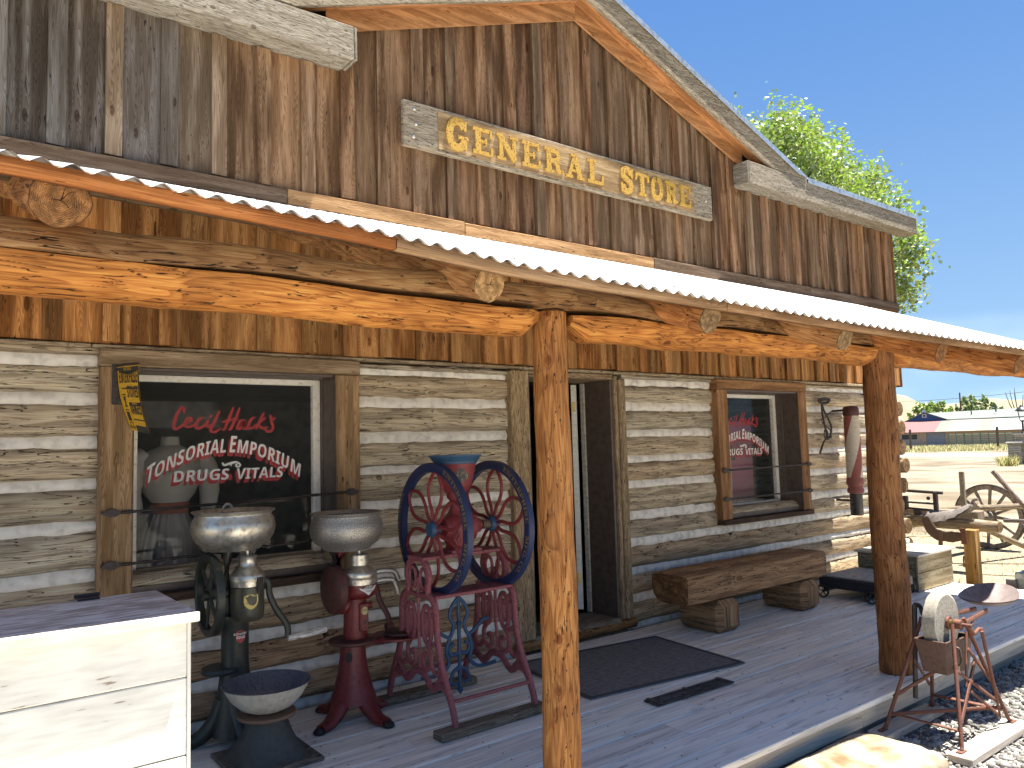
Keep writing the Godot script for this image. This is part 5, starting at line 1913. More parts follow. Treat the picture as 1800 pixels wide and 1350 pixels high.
func build_red_separator() -> void:
	var t = thing("cream_separator", "red cream separator with pitted supply bowl and two bent spouts", "cream separator", Vector3(1.885, 0, 0.40))
	var fr = MB.new()
	fr.lathe([Vector2(0.125, 0.10), Vector2(0.105, 0.16), Vector2(0.082, 0.25), Vector2(0.070, 0.33), Vector2(0.066, 0.40)], 22)
	spread_feet(fr, 4, 0.235, 0.20, 0.35, 0.038)
	part("pedestal", fr, mats.red_paint, t)
	var fp = MB.new()
	foot_pads(fp, 4, 0.245, 0.35)
	part("feet", fp, mats.black, t)
	var hole = MB.new()
	hole.xf = Transform3D(Basis.IDENTITY, Vector3(0, 0, 0))
	var hp = []
	for k in 14:
		var a = TAU * k / 14
		hp.append(Vector2(0.020 * cos(a), 0.028 * sin(a)))
	wrapped_poly(hole, hp, 0.073, -0.75, 0.34, 0.002)
	part("port", hole, mats.black, t)
	var tb = MB.new()
	tb.lathe([Vector2(0.0, 0.398), Vector2(0.115, 0.400), Vector2(0.128, 0.408), Vector2(0.128, 0.420), Vector2(0.112, 0.424), Vector2(0.0, 0.425)], 30)
	part("table", tb, mats.maroon, t)
	var cl = MB.new()
	cl.xf = Transform3D(Basis.IDENTITY, Vector3(0.01, 0, 0.01))
	cl.lathe([Vector2(0.0, 0.424), Vector2(0.062, 0.426), Vector2(0.064, 0.44), Vector2(0.060, 0.60), Vector2(0.064, 0.635), Vector2(0.0, 0.636)], 24)
	cl.tube([Vector3(-0.05, 0.60, 0.0), Vector3(-0.10, 0.63, -0.01)], [0.05, 0.07], 12)
	cl.box(Vector3(0.018, 0.54, 0.062), Vector3(0.050, 0.15, 0.03), 0.012)
	cl.tube([Vector3(0.06, 0.585, 0.01), Vector3(0.092, 0.588, 0.012)], 0.018, 10)
	var body = part("body", cl, mats.red_paint, t)
	var ib = []
	for k in 20:
		var a = TAU * k / 20
		ib.append(Vector2(0.019 * cos(a), 0.021 * sin(a)))
	var bd = MB.new()
	bd.xf = Transform3D(Basis.IDENTITY, Vector3(0.028, 0.575, 0.0885))
	var pts = []
	var uvs = []
	for p in ib:
		pts.append(Vector3(p.x, p.y, 0))
		uvs.append(p)
	bd.face(pts, Vector3(0, 0, 1), uvs)
	part("round_badge", bd, plain(Color(0.50, 0.42, 0.20), 0.45), body)
	var f = font(false, 700)
	var nb = MB.new()
	nb.xf = Transform3D(Basis.IDENTITY, Vector3(0.028, 0.575, 0.0890))
	var w0 = text_width("1215", f, 0.012)
	nb.text("1215", f, 0.012, 0.0, func(p): return Vector3(p.x - w0 * 0.5, p.y - 0.006, 0.0006))
	part("badge_number", nb, mats.black, body)
	var oh = MB.new()
	oh.xf = Transform3D(Basis.IDENTITY, Vector3(0.028, 0.515, 0.0885))
	var op = []
	var ou = []
	for q in [[-0.011, -0.008], [0.004, -0.012], [0.011, 0.008], [-0.004, 0.012]]:
		op.append(Vector3(q[0], q[1], 0))
		ou.append(Vector2.ZERO)
	oh.face(op, Vector3(0, 0, 1), ou)
	part("sight_hole", oh, mats.black, body)
	var hb = MB.new()
	var off = Vector3(0.028, 0, 0.03)
	hb.xf = Transform3D(Basis.IDENTITY, off)
	hb.lathe([Vector2(0.0, 0.636), Vector2(0.060, 0.637), Vector2(0.078, 0.652), Vector2(0.090, 0.662), Vector2(0.094, 0.675), Vector2(0.094, 0.712), Vector2(0.0, 0.713)], 28)
	var hs = part("bowl_housing", hb, mats.red_paint, t)
	var bg = MB.new()
	bg.xf = Transform3D(Basis.IDENTITY, off)
	var sh = []
	for q in [[-0.052, 0.012], [-0.03, 0.006], [-0.01, 0.020], [0.0, 0.016], [0.012, 0.022], [0.03, 0.014], [0.054, 0.018], [0.040, -0.004], [0.022, -0.010], [0.010, -0.024], [0.0, -0.030], [-0.010, -0.022], [-0.022, -0.010], [-0.040, -0.002]]:
		sh.append(Vector2(q[0], q[1]))
	var strips = 12
	# the badge is wide, so it is laid round the housing in narrow strips
	var rows = []
	for i in strips + 1:
		var x = lerpf(-0.052, 0.054, float(i) / strips)
		var hi = -1.0
		var lo = 1.0
		for k in sh.size():
			var a = sh[k]
			var b = sh[(k + 1) % sh.size()]
			if (a.x - x) * (b.x - x) <= 0.0 and absf(a.x - b.x) > 1e-6:
				var y = lerpf(a.y, b.y, (x - a.x) / (b.x - a.x))
				hi = maxf(hi, y)
				lo = minf(lo, y)
		if hi < lo:
			hi = 0.01
			lo = 0.01
		var wr = wound(0.0955, 0.05, 0.690)
		var th = 0.05 + x / 0.0955
		rows.append([bg.vx(wr.call(Vector3(x, lo, 0)), Vector3(sin(th), 0, cos(th)), Vector2.ZERO), bg.vx(wr.call(Vector3(x, hi, 0)), Vector3(sin(th), 0, cos(th)), Vector2.ZERO)])
	for i in strips:
		bg.quadi(rows[i][0], rows[i + 1][0], rows[i + 1][1], rows[i][1])
	part("white_badge", bg, plain(Color(0.66, 0.64, 0.60), 0.5), hs)
	var bt = MB.new()
	bt.xf = Transform3D(Basis.IDENTITY, off)
	var w1 = text_width("ECONOMY", f, 0.010)
	bt.text("ECONOMY", f, 0.010, 0.0, func(p): return wound(0.0975, 0.05, 0.692).call(Vector3(p.x - w1 * 0.5, p.y, 0)))
	var fi = font(true, 400, true)
	var w2 = text_width("Chief", fi, 0.010)
	bt.text("Chief", fi, 0.010, 0.0, func(p): return wound(0.0975, 0.07, 0.676).call(Vector3(p.x - w2 * 0.5, p.y, 0)))
	part("badge_lettering", bt, mats.black, hs)
	var cn = MB.new()
	cn.xf = Transform3D(Basis.IDENTITY, off)
	cn.lathe([Vector2(0.0, 0.713), Vector2(0.095, 0.714), Vector2(0.097, 0.742), Vector2(0.093, 0.746), Vector2(0.096, 0.750), Vector2(0.096, 0.775), Vector2(0.090, 0.782), Vector2(0.058, 0.806), Vector2(0.052, 0.812), Vector2(0.052, 0.865), Vector2(0.047, 0.870), Vector2(0.044, 0.862), Vector2(0.0, 0.855)], 30)
	part("tin_cover", cn, mats.nickel, t)
	for q in [[0.768, 0.03, 0.20, 0.0], [0.722, 0.05, 0.185, -0.035]]:
		var s = MB.new()
		s.tube(curve([off + Vector3(0.08, q[0], q[1]), off + Vector3(0.13, q[0] + 0.003, q[1] + 0.02), off + Vector3(q[2] - 0.02, q[0] - 0.008, q[1] + 0.03), off + Vector3(q[2] + 0.005, q[0] - 0.055 + q[3] * 0.6, q[1] + 0.03)], 6), 0.015, 10)
		part("spout", s, mats.pitted, t)
	var tp = MB.new()
	tp.tube([off + Vector3(0, 0.86, 0), off + Vector3(0, 0.915, 0)], 0.010, 8)
	tp.tube([off + Vector3(-0.012, 0.918, 0), off + Vector3(0.040, 0.922, 0)], 0.009, 8)
	part("tap", tp, mats.nickel, t)
	var arm = MB.new()
	arm.tube([Vector3(-0.04, 0.60, -0.06), Vector3(-0.045, 0.76, -0.10), Vector3(-0.03, 0.90, -0.07)], [0.05, 0.036, 0.045], 10)
	part("bowl_arm", arm, mats.red_paint, t)
	var bw = MB.new()
	bw.xf = Transform3D(Basis.IDENTITY, Vector3(-0.02, 0, -0.02))
	bw.lathe(bowl_profile(0.198, 0.895, 0.20), 40)
	part("supply_bowl", bw, mats.pitted, t)
	# enclosed gear drum
	var gd = MB.new()
	gd.xf = Transform3D(Basis(Vector3(0, 0, 1), PI / 2), Vector3(-0.065, 0.69, -0.02))
	gd.lathe([Vector2(0.0, 0.0), Vector2(0.118, 0.002), Vector2(0.128, 0.012), Vector2(0.128, 0.050), Vector2(0.112, 0.062), Vector2(0.05, 0.070), Vector2(0.0, 0.072)], 32)
	part("gear_drum", gd, mats.maroon, t)
	var cr = MB.new()
	cr.tube(curve([Vector3(0.10, 0.70, 0.0), Vector3(0.135, 0.685, 0.01), Vector3(0.155, 0.60, 0.02), Vector3(0.195, 0.52, 0.03), Vector3(0.205, 0.47, 0.03)], 5), 0.012, 8, false, Vector3(0, 0, 1), 1.3, 0.7)
	cr.tube([Vector3(0.185, 0.455, 0.03), Vector3(0.225, 0.457, 0.03)], 0.022, 10)
	part("crank", cr, mats.maroon, t)
	var hd = MB.new()
	hd.tube([Vector3(0.225, 0.457, 0.03), Vector3(0.29, 0.462, 0.035), Vector3(0.36, 0.466, 0.04)], [0.013, 0.016, 0.013], 10)
	part("crank_handle", hd, plain(Color(0.26, 0.14, 0.06), 0.6), t)
	# swing shelf for the pail
	var sf = MB.new()
	sf.xf = Transform3D(Basis.IDENTITY, Vector3(0.245, 0, 0.05))
	sf.lathe([Vector2(0.0, 0.395), Vector2(0.130, 0.397), Vector2(0.142, 0.404), Vector2(0.142, 0.412), Vector2(0.132, 0.410), Vector2(0.0, 0.406)], 32)
	part("pail_shelf", sf, mats.red_paint, t)
	var pd = MB.new()
	pd.xf = Transform3D(Basis.IDENTITY, Vector3(0.265, 0, 0.05))
	pd.lathe([Vector2(0.0, 0.4105), Vector2(0.088, 0.411), Vector2(0.092, 0.416), Vector2(0.090, 0.426), Vector2(0.0, 0.428)], 28)
	part("wooden_disc", pd, mats.maroon, t)
	var br = MB.new()
	br.tube([Vector3(0.05, 0.41, 0.04), Vector3(0.10, 0.405, 0.05), Vector3(0.16, 0.392, 0.05)], [0.028, 0.022, 0.018], 8)
	part("shelf_bracket", br, mats.red_paint, t)


func flat_bar(m: MB, pts: Array, w: float, th: float, x: float, closed = false) -> void:
	# a cast bar drawn in the z-y plane at a given x; pts are Vector2(z, y)
	var p3 = []
	for p in pts:
		p3.append(Vector3(x, p.y, p.x))
	m.tube(p3, w, 6, closed, Vector3(1, 0, 0), 1.0, th / w)


func c2(pts: Array, steps = 6) -> Array:
	return curve(pts, steps)


func ell(cx: float, cy: float, rx: float, ry: float, n = 18, tilt = 0.0) -> Array:
	var out = []
	for k in n:
		var a = TAU * k / n
		out.append(Vector2(cx, cy) + Vector2(rx * cos(a), ry * sin(a)).rotated(tilt))
	return out


func build_mill() -> void:
	var t = thing("coffee_mill", "tall pink and red cast iron coffee mill with two navy flywheels", "coffee mill", Vector3(2.41, 0, 0.64))
	var P = mats.mill_pink
	for z in [-0.335, 0.335]:
		slab("sleeper", t, mats.rough, Vector3(-0.36, 0.001, z - 0.045), Vector3(0.32, 0.042, z + 0.045), 0, Color(0.26, 0.22, 0.175), 0.006)
	# pierced side castings
	var sd = MB.new()
	for s in [-1.0, 1.0]:
		flat_bar(sd, c2([Vector2(s * 0.335, 0.045), Vector2(s * 0.325, 0.10), Vector2(s * 0.275, 0.21), Vector2(s * 0.215, 0.33), Vector2(s * 0.185, 0.45), Vector2(s * 0.178, 0.56), Vector2(s * 0.165, 0.615), Vector2(s * 0.13, 0.645), Vector2(s * 0.105, 0.655), Vector2(s * 0.10, 0.70), Vector2(s * 0.115, 0.75), Vector2(s * 0.095, 0.80), Vector2(s * 0.055, 0.825)]), 0.022, 0.016, 0.0)
		# scrolls and eyelets inside the leg
		flat_bar(sd, ell(s * 0.083, 0.50, 0.045, 0.098, 18, s * 0.06), 0.015, 0.010, 0.0, true)
		flat_bar(sd, ell(s * 0.085, 0.50, 0.016, 0.060, 14, s * 0.06), 0.007, 0.008, 0.0, true)
		flat_bar(sd, c2([Vector2(s * 0.175, 0.58), Vector2(s * 0.145, 0.60), Vector2(s * 0.125, 0.575), Vector2(s * 0.14, 0.55), Vector2(s * 0.16, 0.56)]), 0.010, 0.010, 0.0)
		flat_bar(sd, c2([Vector2(s * 0.09, 0.40), Vector2(s * 0.12, 0.36), Vector2(s * 0.115, 0.30), Vector2(s * 0.075, 0.27), Vector2(s * 0.04, 0.30), Vector2(s * 0.05, 0.345), Vector2(s * 0.082, 0.34)]), 0.015, 0.011, 0.0)
		flat_bar(sd, c2([Vector2(s * 0.115, 0.31), Vector2(s * 0.15, 0.27), Vector2(s * 0.19, 0.27), Vector2(s * 0.215, 0.32)]), 0.015, 0.011, 0.0)
		flat_bar(sd, c2([Vector2(s * 0.305, 0.15), Vector2(s * 0.26, 0.205), Vector2(s * 0.20, 0.215), Vector2(s * 0.14, 0.185), Vector2(s * 0.10, 0.20), Vector2(s * 0.05, 0.24), Vector2(0.0, 0.25)]), 0.021, 0.013, 0.0)
		flat_bar(sd, c2([Vector2(s * 0.235, 0.285), Vector2(s * 0.20, 0.24), Vector2(s * 0.16, 0.20)]), 0.016, 0.011, 0.0)
		flat_bar(sd, c2([Vector2(s * 0.155, 0.42), Vector2(s * 0.125, 0.40), Vector2(s * 0.105, 0.43)]), 0.010, 0.010, 0.0)
		flat_bar(sd, ell(s * 0.055, 0.735, 0.034, 0.055, 16), 0.010, 0.010, 0.0, true)
	flat_bar(sd, c2([Vector2(-0.12, 0.655), Vector2(0.0, 0.645), Vector2(0.12, 0.655)]), 0.014, 0.014, 0.0)
	flat_bar(sd, c2([Vector2(-0.08, 0.828), Vector2(0.0, 0.832), Vector2(0.08, 0.828)]), 0.012, 0.014, 0.0)
	flat_bar(sd, c2([Vector2(0.0, 0.25), Vector2(0.01, 0.33), Vector2(0.0, 0.42), Vector2(0.0, 0.52), Vector2(0.0, 0.65)]), 0.010, 0.010, 0.0)
	flat_bar(sd, c2([Vector2(0.0, 0.65), Vector2(0.005, 0.70), Vector2(0.0, 0.735)]), 0.012, 0.012, 0.0)
	var sm = sd.mesh()
	for x in [-0.255, 0.255]:
		var o = part("side_casting", sm, P, t)
		o.position.x = x
	var fr = MB.new()
	fr.tube([Vector3(-0.255, 0.155, 0.302), Vector3(0.255, 0.155, 0.302)], 0.009, 8)
	fr.tube([Vector3(-0.255, 0.155, -0.302), Vector3(0.255, 0.155, -0.302)], 0.009, 8)
	part("tie_rod", fr, P, t)
	# shelf with a pierced pattern
	var sh = MB.new()
	sh.box(Vector3(0, 0.652, 0.075), Vector3(0.50, 0.008, 0.17), 0.003)
	sh.tube([Vector3(-0.25, 0.650, 0.165), Vector3(0.25, 0.650, 0.165)], 0.010, 8)
	for i in 9:
		for k in 3:
			var c = Vector3(-0.2 + 0.05 * i, 0.657, 0.03 + 0.045 * k)
			sh.tube(ring_pts(c, 0.016, 0.016, 0, TAU * 0.95, 9, Vector3(1, 0, 0), Vector3(0, 0, 1)), 0.003, 4, false, Vector3.UP)
	part("shelf", sh, P, t)
	var cap = MB.new()
	cap.box(Vector3(0, 0.842, 0), Vector3(0.545, 0.018, 0.17), 0.006)
	cap.box(Vector3(0.02, 0.856, 0.0), Vector3(0.20, 0.022, 0.15), 0.008)
	part("cap_plate", cap, P, t)
	# teal scroll brace between the sides
	var bl = MB.new()
	var cv = func(pts): bl.tube(curve(pts, 6), 0.011, 6, false, Vector3(0, 0, 1), 1.0, 0.8)
	cv.call([Vector3(0, 0.63, 0), Vector3(0.0, 0.40, 0), Vector3(0.0, 0.11, 0)])
	for s in [-1.0, 1.0]:
		cv.call([Vector3(0.0, 0.60, 0), Vector3(s * 0.045, 0.55, 0), Vector3(s * 0.06, 0.50, 0), Vector3(s * 0.035, 0.45, 0), Vector3(s * 0.06, 0.39, 0), Vector3(s * 0.11, 0.41, 0), Vector3(s * 0.16, 0.45, 0), Vector3(s * 0.20, 0.455, 0)])
		cv.call([Vector3(0.0, 0.30, 0), Vector3(s * 0.05, 0.29, 0), Vector3(s * 0.065, 0.33, 0), Vector3(s * 0.035, 0.35, 0)])
		cv.call([Vector3(s * 0.06, 0.39, 0), Vector3(s * 0.085, 0.32, 0), Vector3(s * 0.07, 0.25, 0), Vector3(s * 0.12, 0.205, 0), Vector3(s * 0.19, 0.20, 0), Vector3(s * 0.245, 0.205, 0)])
		cv.call([Vector3(0.0, 0.22, 0), Vector3(s * 0.04, 0.20, 0), Vector3(s * 0.06, 0.15, 0), Vector3(s * 0.03, 0.13, 0)])
	for q in [[0.0, 0.635], [0.0, 0.10], [0.0, 0.46]]:
		bl.xf = Transform3D(Basis.IDENTITY, Vector3(q[0], q[1], 0))
		bl.lathe([Vector2(0.0, -0.03), Vector2(0.014, -0.012), Vector2(0.018, 0.0), Vector2(0.008, 0.016), Vector2(0.0, 0.035)], 8)
	bl.xf = Transform3D.IDENTITY
	part("scroll_brace", bl, mats.mill_teal, t)
	# grinding head, axle and hopper
	var hd = MB.new()
	hd.lathe([Vector2(0.075, 0.866), Vector2(0.060, 0.885), Vector2(0.075, 0.92), Vector2(0.085, 0.96), Vector2(0.075, 1.03), Vector2(0.045, 1.07), Vector2(0.034, 1.10), Vector2(0.036, 1.13)], 24)
	hd.xf = Transform3D(Basis(Vector3(0, 0, 1), -PI / 2), Vector3(0.06, 0.985, 0))
	hd.lathe([Vector2(0.0, -0.16), Vector2(0.05, -0.15), Vector2(0.085, -0.10), Vector2(0.09, -0.04), Vector2(0.085, 0.03), Vector2(0.05, 0.06), Vector2(0.04, 0.09), Vector2(0.0, 0.09)], 24)
	hd.xf = Transform3D.IDENTITY
	var gh = part("grinding_head", hd, mats.mill_red, t)
	var og = MB.new()
	for k in 10:
		var a = TAU * k / 10
		og.tube(ring_pts(Vector3(0.105, 0.985 + 0.052 * cos(a), 0.052 * sin(a)), 0.017, 0.017, a, a + 4.4, 8, Vector3(0, 1, 0), Vector3(0, 0, 1)), 0.0045, 5, false, Vector3(1, 0, 0))
	for k in 7:
		var a = -0.9 + 0.3 * k
		var c = Vector3(-0.04, 0.97 + 0.065 * sin(a * 1.3), 0.083)
		og.tube(ring_pts(c + Vector3(0.012 * k - 0.03, 0, 0), 0.012, 0.014, a, a + 4.4, 7, Vector3(1, 0, 0), Vector3(0, 1, 0)), 0.0035, 4, false, Vector3(0, 0, 1))
	part("scroll_ornament", og, P, gh)
	var ax = MB.new()
	ax.tube([Vector3(-0.165, 0.985, 0), Vector3(0.275, 0.985, 0)], 0.016, 10)
	ax.tube([Vector3(0.13, 0.985, 0), Vector3(0.155, 0.985, 0)], 0.030, 14)
	ax.tube([Vector3(0.17, 0.985, 0), Vector3(0.235, 0.985, 0)], 0.027, 14)
	part("axle", ax, plain(Color(0.16, 0.12, 0.09), 0.5, 0.4), t)
	var hp = MB.new()
	hp.lathe([Vector2(0.034, 1.125), Vector2(0.040, 1.135), Vector2(0.052, 1.15), Vector2(0.054, 1.175), Vector2(0.060, 1.18), Vector2(0.083, 1.20), Vector2(0.092, 1.225), Vector2(0.116, 1.332), Vector2(0.118, 1.338)], 32)
	hp.xf = Transform3D(Basis.IDENTITY, Vector3(0.0, 0, 0))
	var ho = part("hopper", hp, mats.mill_red, t)
	var rm = MB.new()
	rm.lathe([Vector2(0.118, 1.338), Vector2(0.124, 1.340), Vector2(0.125, 1.352), Vector2(0.136, 1.362), Vector2(0.142, 1.375), Vector2(0.150, 1.380), Vector2(0.150, 1.388), Vector2(0.138, 1.388), Vector2(0.112, 1.352), Vector2(0.080, 1.26), Vector2(0.0, 1.24)], 36)
	part("hopper_rim", rm, mats.mill_teal, ho)
	var dm = MB.new()
	# a patterned diamond decal facing the street
	var th = -0.30
	var rad_at = func(y): return lerpf(0.092, 0.116, (y - 1.225) / 0.107) + 0.0015
	var dpt = func(u, v, l):
		var y = 1.272 + v
		var r = rad_at.call(y) + l
		return Vector3(sin(th + u / r) * r, y, cos(th + u / r) * r)
	var dn = Vector3(sin(th), -0.2, cos(th))
	var fan = []
	var fu = []
	for q in [[-0.055, 0.0], [-0.028, 0.024], [0.0, 0.047], [0.028, 0.024], [0.055, 0.0], [0.028, -0.024], [0.0, -0.047], [-0.028, -0.024]]:
		fan.append(dpt.call(q[0], q[1], 0.0012))
		fu.append(Vector2.ZERO)
	fan.append(fan[0])
	fu.append(Vector2.ZERO)
	var c0 = dm.vx(dpt.call(0.0, 0.0, 0.0018), dn, Vector2.ZERO)
	var fk = []
	for p in fan:
		fk.append(dm.vx(p, dn, Vector2.ZERO))
	for i in 8:
		dm.tri(c0, fk[i], fk[i + 1])
	part("diamond_decal", dm, plain(Color(0.035, 0.032, 0.028), 0.5), ho)
	var dl = MB.new()
	for i in 26:
		var u = rr(-0.045, 0.045)
		var v = rr(-1, 1) * (0.042 - absf(u) * 0.85)
		var pts = []
		var a0 = rr(0, TAU)
		for k in 6:
			var a = a0 + k * 0.75
			pts.append(dpt.call(u + 0.0055 * cos(a), v + 0.0055 * sin(a), 0.003))
		dl.tube(pts, 0.0012, 4, false, dn)
	part("decal_scrolls", dl, plain(Color(0.50, 0.42, 0.28), 0.5), ho)
	# flywheels
	for q in [-0.152, 0.252]:
		var wh = MB.new()
		var c = Vector3(q, 0.985, 0)
		hoop(wh, c, 0.364, 0.050, 0.034, Vector3(0, 0, 1), Vector3.UP, 56)
		var w = part("flywheel", wh, mats.mill_blue, t)
		var pt = MB.new()
		for k in 6:
			var a = TAU * k / 6 + 0.12
			var d = Vector2(sin(a), cos(a))
			var n = Vector2(d.y, -d.x)
			var loop = []
			for st in [[0.035, 0.010], [0.09, 0.022], [0.15, 0.056], [0.21, 0.070], [0.265, 0.055], [0.305, 0.022], [0.325, 0.0], [0.305, -0.022], [0.265, -0.055], [0.21, -0.070], [0.15, -0.056], [0.09, -0.022], [0.035, -0.010]]:
				loop.append(d * st[0] + n * st[1])
			var p3 = []
			for p in c2(loop, 4):
				p3.append(c + Vector3(0, p.y, p.x))
			pt.tube(p3, 0.0115, 6, false, Vector3(1, 0, 0), 1.0, 0.8)
		part("petal_spokes", pt, mats.mill_red, w)
		var hb = MB.new()
		hb.xf = Transform3D(Basis(Vector3(0, 0, 1), PI / 2), c)
		hb.lathe([Vector2(0.0, -0.03), Vector2(0.03, -0.03), Vector2(0.046, -0.014), Vector2(0.046, 0.014), Vector2(0.038, 0.024), Vector2(0.036, 0.030), Vector2(0.0, 0.031)], 24)
		part("hub", hb, mats.mill_teal, w)
		var lt = MB.new()
		lt.xf = Transform3D(Basis(Vector3(0, 0, 1), Vector3.UP, Vector3(-1, 0, 0)), c + Vector3(-0.0225, 0, 0))
		var f = font(true, 700)
		var ring = func(s, phi0, phi1):
			var wd = text_width(s, f, 0.026)
			lt.text(s, f, 0.026, 0.0, func(p): return Vector3(sin(lerpf(phi0, phi1, p.x / wd)) * (0.3265 + p.y), cos(lerpf(phi0, phi1, p.x / wd)) * (0.3265 + p.y), 0.0))
		ring.call("ENTERPRISE", 0.42, 1.52)
		ring.call("MFG. CO.", 1.70, 2.40)
		ring.call("U.S.A.", 3.75, 4.05)
		ring.call("PHILADELPHIA", 4.15, 5.30)
		part("rim_lettering", lt, mats.gilt, w)


func build_mats() -> void:
	var a = Vector2(3.17, 0.17)
	var o = thing("door_mat", "large charcoal rubber mat in front of the doorway", "mat", Vector3(3.675, 0.0, 0.685), deg_to_rad(-7.0))
	slab("rubber_sheet", o, mats.mat, Vector3(-0.61, 0.001, -0.43), Vector3(0.61, 0.009, 0.43), 0, Color.WHITE, 0.003)
	for e in [[-0.61, -0.585, -0.43, 0.43], [0.585, 0.61, -0.43, 0.43], [-0.585, 0.585, -0.43, -0.405], [-0.585, 0.585, 0.405, 0.43]]:
		slab("border", o, plain(Color(0.055, 0.055, 0.058), 0.7), Vector3(e[0], 0.0092, e[2]), Vector3(e[1], 0.0125, e[3]), 0, Color.WHITE, 0.001)
	var s = thing("boot_scraper", "narrow dark slatted boot scraper lying on the deck boards", "boot scraper", Vector3(3.53, 0.0, 1.315), deg_to_rad(-2.0))
	for k in 9:
		var z = -0.05 + 0.0125 * k
		slab("slat", s, mats.rough, Vector3(-0.32, 0.001, z), Vector3(0.32, 0.012, z + 0.0085), 0, tinted(Color(0.13, 0.115, 0.11), 0.2), 0.002)
	for x in [-0.29, 0.0, 0.29]:
		slab("batten", s, mats.rough, Vector3(x - 0.012, 0.0125, -0.052), Vector3(x + 0.012, 0.016, 0.062), 2, Color(0.15, 0.13, 0.125), 0.001)


func build_bench() -> void:
	var t = thing("log_bench", "half log bench on two stub logs under the shop window", "bench")
	var tint = Color(0.44, 0.29, 0.175)
	var m = MB.new()
	m.tint = tint
	m.uo = Vector2(1.3, 2.2)
	# split log: flat seat, rounded belly
	var n = 28
	var prof = []
	for p in [[-0.165, 0.455], [-0.06, 0.460], [0.06, 0.460], [0.155, 0.456], [0.172, 0.444], [0.178, 0.40], [0.178, 0.32], [0.172, 0.262], [0.14, 0.243], [-0.06, 0.243], [-0.13, 0.256], [-0.17, 0.30], [-0.182, 0.38], [-0.178, 0.44]]:
		prof.append(Vector2(p[0], p[1]))
	var rows = []
	for i in n + 1:
		var f = float(i) / n
		var x = lerpf(4.40, 6.22, f)
		var sc = 1.0 - 0.05 * smoothstep(0.97, 1.0, f) - 0.05 * smoothstep(0.03, 0.0, f)
		var row = []
		for p in prof:
			var q = 1.0 + 0.035 * nz.get_noise_3d(x * 2.0, p.x * 6.0, p.y * 6.0)
			row.append(Vector3(x, 0.35 + (p.y - 0.35) * q * sc, 0.435 + p.x * q * sc))
		rows.append(row)
	var g = []
	var np = prof.size()
	for i in n + 1:
		var r = []
		for k in np + 1:
			var p = rows[i][k % np]
			var du = rows[i][(k + 1) % np] - rows[i][(k - 1 + np) % np]
			var dv = rows[mini(i + 1, n)][k % np] - rows[maxi(i - 1, 0)][k % np]
			var nn = du.cross(dv)
			if nn.dot(p - Vector3(p.x, 0.35, 0.435)) < 0:
				nn = -nn
			r.append(m.vx(p, nn, Vector2(k * 0.06, p.x)))
		g.append(r)
	for i in n:
		for k in np:
			m.quadi(g[i][k], g[i][k + 1], g[i + 1][k + 1], g[i + 1][k])
	m.set_meta("ends", [rows[0], rows[n], Vector3(1, 0, 0)])
	add_log("seat", t, m, mats.log, mats.end, Color(0.38, 0.26, 0.165))
	for x in [4.84, 5.93]:
		var lg = mb_box(Vector3.ZERO, Vector3(0.27, 0.238, 0.42), 0.045, 2, tinted(Color(0.42, 0.27, 0.165), 0.06))
		lg.xf = Transform3D.IDENTITY
		var o = part("leg", lg, mats.log, t)
		o.position = Vector3(x, 0.121, 0.43)
		o.rotation.y = rr(-0.06, 0.06)


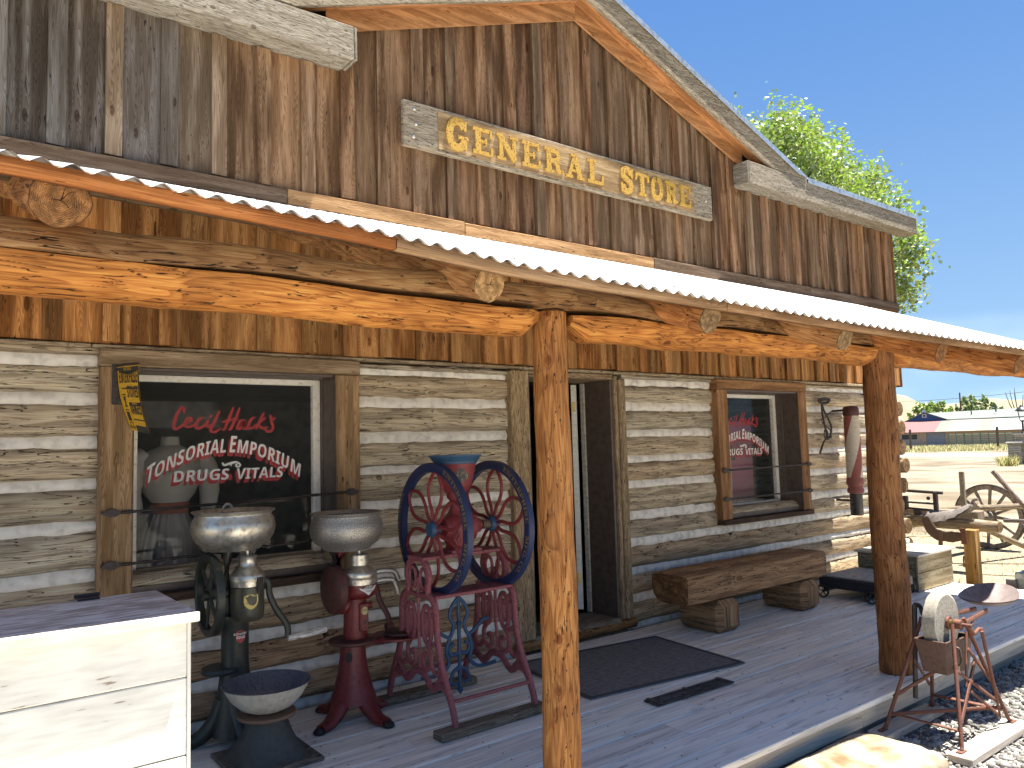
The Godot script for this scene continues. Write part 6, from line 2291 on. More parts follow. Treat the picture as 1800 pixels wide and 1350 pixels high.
func build_barber_pole() -> void:
	var t = thing("barber_pole", "faded red and white striped barber pole hanging on the log wall", "barber pole", Vector3(7.50, 0, 0.215))
	var r = 0.078
	for band in 2:
		var m = MB.new()
		var y0 = 1.02
		var y1 = 1.64
		var n = 26
		var tw = 2.6
		for strip in 2:
			var a0 = PI * strip * 1.0 + (PI * 0.62 if band == 1 else 0.0)
			var da = PI * (0.62 if band == 0 else 0.38)
			var rows = []
			for i in n + 1:
				var f = float(i) / n
				var row = []
				for k in 7:
					var a = a0 + da * k / 6.0 - tw * f
					var rad = r * (1.0 - 0.05 * f)
					row.append(m.vx(Vector3(cos(a) * rad, lerpf(y0, y1, f), sin(a) * rad), Vector3(cos(a), 0, sin(a)), Vector2(a * r, f)))
				rows.append(row)
			for i in n:
				for k in 6:
					m.quadi(rows[i][k], rows[i][k + 1], rows[i + 1][k + 1], rows[i + 1][k])
		part("white_stripe" if band == 0 else "red_stripe", m, plain(Color(0.56, 0.50, 0.42), 0.7, 0.0, mats.white_paint.albedo_texture, 3.0) if band == 0 else plain(Color(0.27, 0.075, 0.06), 0.65, 0.0, mats.white_paint.albedo_texture, 3.0), t)
	var cp = MB.new()
	cp.lathe([Vector2(0.072, 1.64), Vector2(0.077, 1.65), Vector2(0.077, 1.71), Vector2(0.065, 1.735), Vector2(0.0, 1.745)], 24)
	part("cap", cp, mats.maroon, t)
	var nk = MB.new()
	nk.lathe([Vector2(0.060, 0.86), Vector2(0.078, 0.868), Vector2(0.080, 0.90), Vector2(0.068, 0.92), Vector2(0.068, 0.935), Vector2(0.082, 0.955), Vector2(0.084, 0.985), Vector2(0.078, 1.02)], 24)
	part("collar", nk, plain(Color(0.24, 0.075, 0.062), 0.65), t)
	var ft = MB.new()
	ft.lathe([Vector2(0.0, 0.640), Vector2(0.056, 0.642), Vector2(0.061, 0.65), Vector2(0.061, 0.86), Vector2(0.0, 0.861)], 24)
	part("socket", ft, plain(Color(0.045, 0.034, 0.034), 0.45), t)
	var br = MB.new()
	br.tube([Vector3(-0.02, 0.79, -0.20), Vector3(-0.02, 0.79, -0.04)], 0.012, 8)
	br.tube(curve([Vector3(-0.055, 0.83, 0.0), Vector3(-0.10, 0.82, 0.01), Vector3(-0.12, 0.80, 0.0), Vector3(-0.10, 0.775, 0.0), Vector3(-0.06, 0.775, 0.0)], 5), 0.007, 6)
	br.tube(curve([Vector3(-0.055, 0.73, 0.0), Vector3(-0.10, 0.725, 0.0), Vector3(-0.115, 0.705, 0.0)], 5), 0.007, 6)
	br.tube([Vector3(0.0, 1.70, -0.20), Vector3(0.0, 1.70, -0.06)], 0.012, 8)
	part("bracket", br, mats.iron, t)


func build_hanging_iron() -> void:
	var t = thing("iron_trap", "rusty iron animal trap with ring handle hanging on the logs", "trap", Vector3(7.16, 0, 0.075))
	var m = MB.new()
	m.tube(ring_pts(Vector3(0.06, 1.80, 0.02), 0.10, 0.028, 0, TAU, 24, Vector3.RIGHT, Vector3(0, 0.75, 0.6)), 0.011, 7, false, Vector3(0, 0.6, -0.7))
	m.tube(ring_pts(Vector3(0.06, 1.785, 0.02), 0.085, 0.024, 0, TAU, 24, Vector3.RIGHT, Vector3(0, 0.75, 0.6)), 0.008, 6, false, Vector3(0, 0.6, -0.7))
	part("ring", m, mats.iron, t)
	var b = MB.new()
	b.tube(curve([Vector3(0.05, 1.78, 0.0), Vector3(0.08, 1.70, 0.0), Vector3(0.13, 1.60, 0.02), Vector3(0.165, 1.52, 0.02), Vector3(0.15, 1.44, 0.01), Vector3(0.10, 1.41, 0.0)], 6), 0.010, 6)
	b.tube(curve([Vector3(0.05, 1.78, 0.0), Vector3(0.045, 1.68, 0.0), Vector3(0.03, 1.60, 0.02), Vector3(0.06, 1.50, 0.02), Vector3(0.065, 1.44, 0.02), Vector3(0.02, 1.36, 0.0), Vector3(-0.04, 1.27, 0.0)], 6), 0.010, 6)
	part("jaw", b, mats.iron, t)
	var c = MB.new()
	c.tube([Vector3(0.0, 1.60, 0.01), Vector3(0.20, 1.69, 0.01)], 0.006, 6)
	c.tube([Vector3(0.0, 1.58, 0.02), Vector3(0.13, 1.50, 0.03), Vector3(0.15, 1.42, 0.02)], 0.007, 6)
	c.tube(ring_pts(Vector3(0.05, 1.46, 0.025), 0.035, 0.05, 0, TAU, 16, Vector3.RIGHT, Vector3.UP), 0.006, 6, false, Vector3(0, 0, 1))
	part("spring", c, mats.iron, t)


func build_window_display() -> void:
	# a dressmaker's form stands behind the shop window nearest the chest
	var t = thing("dress_form", "dress form in white blouse and pleated grey skirt behind the glass", "dress form", Vector3(1.20, 0, -0.62))
	var sk = MB.new()
	var n = 60
	var rows = []
	for i in 9:
		var f = i / 8.0
		var row = []
		for k in n + 1:
			var a = TAU * k / n
			var r = lerpf(0.10, 0.27, pow(f, 0.7)) * (1.0 + (0.05 + 0.05 * f) * sin(a * 20.0))
			row.append(sk.vx(Vector3(cos(a) * r, lerpf(1.10, 0.30, f), sin(a) * r * 0.8), Vector3(cos(a) + 0.9 * cos(a * 20.0) * -sin(a), 0.2, sin(a) + 0.9 * cos(a * 20.0) * cos(a)), Vector2(a, f)))
		rows.append(row)
	for i in 8:
		for k in n:
			sk.quadi(rows[i][k], rows[i][k + 1], rows[i + 1][k + 1], rows[i + 1][k])
	part("skirt", sk, mats.cloth_grey, t)
	var bt = MB.new()
	bt.lathe([Vector2(0.105, 1.09), Vector2(0.108, 1.13), Vector2(0.105, 1.155)], 30)
	part("sash", bt, mats.cloth_rust, t)
	var bl = MB.new()
	bl.lathe([Vector2(0.10, 1.15), Vector2(0.14, 1.20), Vector2(0.175, 1.30), Vector2(0.17, 1.40), Vector2(0.12, 1.46), Vector2(0.055, 1.49), Vector2(0.05, 1.54), Vector2(0.0, 1.545)], 30)
	for s in [-1.0, 1.0]:
		bl.tube(curve([Vector3(s * 0.13, 1.43, 0), Vector3(s * 0.20, 1.36, 0.01), Vector3(s * 0.22, 1.22, 0.03), Vector3(s * 0.20, 1.10, 0.06)], 5), [0.06, 0.062, 0.064, 0.066, 0.07, 0.07, 0.07, 0.068, 0.065, 0.06, 0.058, 0.056, 0.052, 0.05, 0.045, 0.04].slice(0, 16), 10)
	part("blouse", bl, mats.cloth_white, t)
	var st = MB.new()
	st.tube([Vector3(0, 0.0, 0), Vector3(0, 0.4, 0)], 0.02, 8)
	st.lathe([Vector2(0.0, 0.0), Vector2(0.14, 0.001), Vector2(0.12, 0.02), Vector2(0.0, 0.03)], 18)
	part("stand", st, mats.iron, t)
	# things seen through the other window
	var p = thing("pink_poster", "pink board with a dark curved sign behind the glass", "poster", Vector3(6.62, 0, -0.75), deg_to_rad(-30.0))
	slab("board", p, plain(Color(0.42, 0.11, 0.19), 0.6), Vector3(-0.30, 0.80, -0.015), Vector3(0.35, 1.62, 0.0), 1, Color.WHITE, 0.002)
	var ar = MB.new()
	var poly = PackedVector2Array()
	for k in 15:
		var a = PI * k / 14.0
		poly.append(Vector2(-0.08 + 0.24 * cos(a), 1.22 + 0.28 * sin(a)))
	ar.prism(poly, 0.002, 0.008)
	part("arch", ar, plain(Color(0.05, 0.055, 0.06), 0.5), p)
	var cu = thing("window_curtain", "sheer grey curtain hanging behind the window glass", "curtain", Vector3(6.16, 0, -0.48))
	var cm = MB.new()
	var A = []
	for i in 41:
		var x = -0.02 + 0.30 * i / 40.0
		var z = 0.018 * sin(i * 0.95) + 0.006 * sin(i * 2.3)
		A.append([cm.vx(Vector3(x, 0.8, z), Vector3(-0.5 * cos(i * 0.95), 0, 1), Vector2.ZERO), cm.vx(Vector3(x * 0.92, 1.86, z * 0.7), Vector3(-0.5 * cos(i * 0.95), 0, 1), Vector2.ZERO)])
	for i in 40:
		cm.quadi(A[i][0], A[i + 1][0], A[i + 1][1], A[i][1])
	part("cloth", cm, mats.cloth_grey, cu)
	var rod = MB.new()
	rod.tube([Vector3(-0.40, 1.87, 0), Vector3(0.9, 1.87, 0)], 0.008, 8)
	part("rod", rod, mats.brass, cu)
	var bk = thing("display_shelf", "low white shelf with folded cloth behind the window glass", "shelf", Vector3(6.35, 0, -0.60))
	slab("top", bk, mats.white_paint, Vector3(-0.45, 0.80, -0.16), Vector3(0.6, 0.82, 0.12), 0, Color.WHITE)
	for x in [-0.42, 0.55]:
		slab("leg", bk, mats.white_paint, Vector3(x, 0.0, -0.1), Vector3(x + 0.03, 0.799, -0.07), 1, Color.WHITE)
	var bs = MB.new()
	bs.lathe([Vector2(0.0, 0.822), Vector2(0.09, 0.823), Vector2(0.12, 0.88), Vector2(0.11, 0.93), Vector2(0.04, 0.96), Vector2(0.0, 0.965)], 16)
	part("cloth_bundle", bs, mats.cloth_white, bk)


# ---------------------------------------------------------------- things in the yard
func build_yard_things() -> void:
	build_step()
	build_grindstone()
	build_crate()
	build_scale()
	build_rail()
	build_wagon()


func build_step() -> void:
	var m = MB.new()
	# a rough sandstone block used as a step
	var nx = 22
	var ny = 5
	var nzz = 10
	var lo = Vector3(2.35, GY - 0.05, 2.09)
	var hi = Vector3(3.94, -0.082, 2.56)
	var pt = func(p: Vector3):
		var q = Vector3(lerpf(lo.x, hi.x, p.x), lerpf(lo.y, hi.y, p.y), lerpf(lo.z, hi.z, p.z))
		var d = 0.022 * nz.get_noise_3d(q.x * 3.0, q.y * 5.0, q.z * 4.0) + 0.010 * nz.get_noise_3d(q.x * 14.0, q.y * 14.0, q.z * 14.0)
		var c = q - (lo + hi) * 0.5
		var e = Vector3(c.x / (hi.x - lo.x), c.y / (hi.y - lo.y), c.z / (hi.z - lo.z)) * 2.0
		var rim = pow(absf(e.x), 30.0) + pow(absf(e.y), 12.0) + pow(absf(e.z), 20.0)
		return q - Vector3(signf(e.x) * maxf(rim - 1.0, 0) * 0.02, signf(e.y) * maxf(rim - 1.0, 0) * 0.012, signf(e.z) * maxf(rim - 1.0, 0) * 0.016) + c.normalized() * d
	var faces = [[0, 1, 2, 1.0, nx, ny], [0, 1, 2, 0.0, nx, ny], [0, 2, 1, 1.0, nx, nzz], [1, 2, 0, 1.0, ny, nzz], [1, 2, 0, 0.0, ny, nzz]]
	for f in faces:
		var g = []
		var P = []
		for i in f[4] + 1:
			var row = []
			for j in f[5] + 1:
				var p = Vector3.ZERO
				p[f[0]] = float(i) / f[4]
				p[f[1]] = float(j) / f[5]
				p[f[2]] = f[3]
				row.append(pt.call(p))
			P.append(row)
		for i in f[4] + 1:
			var row = []
			for j in f[5] + 1:
				var nn = (P[mini(i + 1, f[4])][j] - P[maxi(i - 1, 0)][j]).cross(P[i][mini(j + 1, f[5])] - P[i][maxi(j - 1, 0)])
				var want = Vector3.ZERO
				want[f[2]] = 1.0 if f[3] > 0.5 else -1.0
				if nn.dot(want) < 0:
					nn = -nn
				row.append(m.vx(P[i][j], nn, Vector2(i, j) * 0.05))
			g.append(row)
		for i in f[4]:
			for j in f[5]:
				m.quadi(g[i][j], g[i + 1][j], g[i + 1][j + 1], g[i][j + 1])
	solo("stone_step", m, mats.stone, "rough sandstone block used as a step at the deck edge", "step")


func bar(m: MB, a: Vector3, b: Vector3, w = 0.011, flat = 0.5) -> void:
	m.tube([a, b], w, 4, false, Vector3(0, 0.2, 1), 1.0, flat)


func build_grindstone() -> void:
	var t = thing("grindstone", "rusty foot powered grindstone with iron seat on two planks", "grindstone", Vector3(-0.02, 0, 0))
	for q in [[4.10, 4.76, 2.11], [4.10, 4.86, 2.52]]:
		slab("skid_plank", t, mats.deck, Vector3(q[0], GY + 0.012, q[2] - 0.058), Vector3(q[1], GY + 0.055, q[2] + 0.058), 0, tinted(Color(0.50, 0.45, 0.38), 0.05), 0.006)
	var yb = GY + 0.056
	var R = mats.rust
	var legs = [[Vector3(4.18, yb, 2.12), Vector3(4.415, 0.42, 2.235)], [Vector3(4.72, yb, 2.12), Vector3(4.53, 0.42, 2.235)], [Vector3(4.18, yb, 2.50), Vector3(4.40, 0.42, 2.40)], [Vector3(4.76, yb, 2.50), Vector3(4.54, 0.43, 2.40)]]
	for l in legs:
		var m = MB.new()
		var d = (l[0] - l[1]).normalized()
		m.tube([l[1], l[0] + Vector3(0, 0.02, 0), l[0] + Vector3(d.x * 0.05, 0.004, d.z * 0.03)], 0.0105, 8)
		m.box(l[0] + Vector3(d.x * 0.07, 0.003, d.z * 0.04), Vector3(0.06, 0.006, 0.03), 0.002)
		part("leg", m, R, t)
	var m = MB.new()
	bar(m, Vector3(4.24, 0.02, 2.14), Vector3(4.62, 0.22, 2.36), 0.012)
	bar(m, Vector3(4.66, 0.0, 2.14), Vector3(4.30, 0.22, 2.24), 0.012)
	bar(m, Vector3(4.24, -0.03, 2.48), Vector3(4.60, 0.21, 2.42), 0.012)
	bar(m, Vector3(4.70, -0.03, 2.48), Vector3(4.33, 0.21, 2.42), 0.012)
	bar(m, Vector3(4.22, -0.07, 2.13), Vector3(4.72, -0.06, 2.48), 0.013)
	bar(m, Vector3(4.70, -0.07, 2.13), Vector3(4.72, -0.07, 2.49), 0.013)
	bar(m, Vector3(4.21, -0.06, 2.13), Vector3(4.20, -0.06, 2.48), 0.012)
	bar(m, Vector3(4.50, 0.28, 2.43), Vector3(4.70, 0.06, 2.46), 0.012)
	bar(m, Vector3(4.42, 0.10, 2.44), Vector3(4.54, 0.36, 2.41), 0.011)
	part("brace", m, R, t)
	# the stone, worn out of round
	var st = MB.new()
	var c = Vector3(4.46, 0.41, 2.315)
	var n = 48
	var prev
	var zs = [-0.034, -0.030, 0.030, 0.034]
	var rs = [0.94, 1.0, 1.0, 0.94]
	var rows = []
	for i in n + 1:
		var a = TAU * i / n
		var r = 0.155 * (1.0 + 0.03 * nz.get_noise_1d(cos(a) * 1.4 + 4.0) - 0.05 * exp(-pow(angle_difference(a, 2.55) * 3.0, 2.0)))
		var row = []
		for k in 4:
			row.append(st.vx(c + Vector3(cos(a) * r * rs[k], sin(a) * r * rs[k], zs[k]), Vector3(cos(a), sin(a), 0.0 if k in [1, 2] else signf(zs[k])), Vector2(a, k)))
		rows.append(row)
	for i in n:
		for k in 3:
			st.quadi(rows[i][k], rows[i + 1][k], rows[i + 1][k + 1], rows[i][k + 1])
	for s in [0, 3]:
		var nn = Vector3(0, 0, signf(zs[s]))
		var c0 = st.vx(c + Vector3(0, 0, zs[s] * 0.94), nn, Vector2.ZERO)
		var kk = []
		for i in n + 1:
			kk.append(st.vx(st.v[rows[i][s]], nn, Vector2.ZERO))
		for i in n:
			st.tri(c0, kk[i], kk[i + 1])
	part("stone_wheel", st, mats.grit, t)
	var ax = MB.new()
	ax.tube([c + Vector3(0, 0, -0.11), c + Vector3(0, 0, 0.16)], 0.011, 10)
	ax.tube([c + Vector3(0, 0, 0.036), c + Vector3(0, 0, 0.05)], 0.034, 14)
	ax.tube([c + Vector3(0, 0, 0.075), c + Vector3(0, 0, 0.11)], 0.026, 12)
	var axm = part("axle", ax, mats.rust, t)
	var bn = MB.new()
	bn.xf = Transform3D(Basis(Vector3(1, 0, 0), PI / 2), c + Vector3(0, 0, 0.050))
	bn.lathe([Vector2(0.02, 0.0), Vector2(0.022, 0.012), Vector2(0.010, 0.02), Vector2(0.0, 0.02)], 8)
	part("axle_nut", bn, mats.brass, axm)
	# crank and connecting rods on the street side
	var cr = MB.new()
	cr.tube([c + Vector3(0, 0, 0.14), c + Vector3(0.05, -0.05, 0.145), c + Vector3(0.10, -0.03, 0.15), c + Vector3(0.14, -0.04, 0.15)], 0.010, 8)
	var cd = MB.new()
	cd.tube([c + Vector3(0.10, -0.04, 0.165), Vector3(4.62, 0.05, 2.50), Vector3(4.66, -0.10, 2.50)], [0.010, 0.008, 0.005], 8)
	part("connecting_rod", cd, R, t)
	part("crank", cr, R, t)
	var tr0 = MB.new()
	bar(tr0, c + Vector3(0.0, -0.34, 0.13), c + Vector3(0.22, -0.50, 0.17), 0.010)
	part("treadle", tr0, R, t)
	# water trough under the stone
	var tr = MB.new()
	var tp = [Vector3(4.30, 0.335, 2.245), Vector3(4.63, 0.325, 2.245), Vector3(4.63, 0.325, 2.40), Vector3(4.30, 0.335, 2.40)]
	var bt = [Vector3(4.33, 0.165, 2.265), Vector3(4.60, 0.145, 2.265), Vector3(4.60, 0.145, 2.385), Vector3(4.33, 0.165, 2.385)]
	var mid = Vector3(4.465, 0.24, 2.32)
	for i in 4:
		var j = (i + 1) % 4
		tr.flat([tp[i], tp[j], bt[j], bt[i]], mid)
		tr.tube([tp[i], tp[j]], 0.006, 6)
	tr.flat([bt[0], bt[1], bt[2], bt[3]], mid)
	var tn = part("water_trough", tr, mats.brown_tin, t)
	var hh = MB.new()
	hh.tube(curve([Vector3(4.40, 0.30, 2.408), Vector3(4.40, 0.29, 2.43), Vector3(4.40, 0.22, 2.43), Vector3(4.40, 0.21, 2.402)], 4), 0.006, 6)
	part("handle", hh, mats.brown_tin, tn)
	var dr = MB.new()
	dr.tube(ring_pts(Vector3(4.43, 0.185, 2.398), 0.016, 0.016, 0, TAU, 16, Vector3.RIGHT, Vector3.UP), 0.004, 6, false, Vector3(0, 0, 1))
	part("drain_ring", dr, mats.nickel, tn)
	var lv = MB.new()
	lv.tube([Vector3(4.36, 0.0, 2.20), Vector3(4.385, 0.20, 2.20), Vector3(4.42, 0.49, 2.20)], 0.013, 6)
	lv.tube(curve([Vector3(4.42, 0.49, 2.20), Vector3(4.45, 0.48, 2.215), Vector3(4.47, 0.43, 2.22), Vector3(4.50, 0.42, 2.235)], 4), 0.012, 6)
	part("lever", lv, mats.iron, t)
	# arm and pressed iron seat
	var am = MB.new()
	bar(am, Vector3(4.52, 0.40, 2.40), Vector3(4.95, 0.405, 2.36), 0.016, 0.45)
	bar(am, Vector3(4.52, 0.40, 2.24), Vector3(4.95, 0.405, 2.30), 0.016, 0.45)
	bar(am, Vector3(4.56, 0.33, 2.41), Vector3(4.72, 0.40, 2.38), 0.010, 0.5)
	part("seat_arm", am, R, t)
	var se = MB.new()
	var srows = []
	for side in [0.0, -0.005]:
		var base = []
		for i in 9:
			var r = i / 8.0
			var row = []
			for k in 25:
				var a = TAU * k / 24
				var px = cos(a) * r
				var pz = sin(a) * r
				var y = 0.425 + 0.045 * r * r * r + (0.05 * maxf(px, 0) * r * r) - 0.012 * maxf(-px, 0.0) * r
				row.append(se.vx(Vector3(5.06 + px * 0.17, y + side, 2.33 + pz * 0.155), Vector3(-px * 0.5, 1.0, -pz * 0.5) * (1.0 if side == 0.0 else -1.0), Vector2(px, pz)))
			base.append(row)
		for i in 8:
			for k in 24:
				se.quadi(base[i][k], base[i][k + 1], base[i + 1][k + 1], base[i + 1][k])
	part("seat", se, plain(Color(0.26, 0.21, 0.20), 0.5, 0.3, mats.vcol.albedo_texture, 3.0), t)
	var gd = MB.new()
	var gA = []
	for i in 9:
		var a = PI * i / 8.0
		gA.append([gd.vx(Vector3(4.60 + 0.14 * cos(a) * 0.5, 0.40 + 0.12 * sin(a), 2.22), Vector3(cos(a), sin(a), 0), Vector2.ZERO), gd.vx(Vector3(4.70 + 0.14 * cos(a) * 0.5, 0.38 + 0.10 * sin(a), 2.25), Vector3(cos(a), sin(a), 0), Vector2.ZERO)])
	for i in 8:
		gd.quadi(gA[i][0], gA[i + 1][0], gA[i + 1][1], gA[i][1])
	part("splash_guard", gd, mats.brown_tin, t)


func build_crate() -> void:
	var t = thing("wooden_crate", "weathered greenish plank crate with a loose lid at the deck end", "crate")
	var x0 = 7.26
	var x1 = 7.98
	var z0 = 0.32
	var z1 = 0.885
	for q in [[0.003, 0.165], [0.168, 0.315]]:
		slab("front_board", t, mats.board, Vector3(x0, q[0], z1 - 0.02), Vector3(x1, q[1], z1), 0, tinted(Color(0.34, 0.325, 0.25), 0.06), 0.004)
		slab("end_board", t, mats.rough, Vector3(x0, q[0], z0), Vector3(x0 + 0.02, q[1], z1 - 0.021), 2, tinted(Color(0.34, 0.325, 0.25), 0.06), 0.004)
		slab("end_board", t, mats.rough, Vector3(x1 - 0.02, q[0], z0), Vector3(x1, q[1], z1 - 0.021), 2, tinted(Color(0.34, 0.325, 0.25), 0.06), 0.004)
		slab("back_board", t, mats.rough, Vector3(x0 + 0.021, q[0], z0), Vector3(x1 - 0.021, q[1], z0 + 0.02), 0, Color(0.34, 0.325, 0.25), 0.004)
	slab("corner_strip", t, mats.rough, Vector3(x0 - 0.012, 0.003, z1 - 0.01), Vector3(x0 - 0.0005, 0.315, z1 + 0.008), 1, Color(0.36, 0.34, 0.26), 0.003)
	for q in [[z0 - 0.02, 0.51], [0.512, 0.70], [0.702, z1 + 0.03]]:
		slab("lid_board", t, mats.deck, Vector3(x0 - 0.03, 0.317, q[0]), Vector3(x1 + 0.03 + rr(-0.01, 0.02), 0.338 + rr(-0.002, 0.002), q[1]), 0, tinted(Color(0.52, 0.50, 0.45), 0.05), 0.005)
	var k = 0
	for p in [[7.42, 0.50], [7.51, 0.57], [7.66, 0.60]]:
		var g = thing("glass_insulator", ["clear glass insulator at the far edge of the crate lid", "clear glass insulator between two others on the crate lid", "clear glass insulator standing apart near the front of the crate lid"][k], "insulator", Vector3(p[0], 0.3405, p[1]), 0.0, "glass insulators on the crate")
		var m = MB.new()
		m.lathe([Vector2(0.0, 0.0), Vector2(0.046, 0.0), Vector2(0.049, 0.006), Vector2(0.044, 0.032), Vector2(0.034, 0.042), Vector2(0.031, 0.052), Vector2(0.038, 0.060), Vector2(0.037, 0.072), Vector2(0.028, 0.082), Vector2(0.012, 0.088), Vector2(0.0, 0.089)], 20)
		part("glass_bell", m, mats.glass, g)
		k += 1


func build_scale() -> void:
	var t = thing("platform_scale", "low dark platform scale on small spoked iron wheels", "scale", Vector3(6.80, 0, 0.62))
	var m = mats.iron
	slab("platform", t, plain(Color(0.36, 0.37, 0.38), 0.6, 0.3, mats.tin.albedo_texture, 3.0), Vector3(-0.29, 0.178, -0.24), Vector3(0.31, 0.192, 0.26), 0, Color.WHITE, 0.003)
	slab("frame", t, plain(Color(0.035, 0.035, 0.042), 0.5, 0.3), Vector3(-0.31, 0.085, -0.26), Vector3(0.33, 0.176, 0.28), 0, Color.WHITE, 0.01)
	for s in [[-0.33, -0.21], [-0.33, 0.23], [0.35, -0.21], [0.35, 0.23]]:
		var w = MB.new()
		hoop(w, Vector3(s[0], 0.058, s[1]), 0.057, 0.012, 0.016, Vector3(0, 0, 1), Vector3.UP, 22)
		for k in 5:
			var a = TAU * k / 5
			w.tube([Vector3(s[0], 0.058, s[1]), Vector3(s[0], 0.058 + 0.048 * cos(a), s[1] + 0.048 * sin(a))], 0.005, 5)
		w.tube([Vector3(s[0] - 0.014 * signf(s[0]) * 2.0, 0.058, s[1]), Vector3(s[0] + 0.012, 0.058, s[1])], 0.011, 8)
		part("wheel", w, m, t)
	for e in [-0.21, 0.23]:
		var a = MB.new()
		a.tube([Vector3(-0.33, 0.058, e), Vector3(0.35, 0.058, e)], 0.009, 8)
		a.box(Vector3(-0.27, 0.075, e), Vector3(0.05, 0.05, 0.03), 0.004)
		a.box(Vector3(0.29, 0.075, e), Vector3(0.05, 0.05, 0.03), 0.004)
		part("axle", a, m, t)
	var c = MB.new()
	c.xf = Transform3D(Basis.IDENTITY, Vector3(0.27, 0.193, 0.20))
	c.lathe([Vector2(0.0, 0.0), Vector2(0.045, 0.001), Vector2(0.045, 0.05), Vector2(0.030, 0.06), Vector2(0.0, 0.062)], 16)
	part("counterweight", c, mats.pitted, t)


func build_rail() -> void:
	var t = thing("hitching_rail", "weathered grey log rail on a square tan post beyond the deck", "rail")
	add_log("rail_log", t, log_mesh(Vector3(9.32, 0.455, -1.2), Vector3(9.12, 0.425, 0.90), 0.075, 0.062, Color(0.40, 0.35, 0.28), 0.09, 14, 18), mats.log, mats.end, Color(0.42, 0.36, 0.27))
	slab("post", t, mats.board, Vector3(8.93, GY, 0.60), Vector3(9.06, 0.40, 0.72), 1, Color(0.52, 0.36, 0.17), 0.006)
	slab("post", t, mats.board, Vector3(9.20, GY, -1.10), Vector3(9.32, 0.40, -0.98), 1, Color(0.44, 0.31, 0.16), 0.006)
	var sp = MB.new()
	sp.box(Vector3(8.925, 0.33, 0.61), Vector3(0.012, 0.17, 0.05), 0.002)
	part("iron_strap", sp, mats.rust, t)
	var c = thing("turned_column", "dark ribbed iron column standing on a grey metal box", "column", Vector3(8.32, 0, 1.455))
	slab("metal_box", c, plain(Color(0.30, 0.32, 0.31), 0.45, 0.5, mats.tin.albedo_texture, 2.0), Vector3(-0.12, GY, -0.12), Vector3(0.16, 0.115, 0.16), 1, Color.WHITE, 0.006)
	slab("side_flange", c, plain(Color(0.12, 0.11, 0.12), 0.5, 0.5), Vector3(-0.15, -0.06, -0.19), Vector3(-0.12, 0.05, -0.10), 1, Color.WHITE, 0.004)
	var m = MB.new()
	var prof = [Vector2(0.055, 0.115), Vector2(0.05, 0.14)]
	for k in 7:
		var y = 0.15 + 0.055 * k
		prof += [Vector2(0.062, y), Vector2(0.064, y + 0.012), Vector2(0.050, y + 0.02), Vector2(0.048, y + 0.045)]
	prof += [Vector2(0.065, 0.54), Vector2(0.06, 0.555), Vector2(0.0, 0.56)]
	m.lathe(prof, 20)
	part("ribbed_shaft", m, plain(Color(0.10, 0.085, 0.085), 0.5, 0.4), c)
	var r = MB.new()
	r.tube(curve([Vector3(-0.02, 0.57, 0.06), Vector3(0.3, 0.555, -0.15), Vector3(0.80, 0.50, -0.50)], 5), 0.022, 8)
	part("top_bar", r, plain(Color(0.16, 0.14, 0.14), 0.6, 0.3), c)


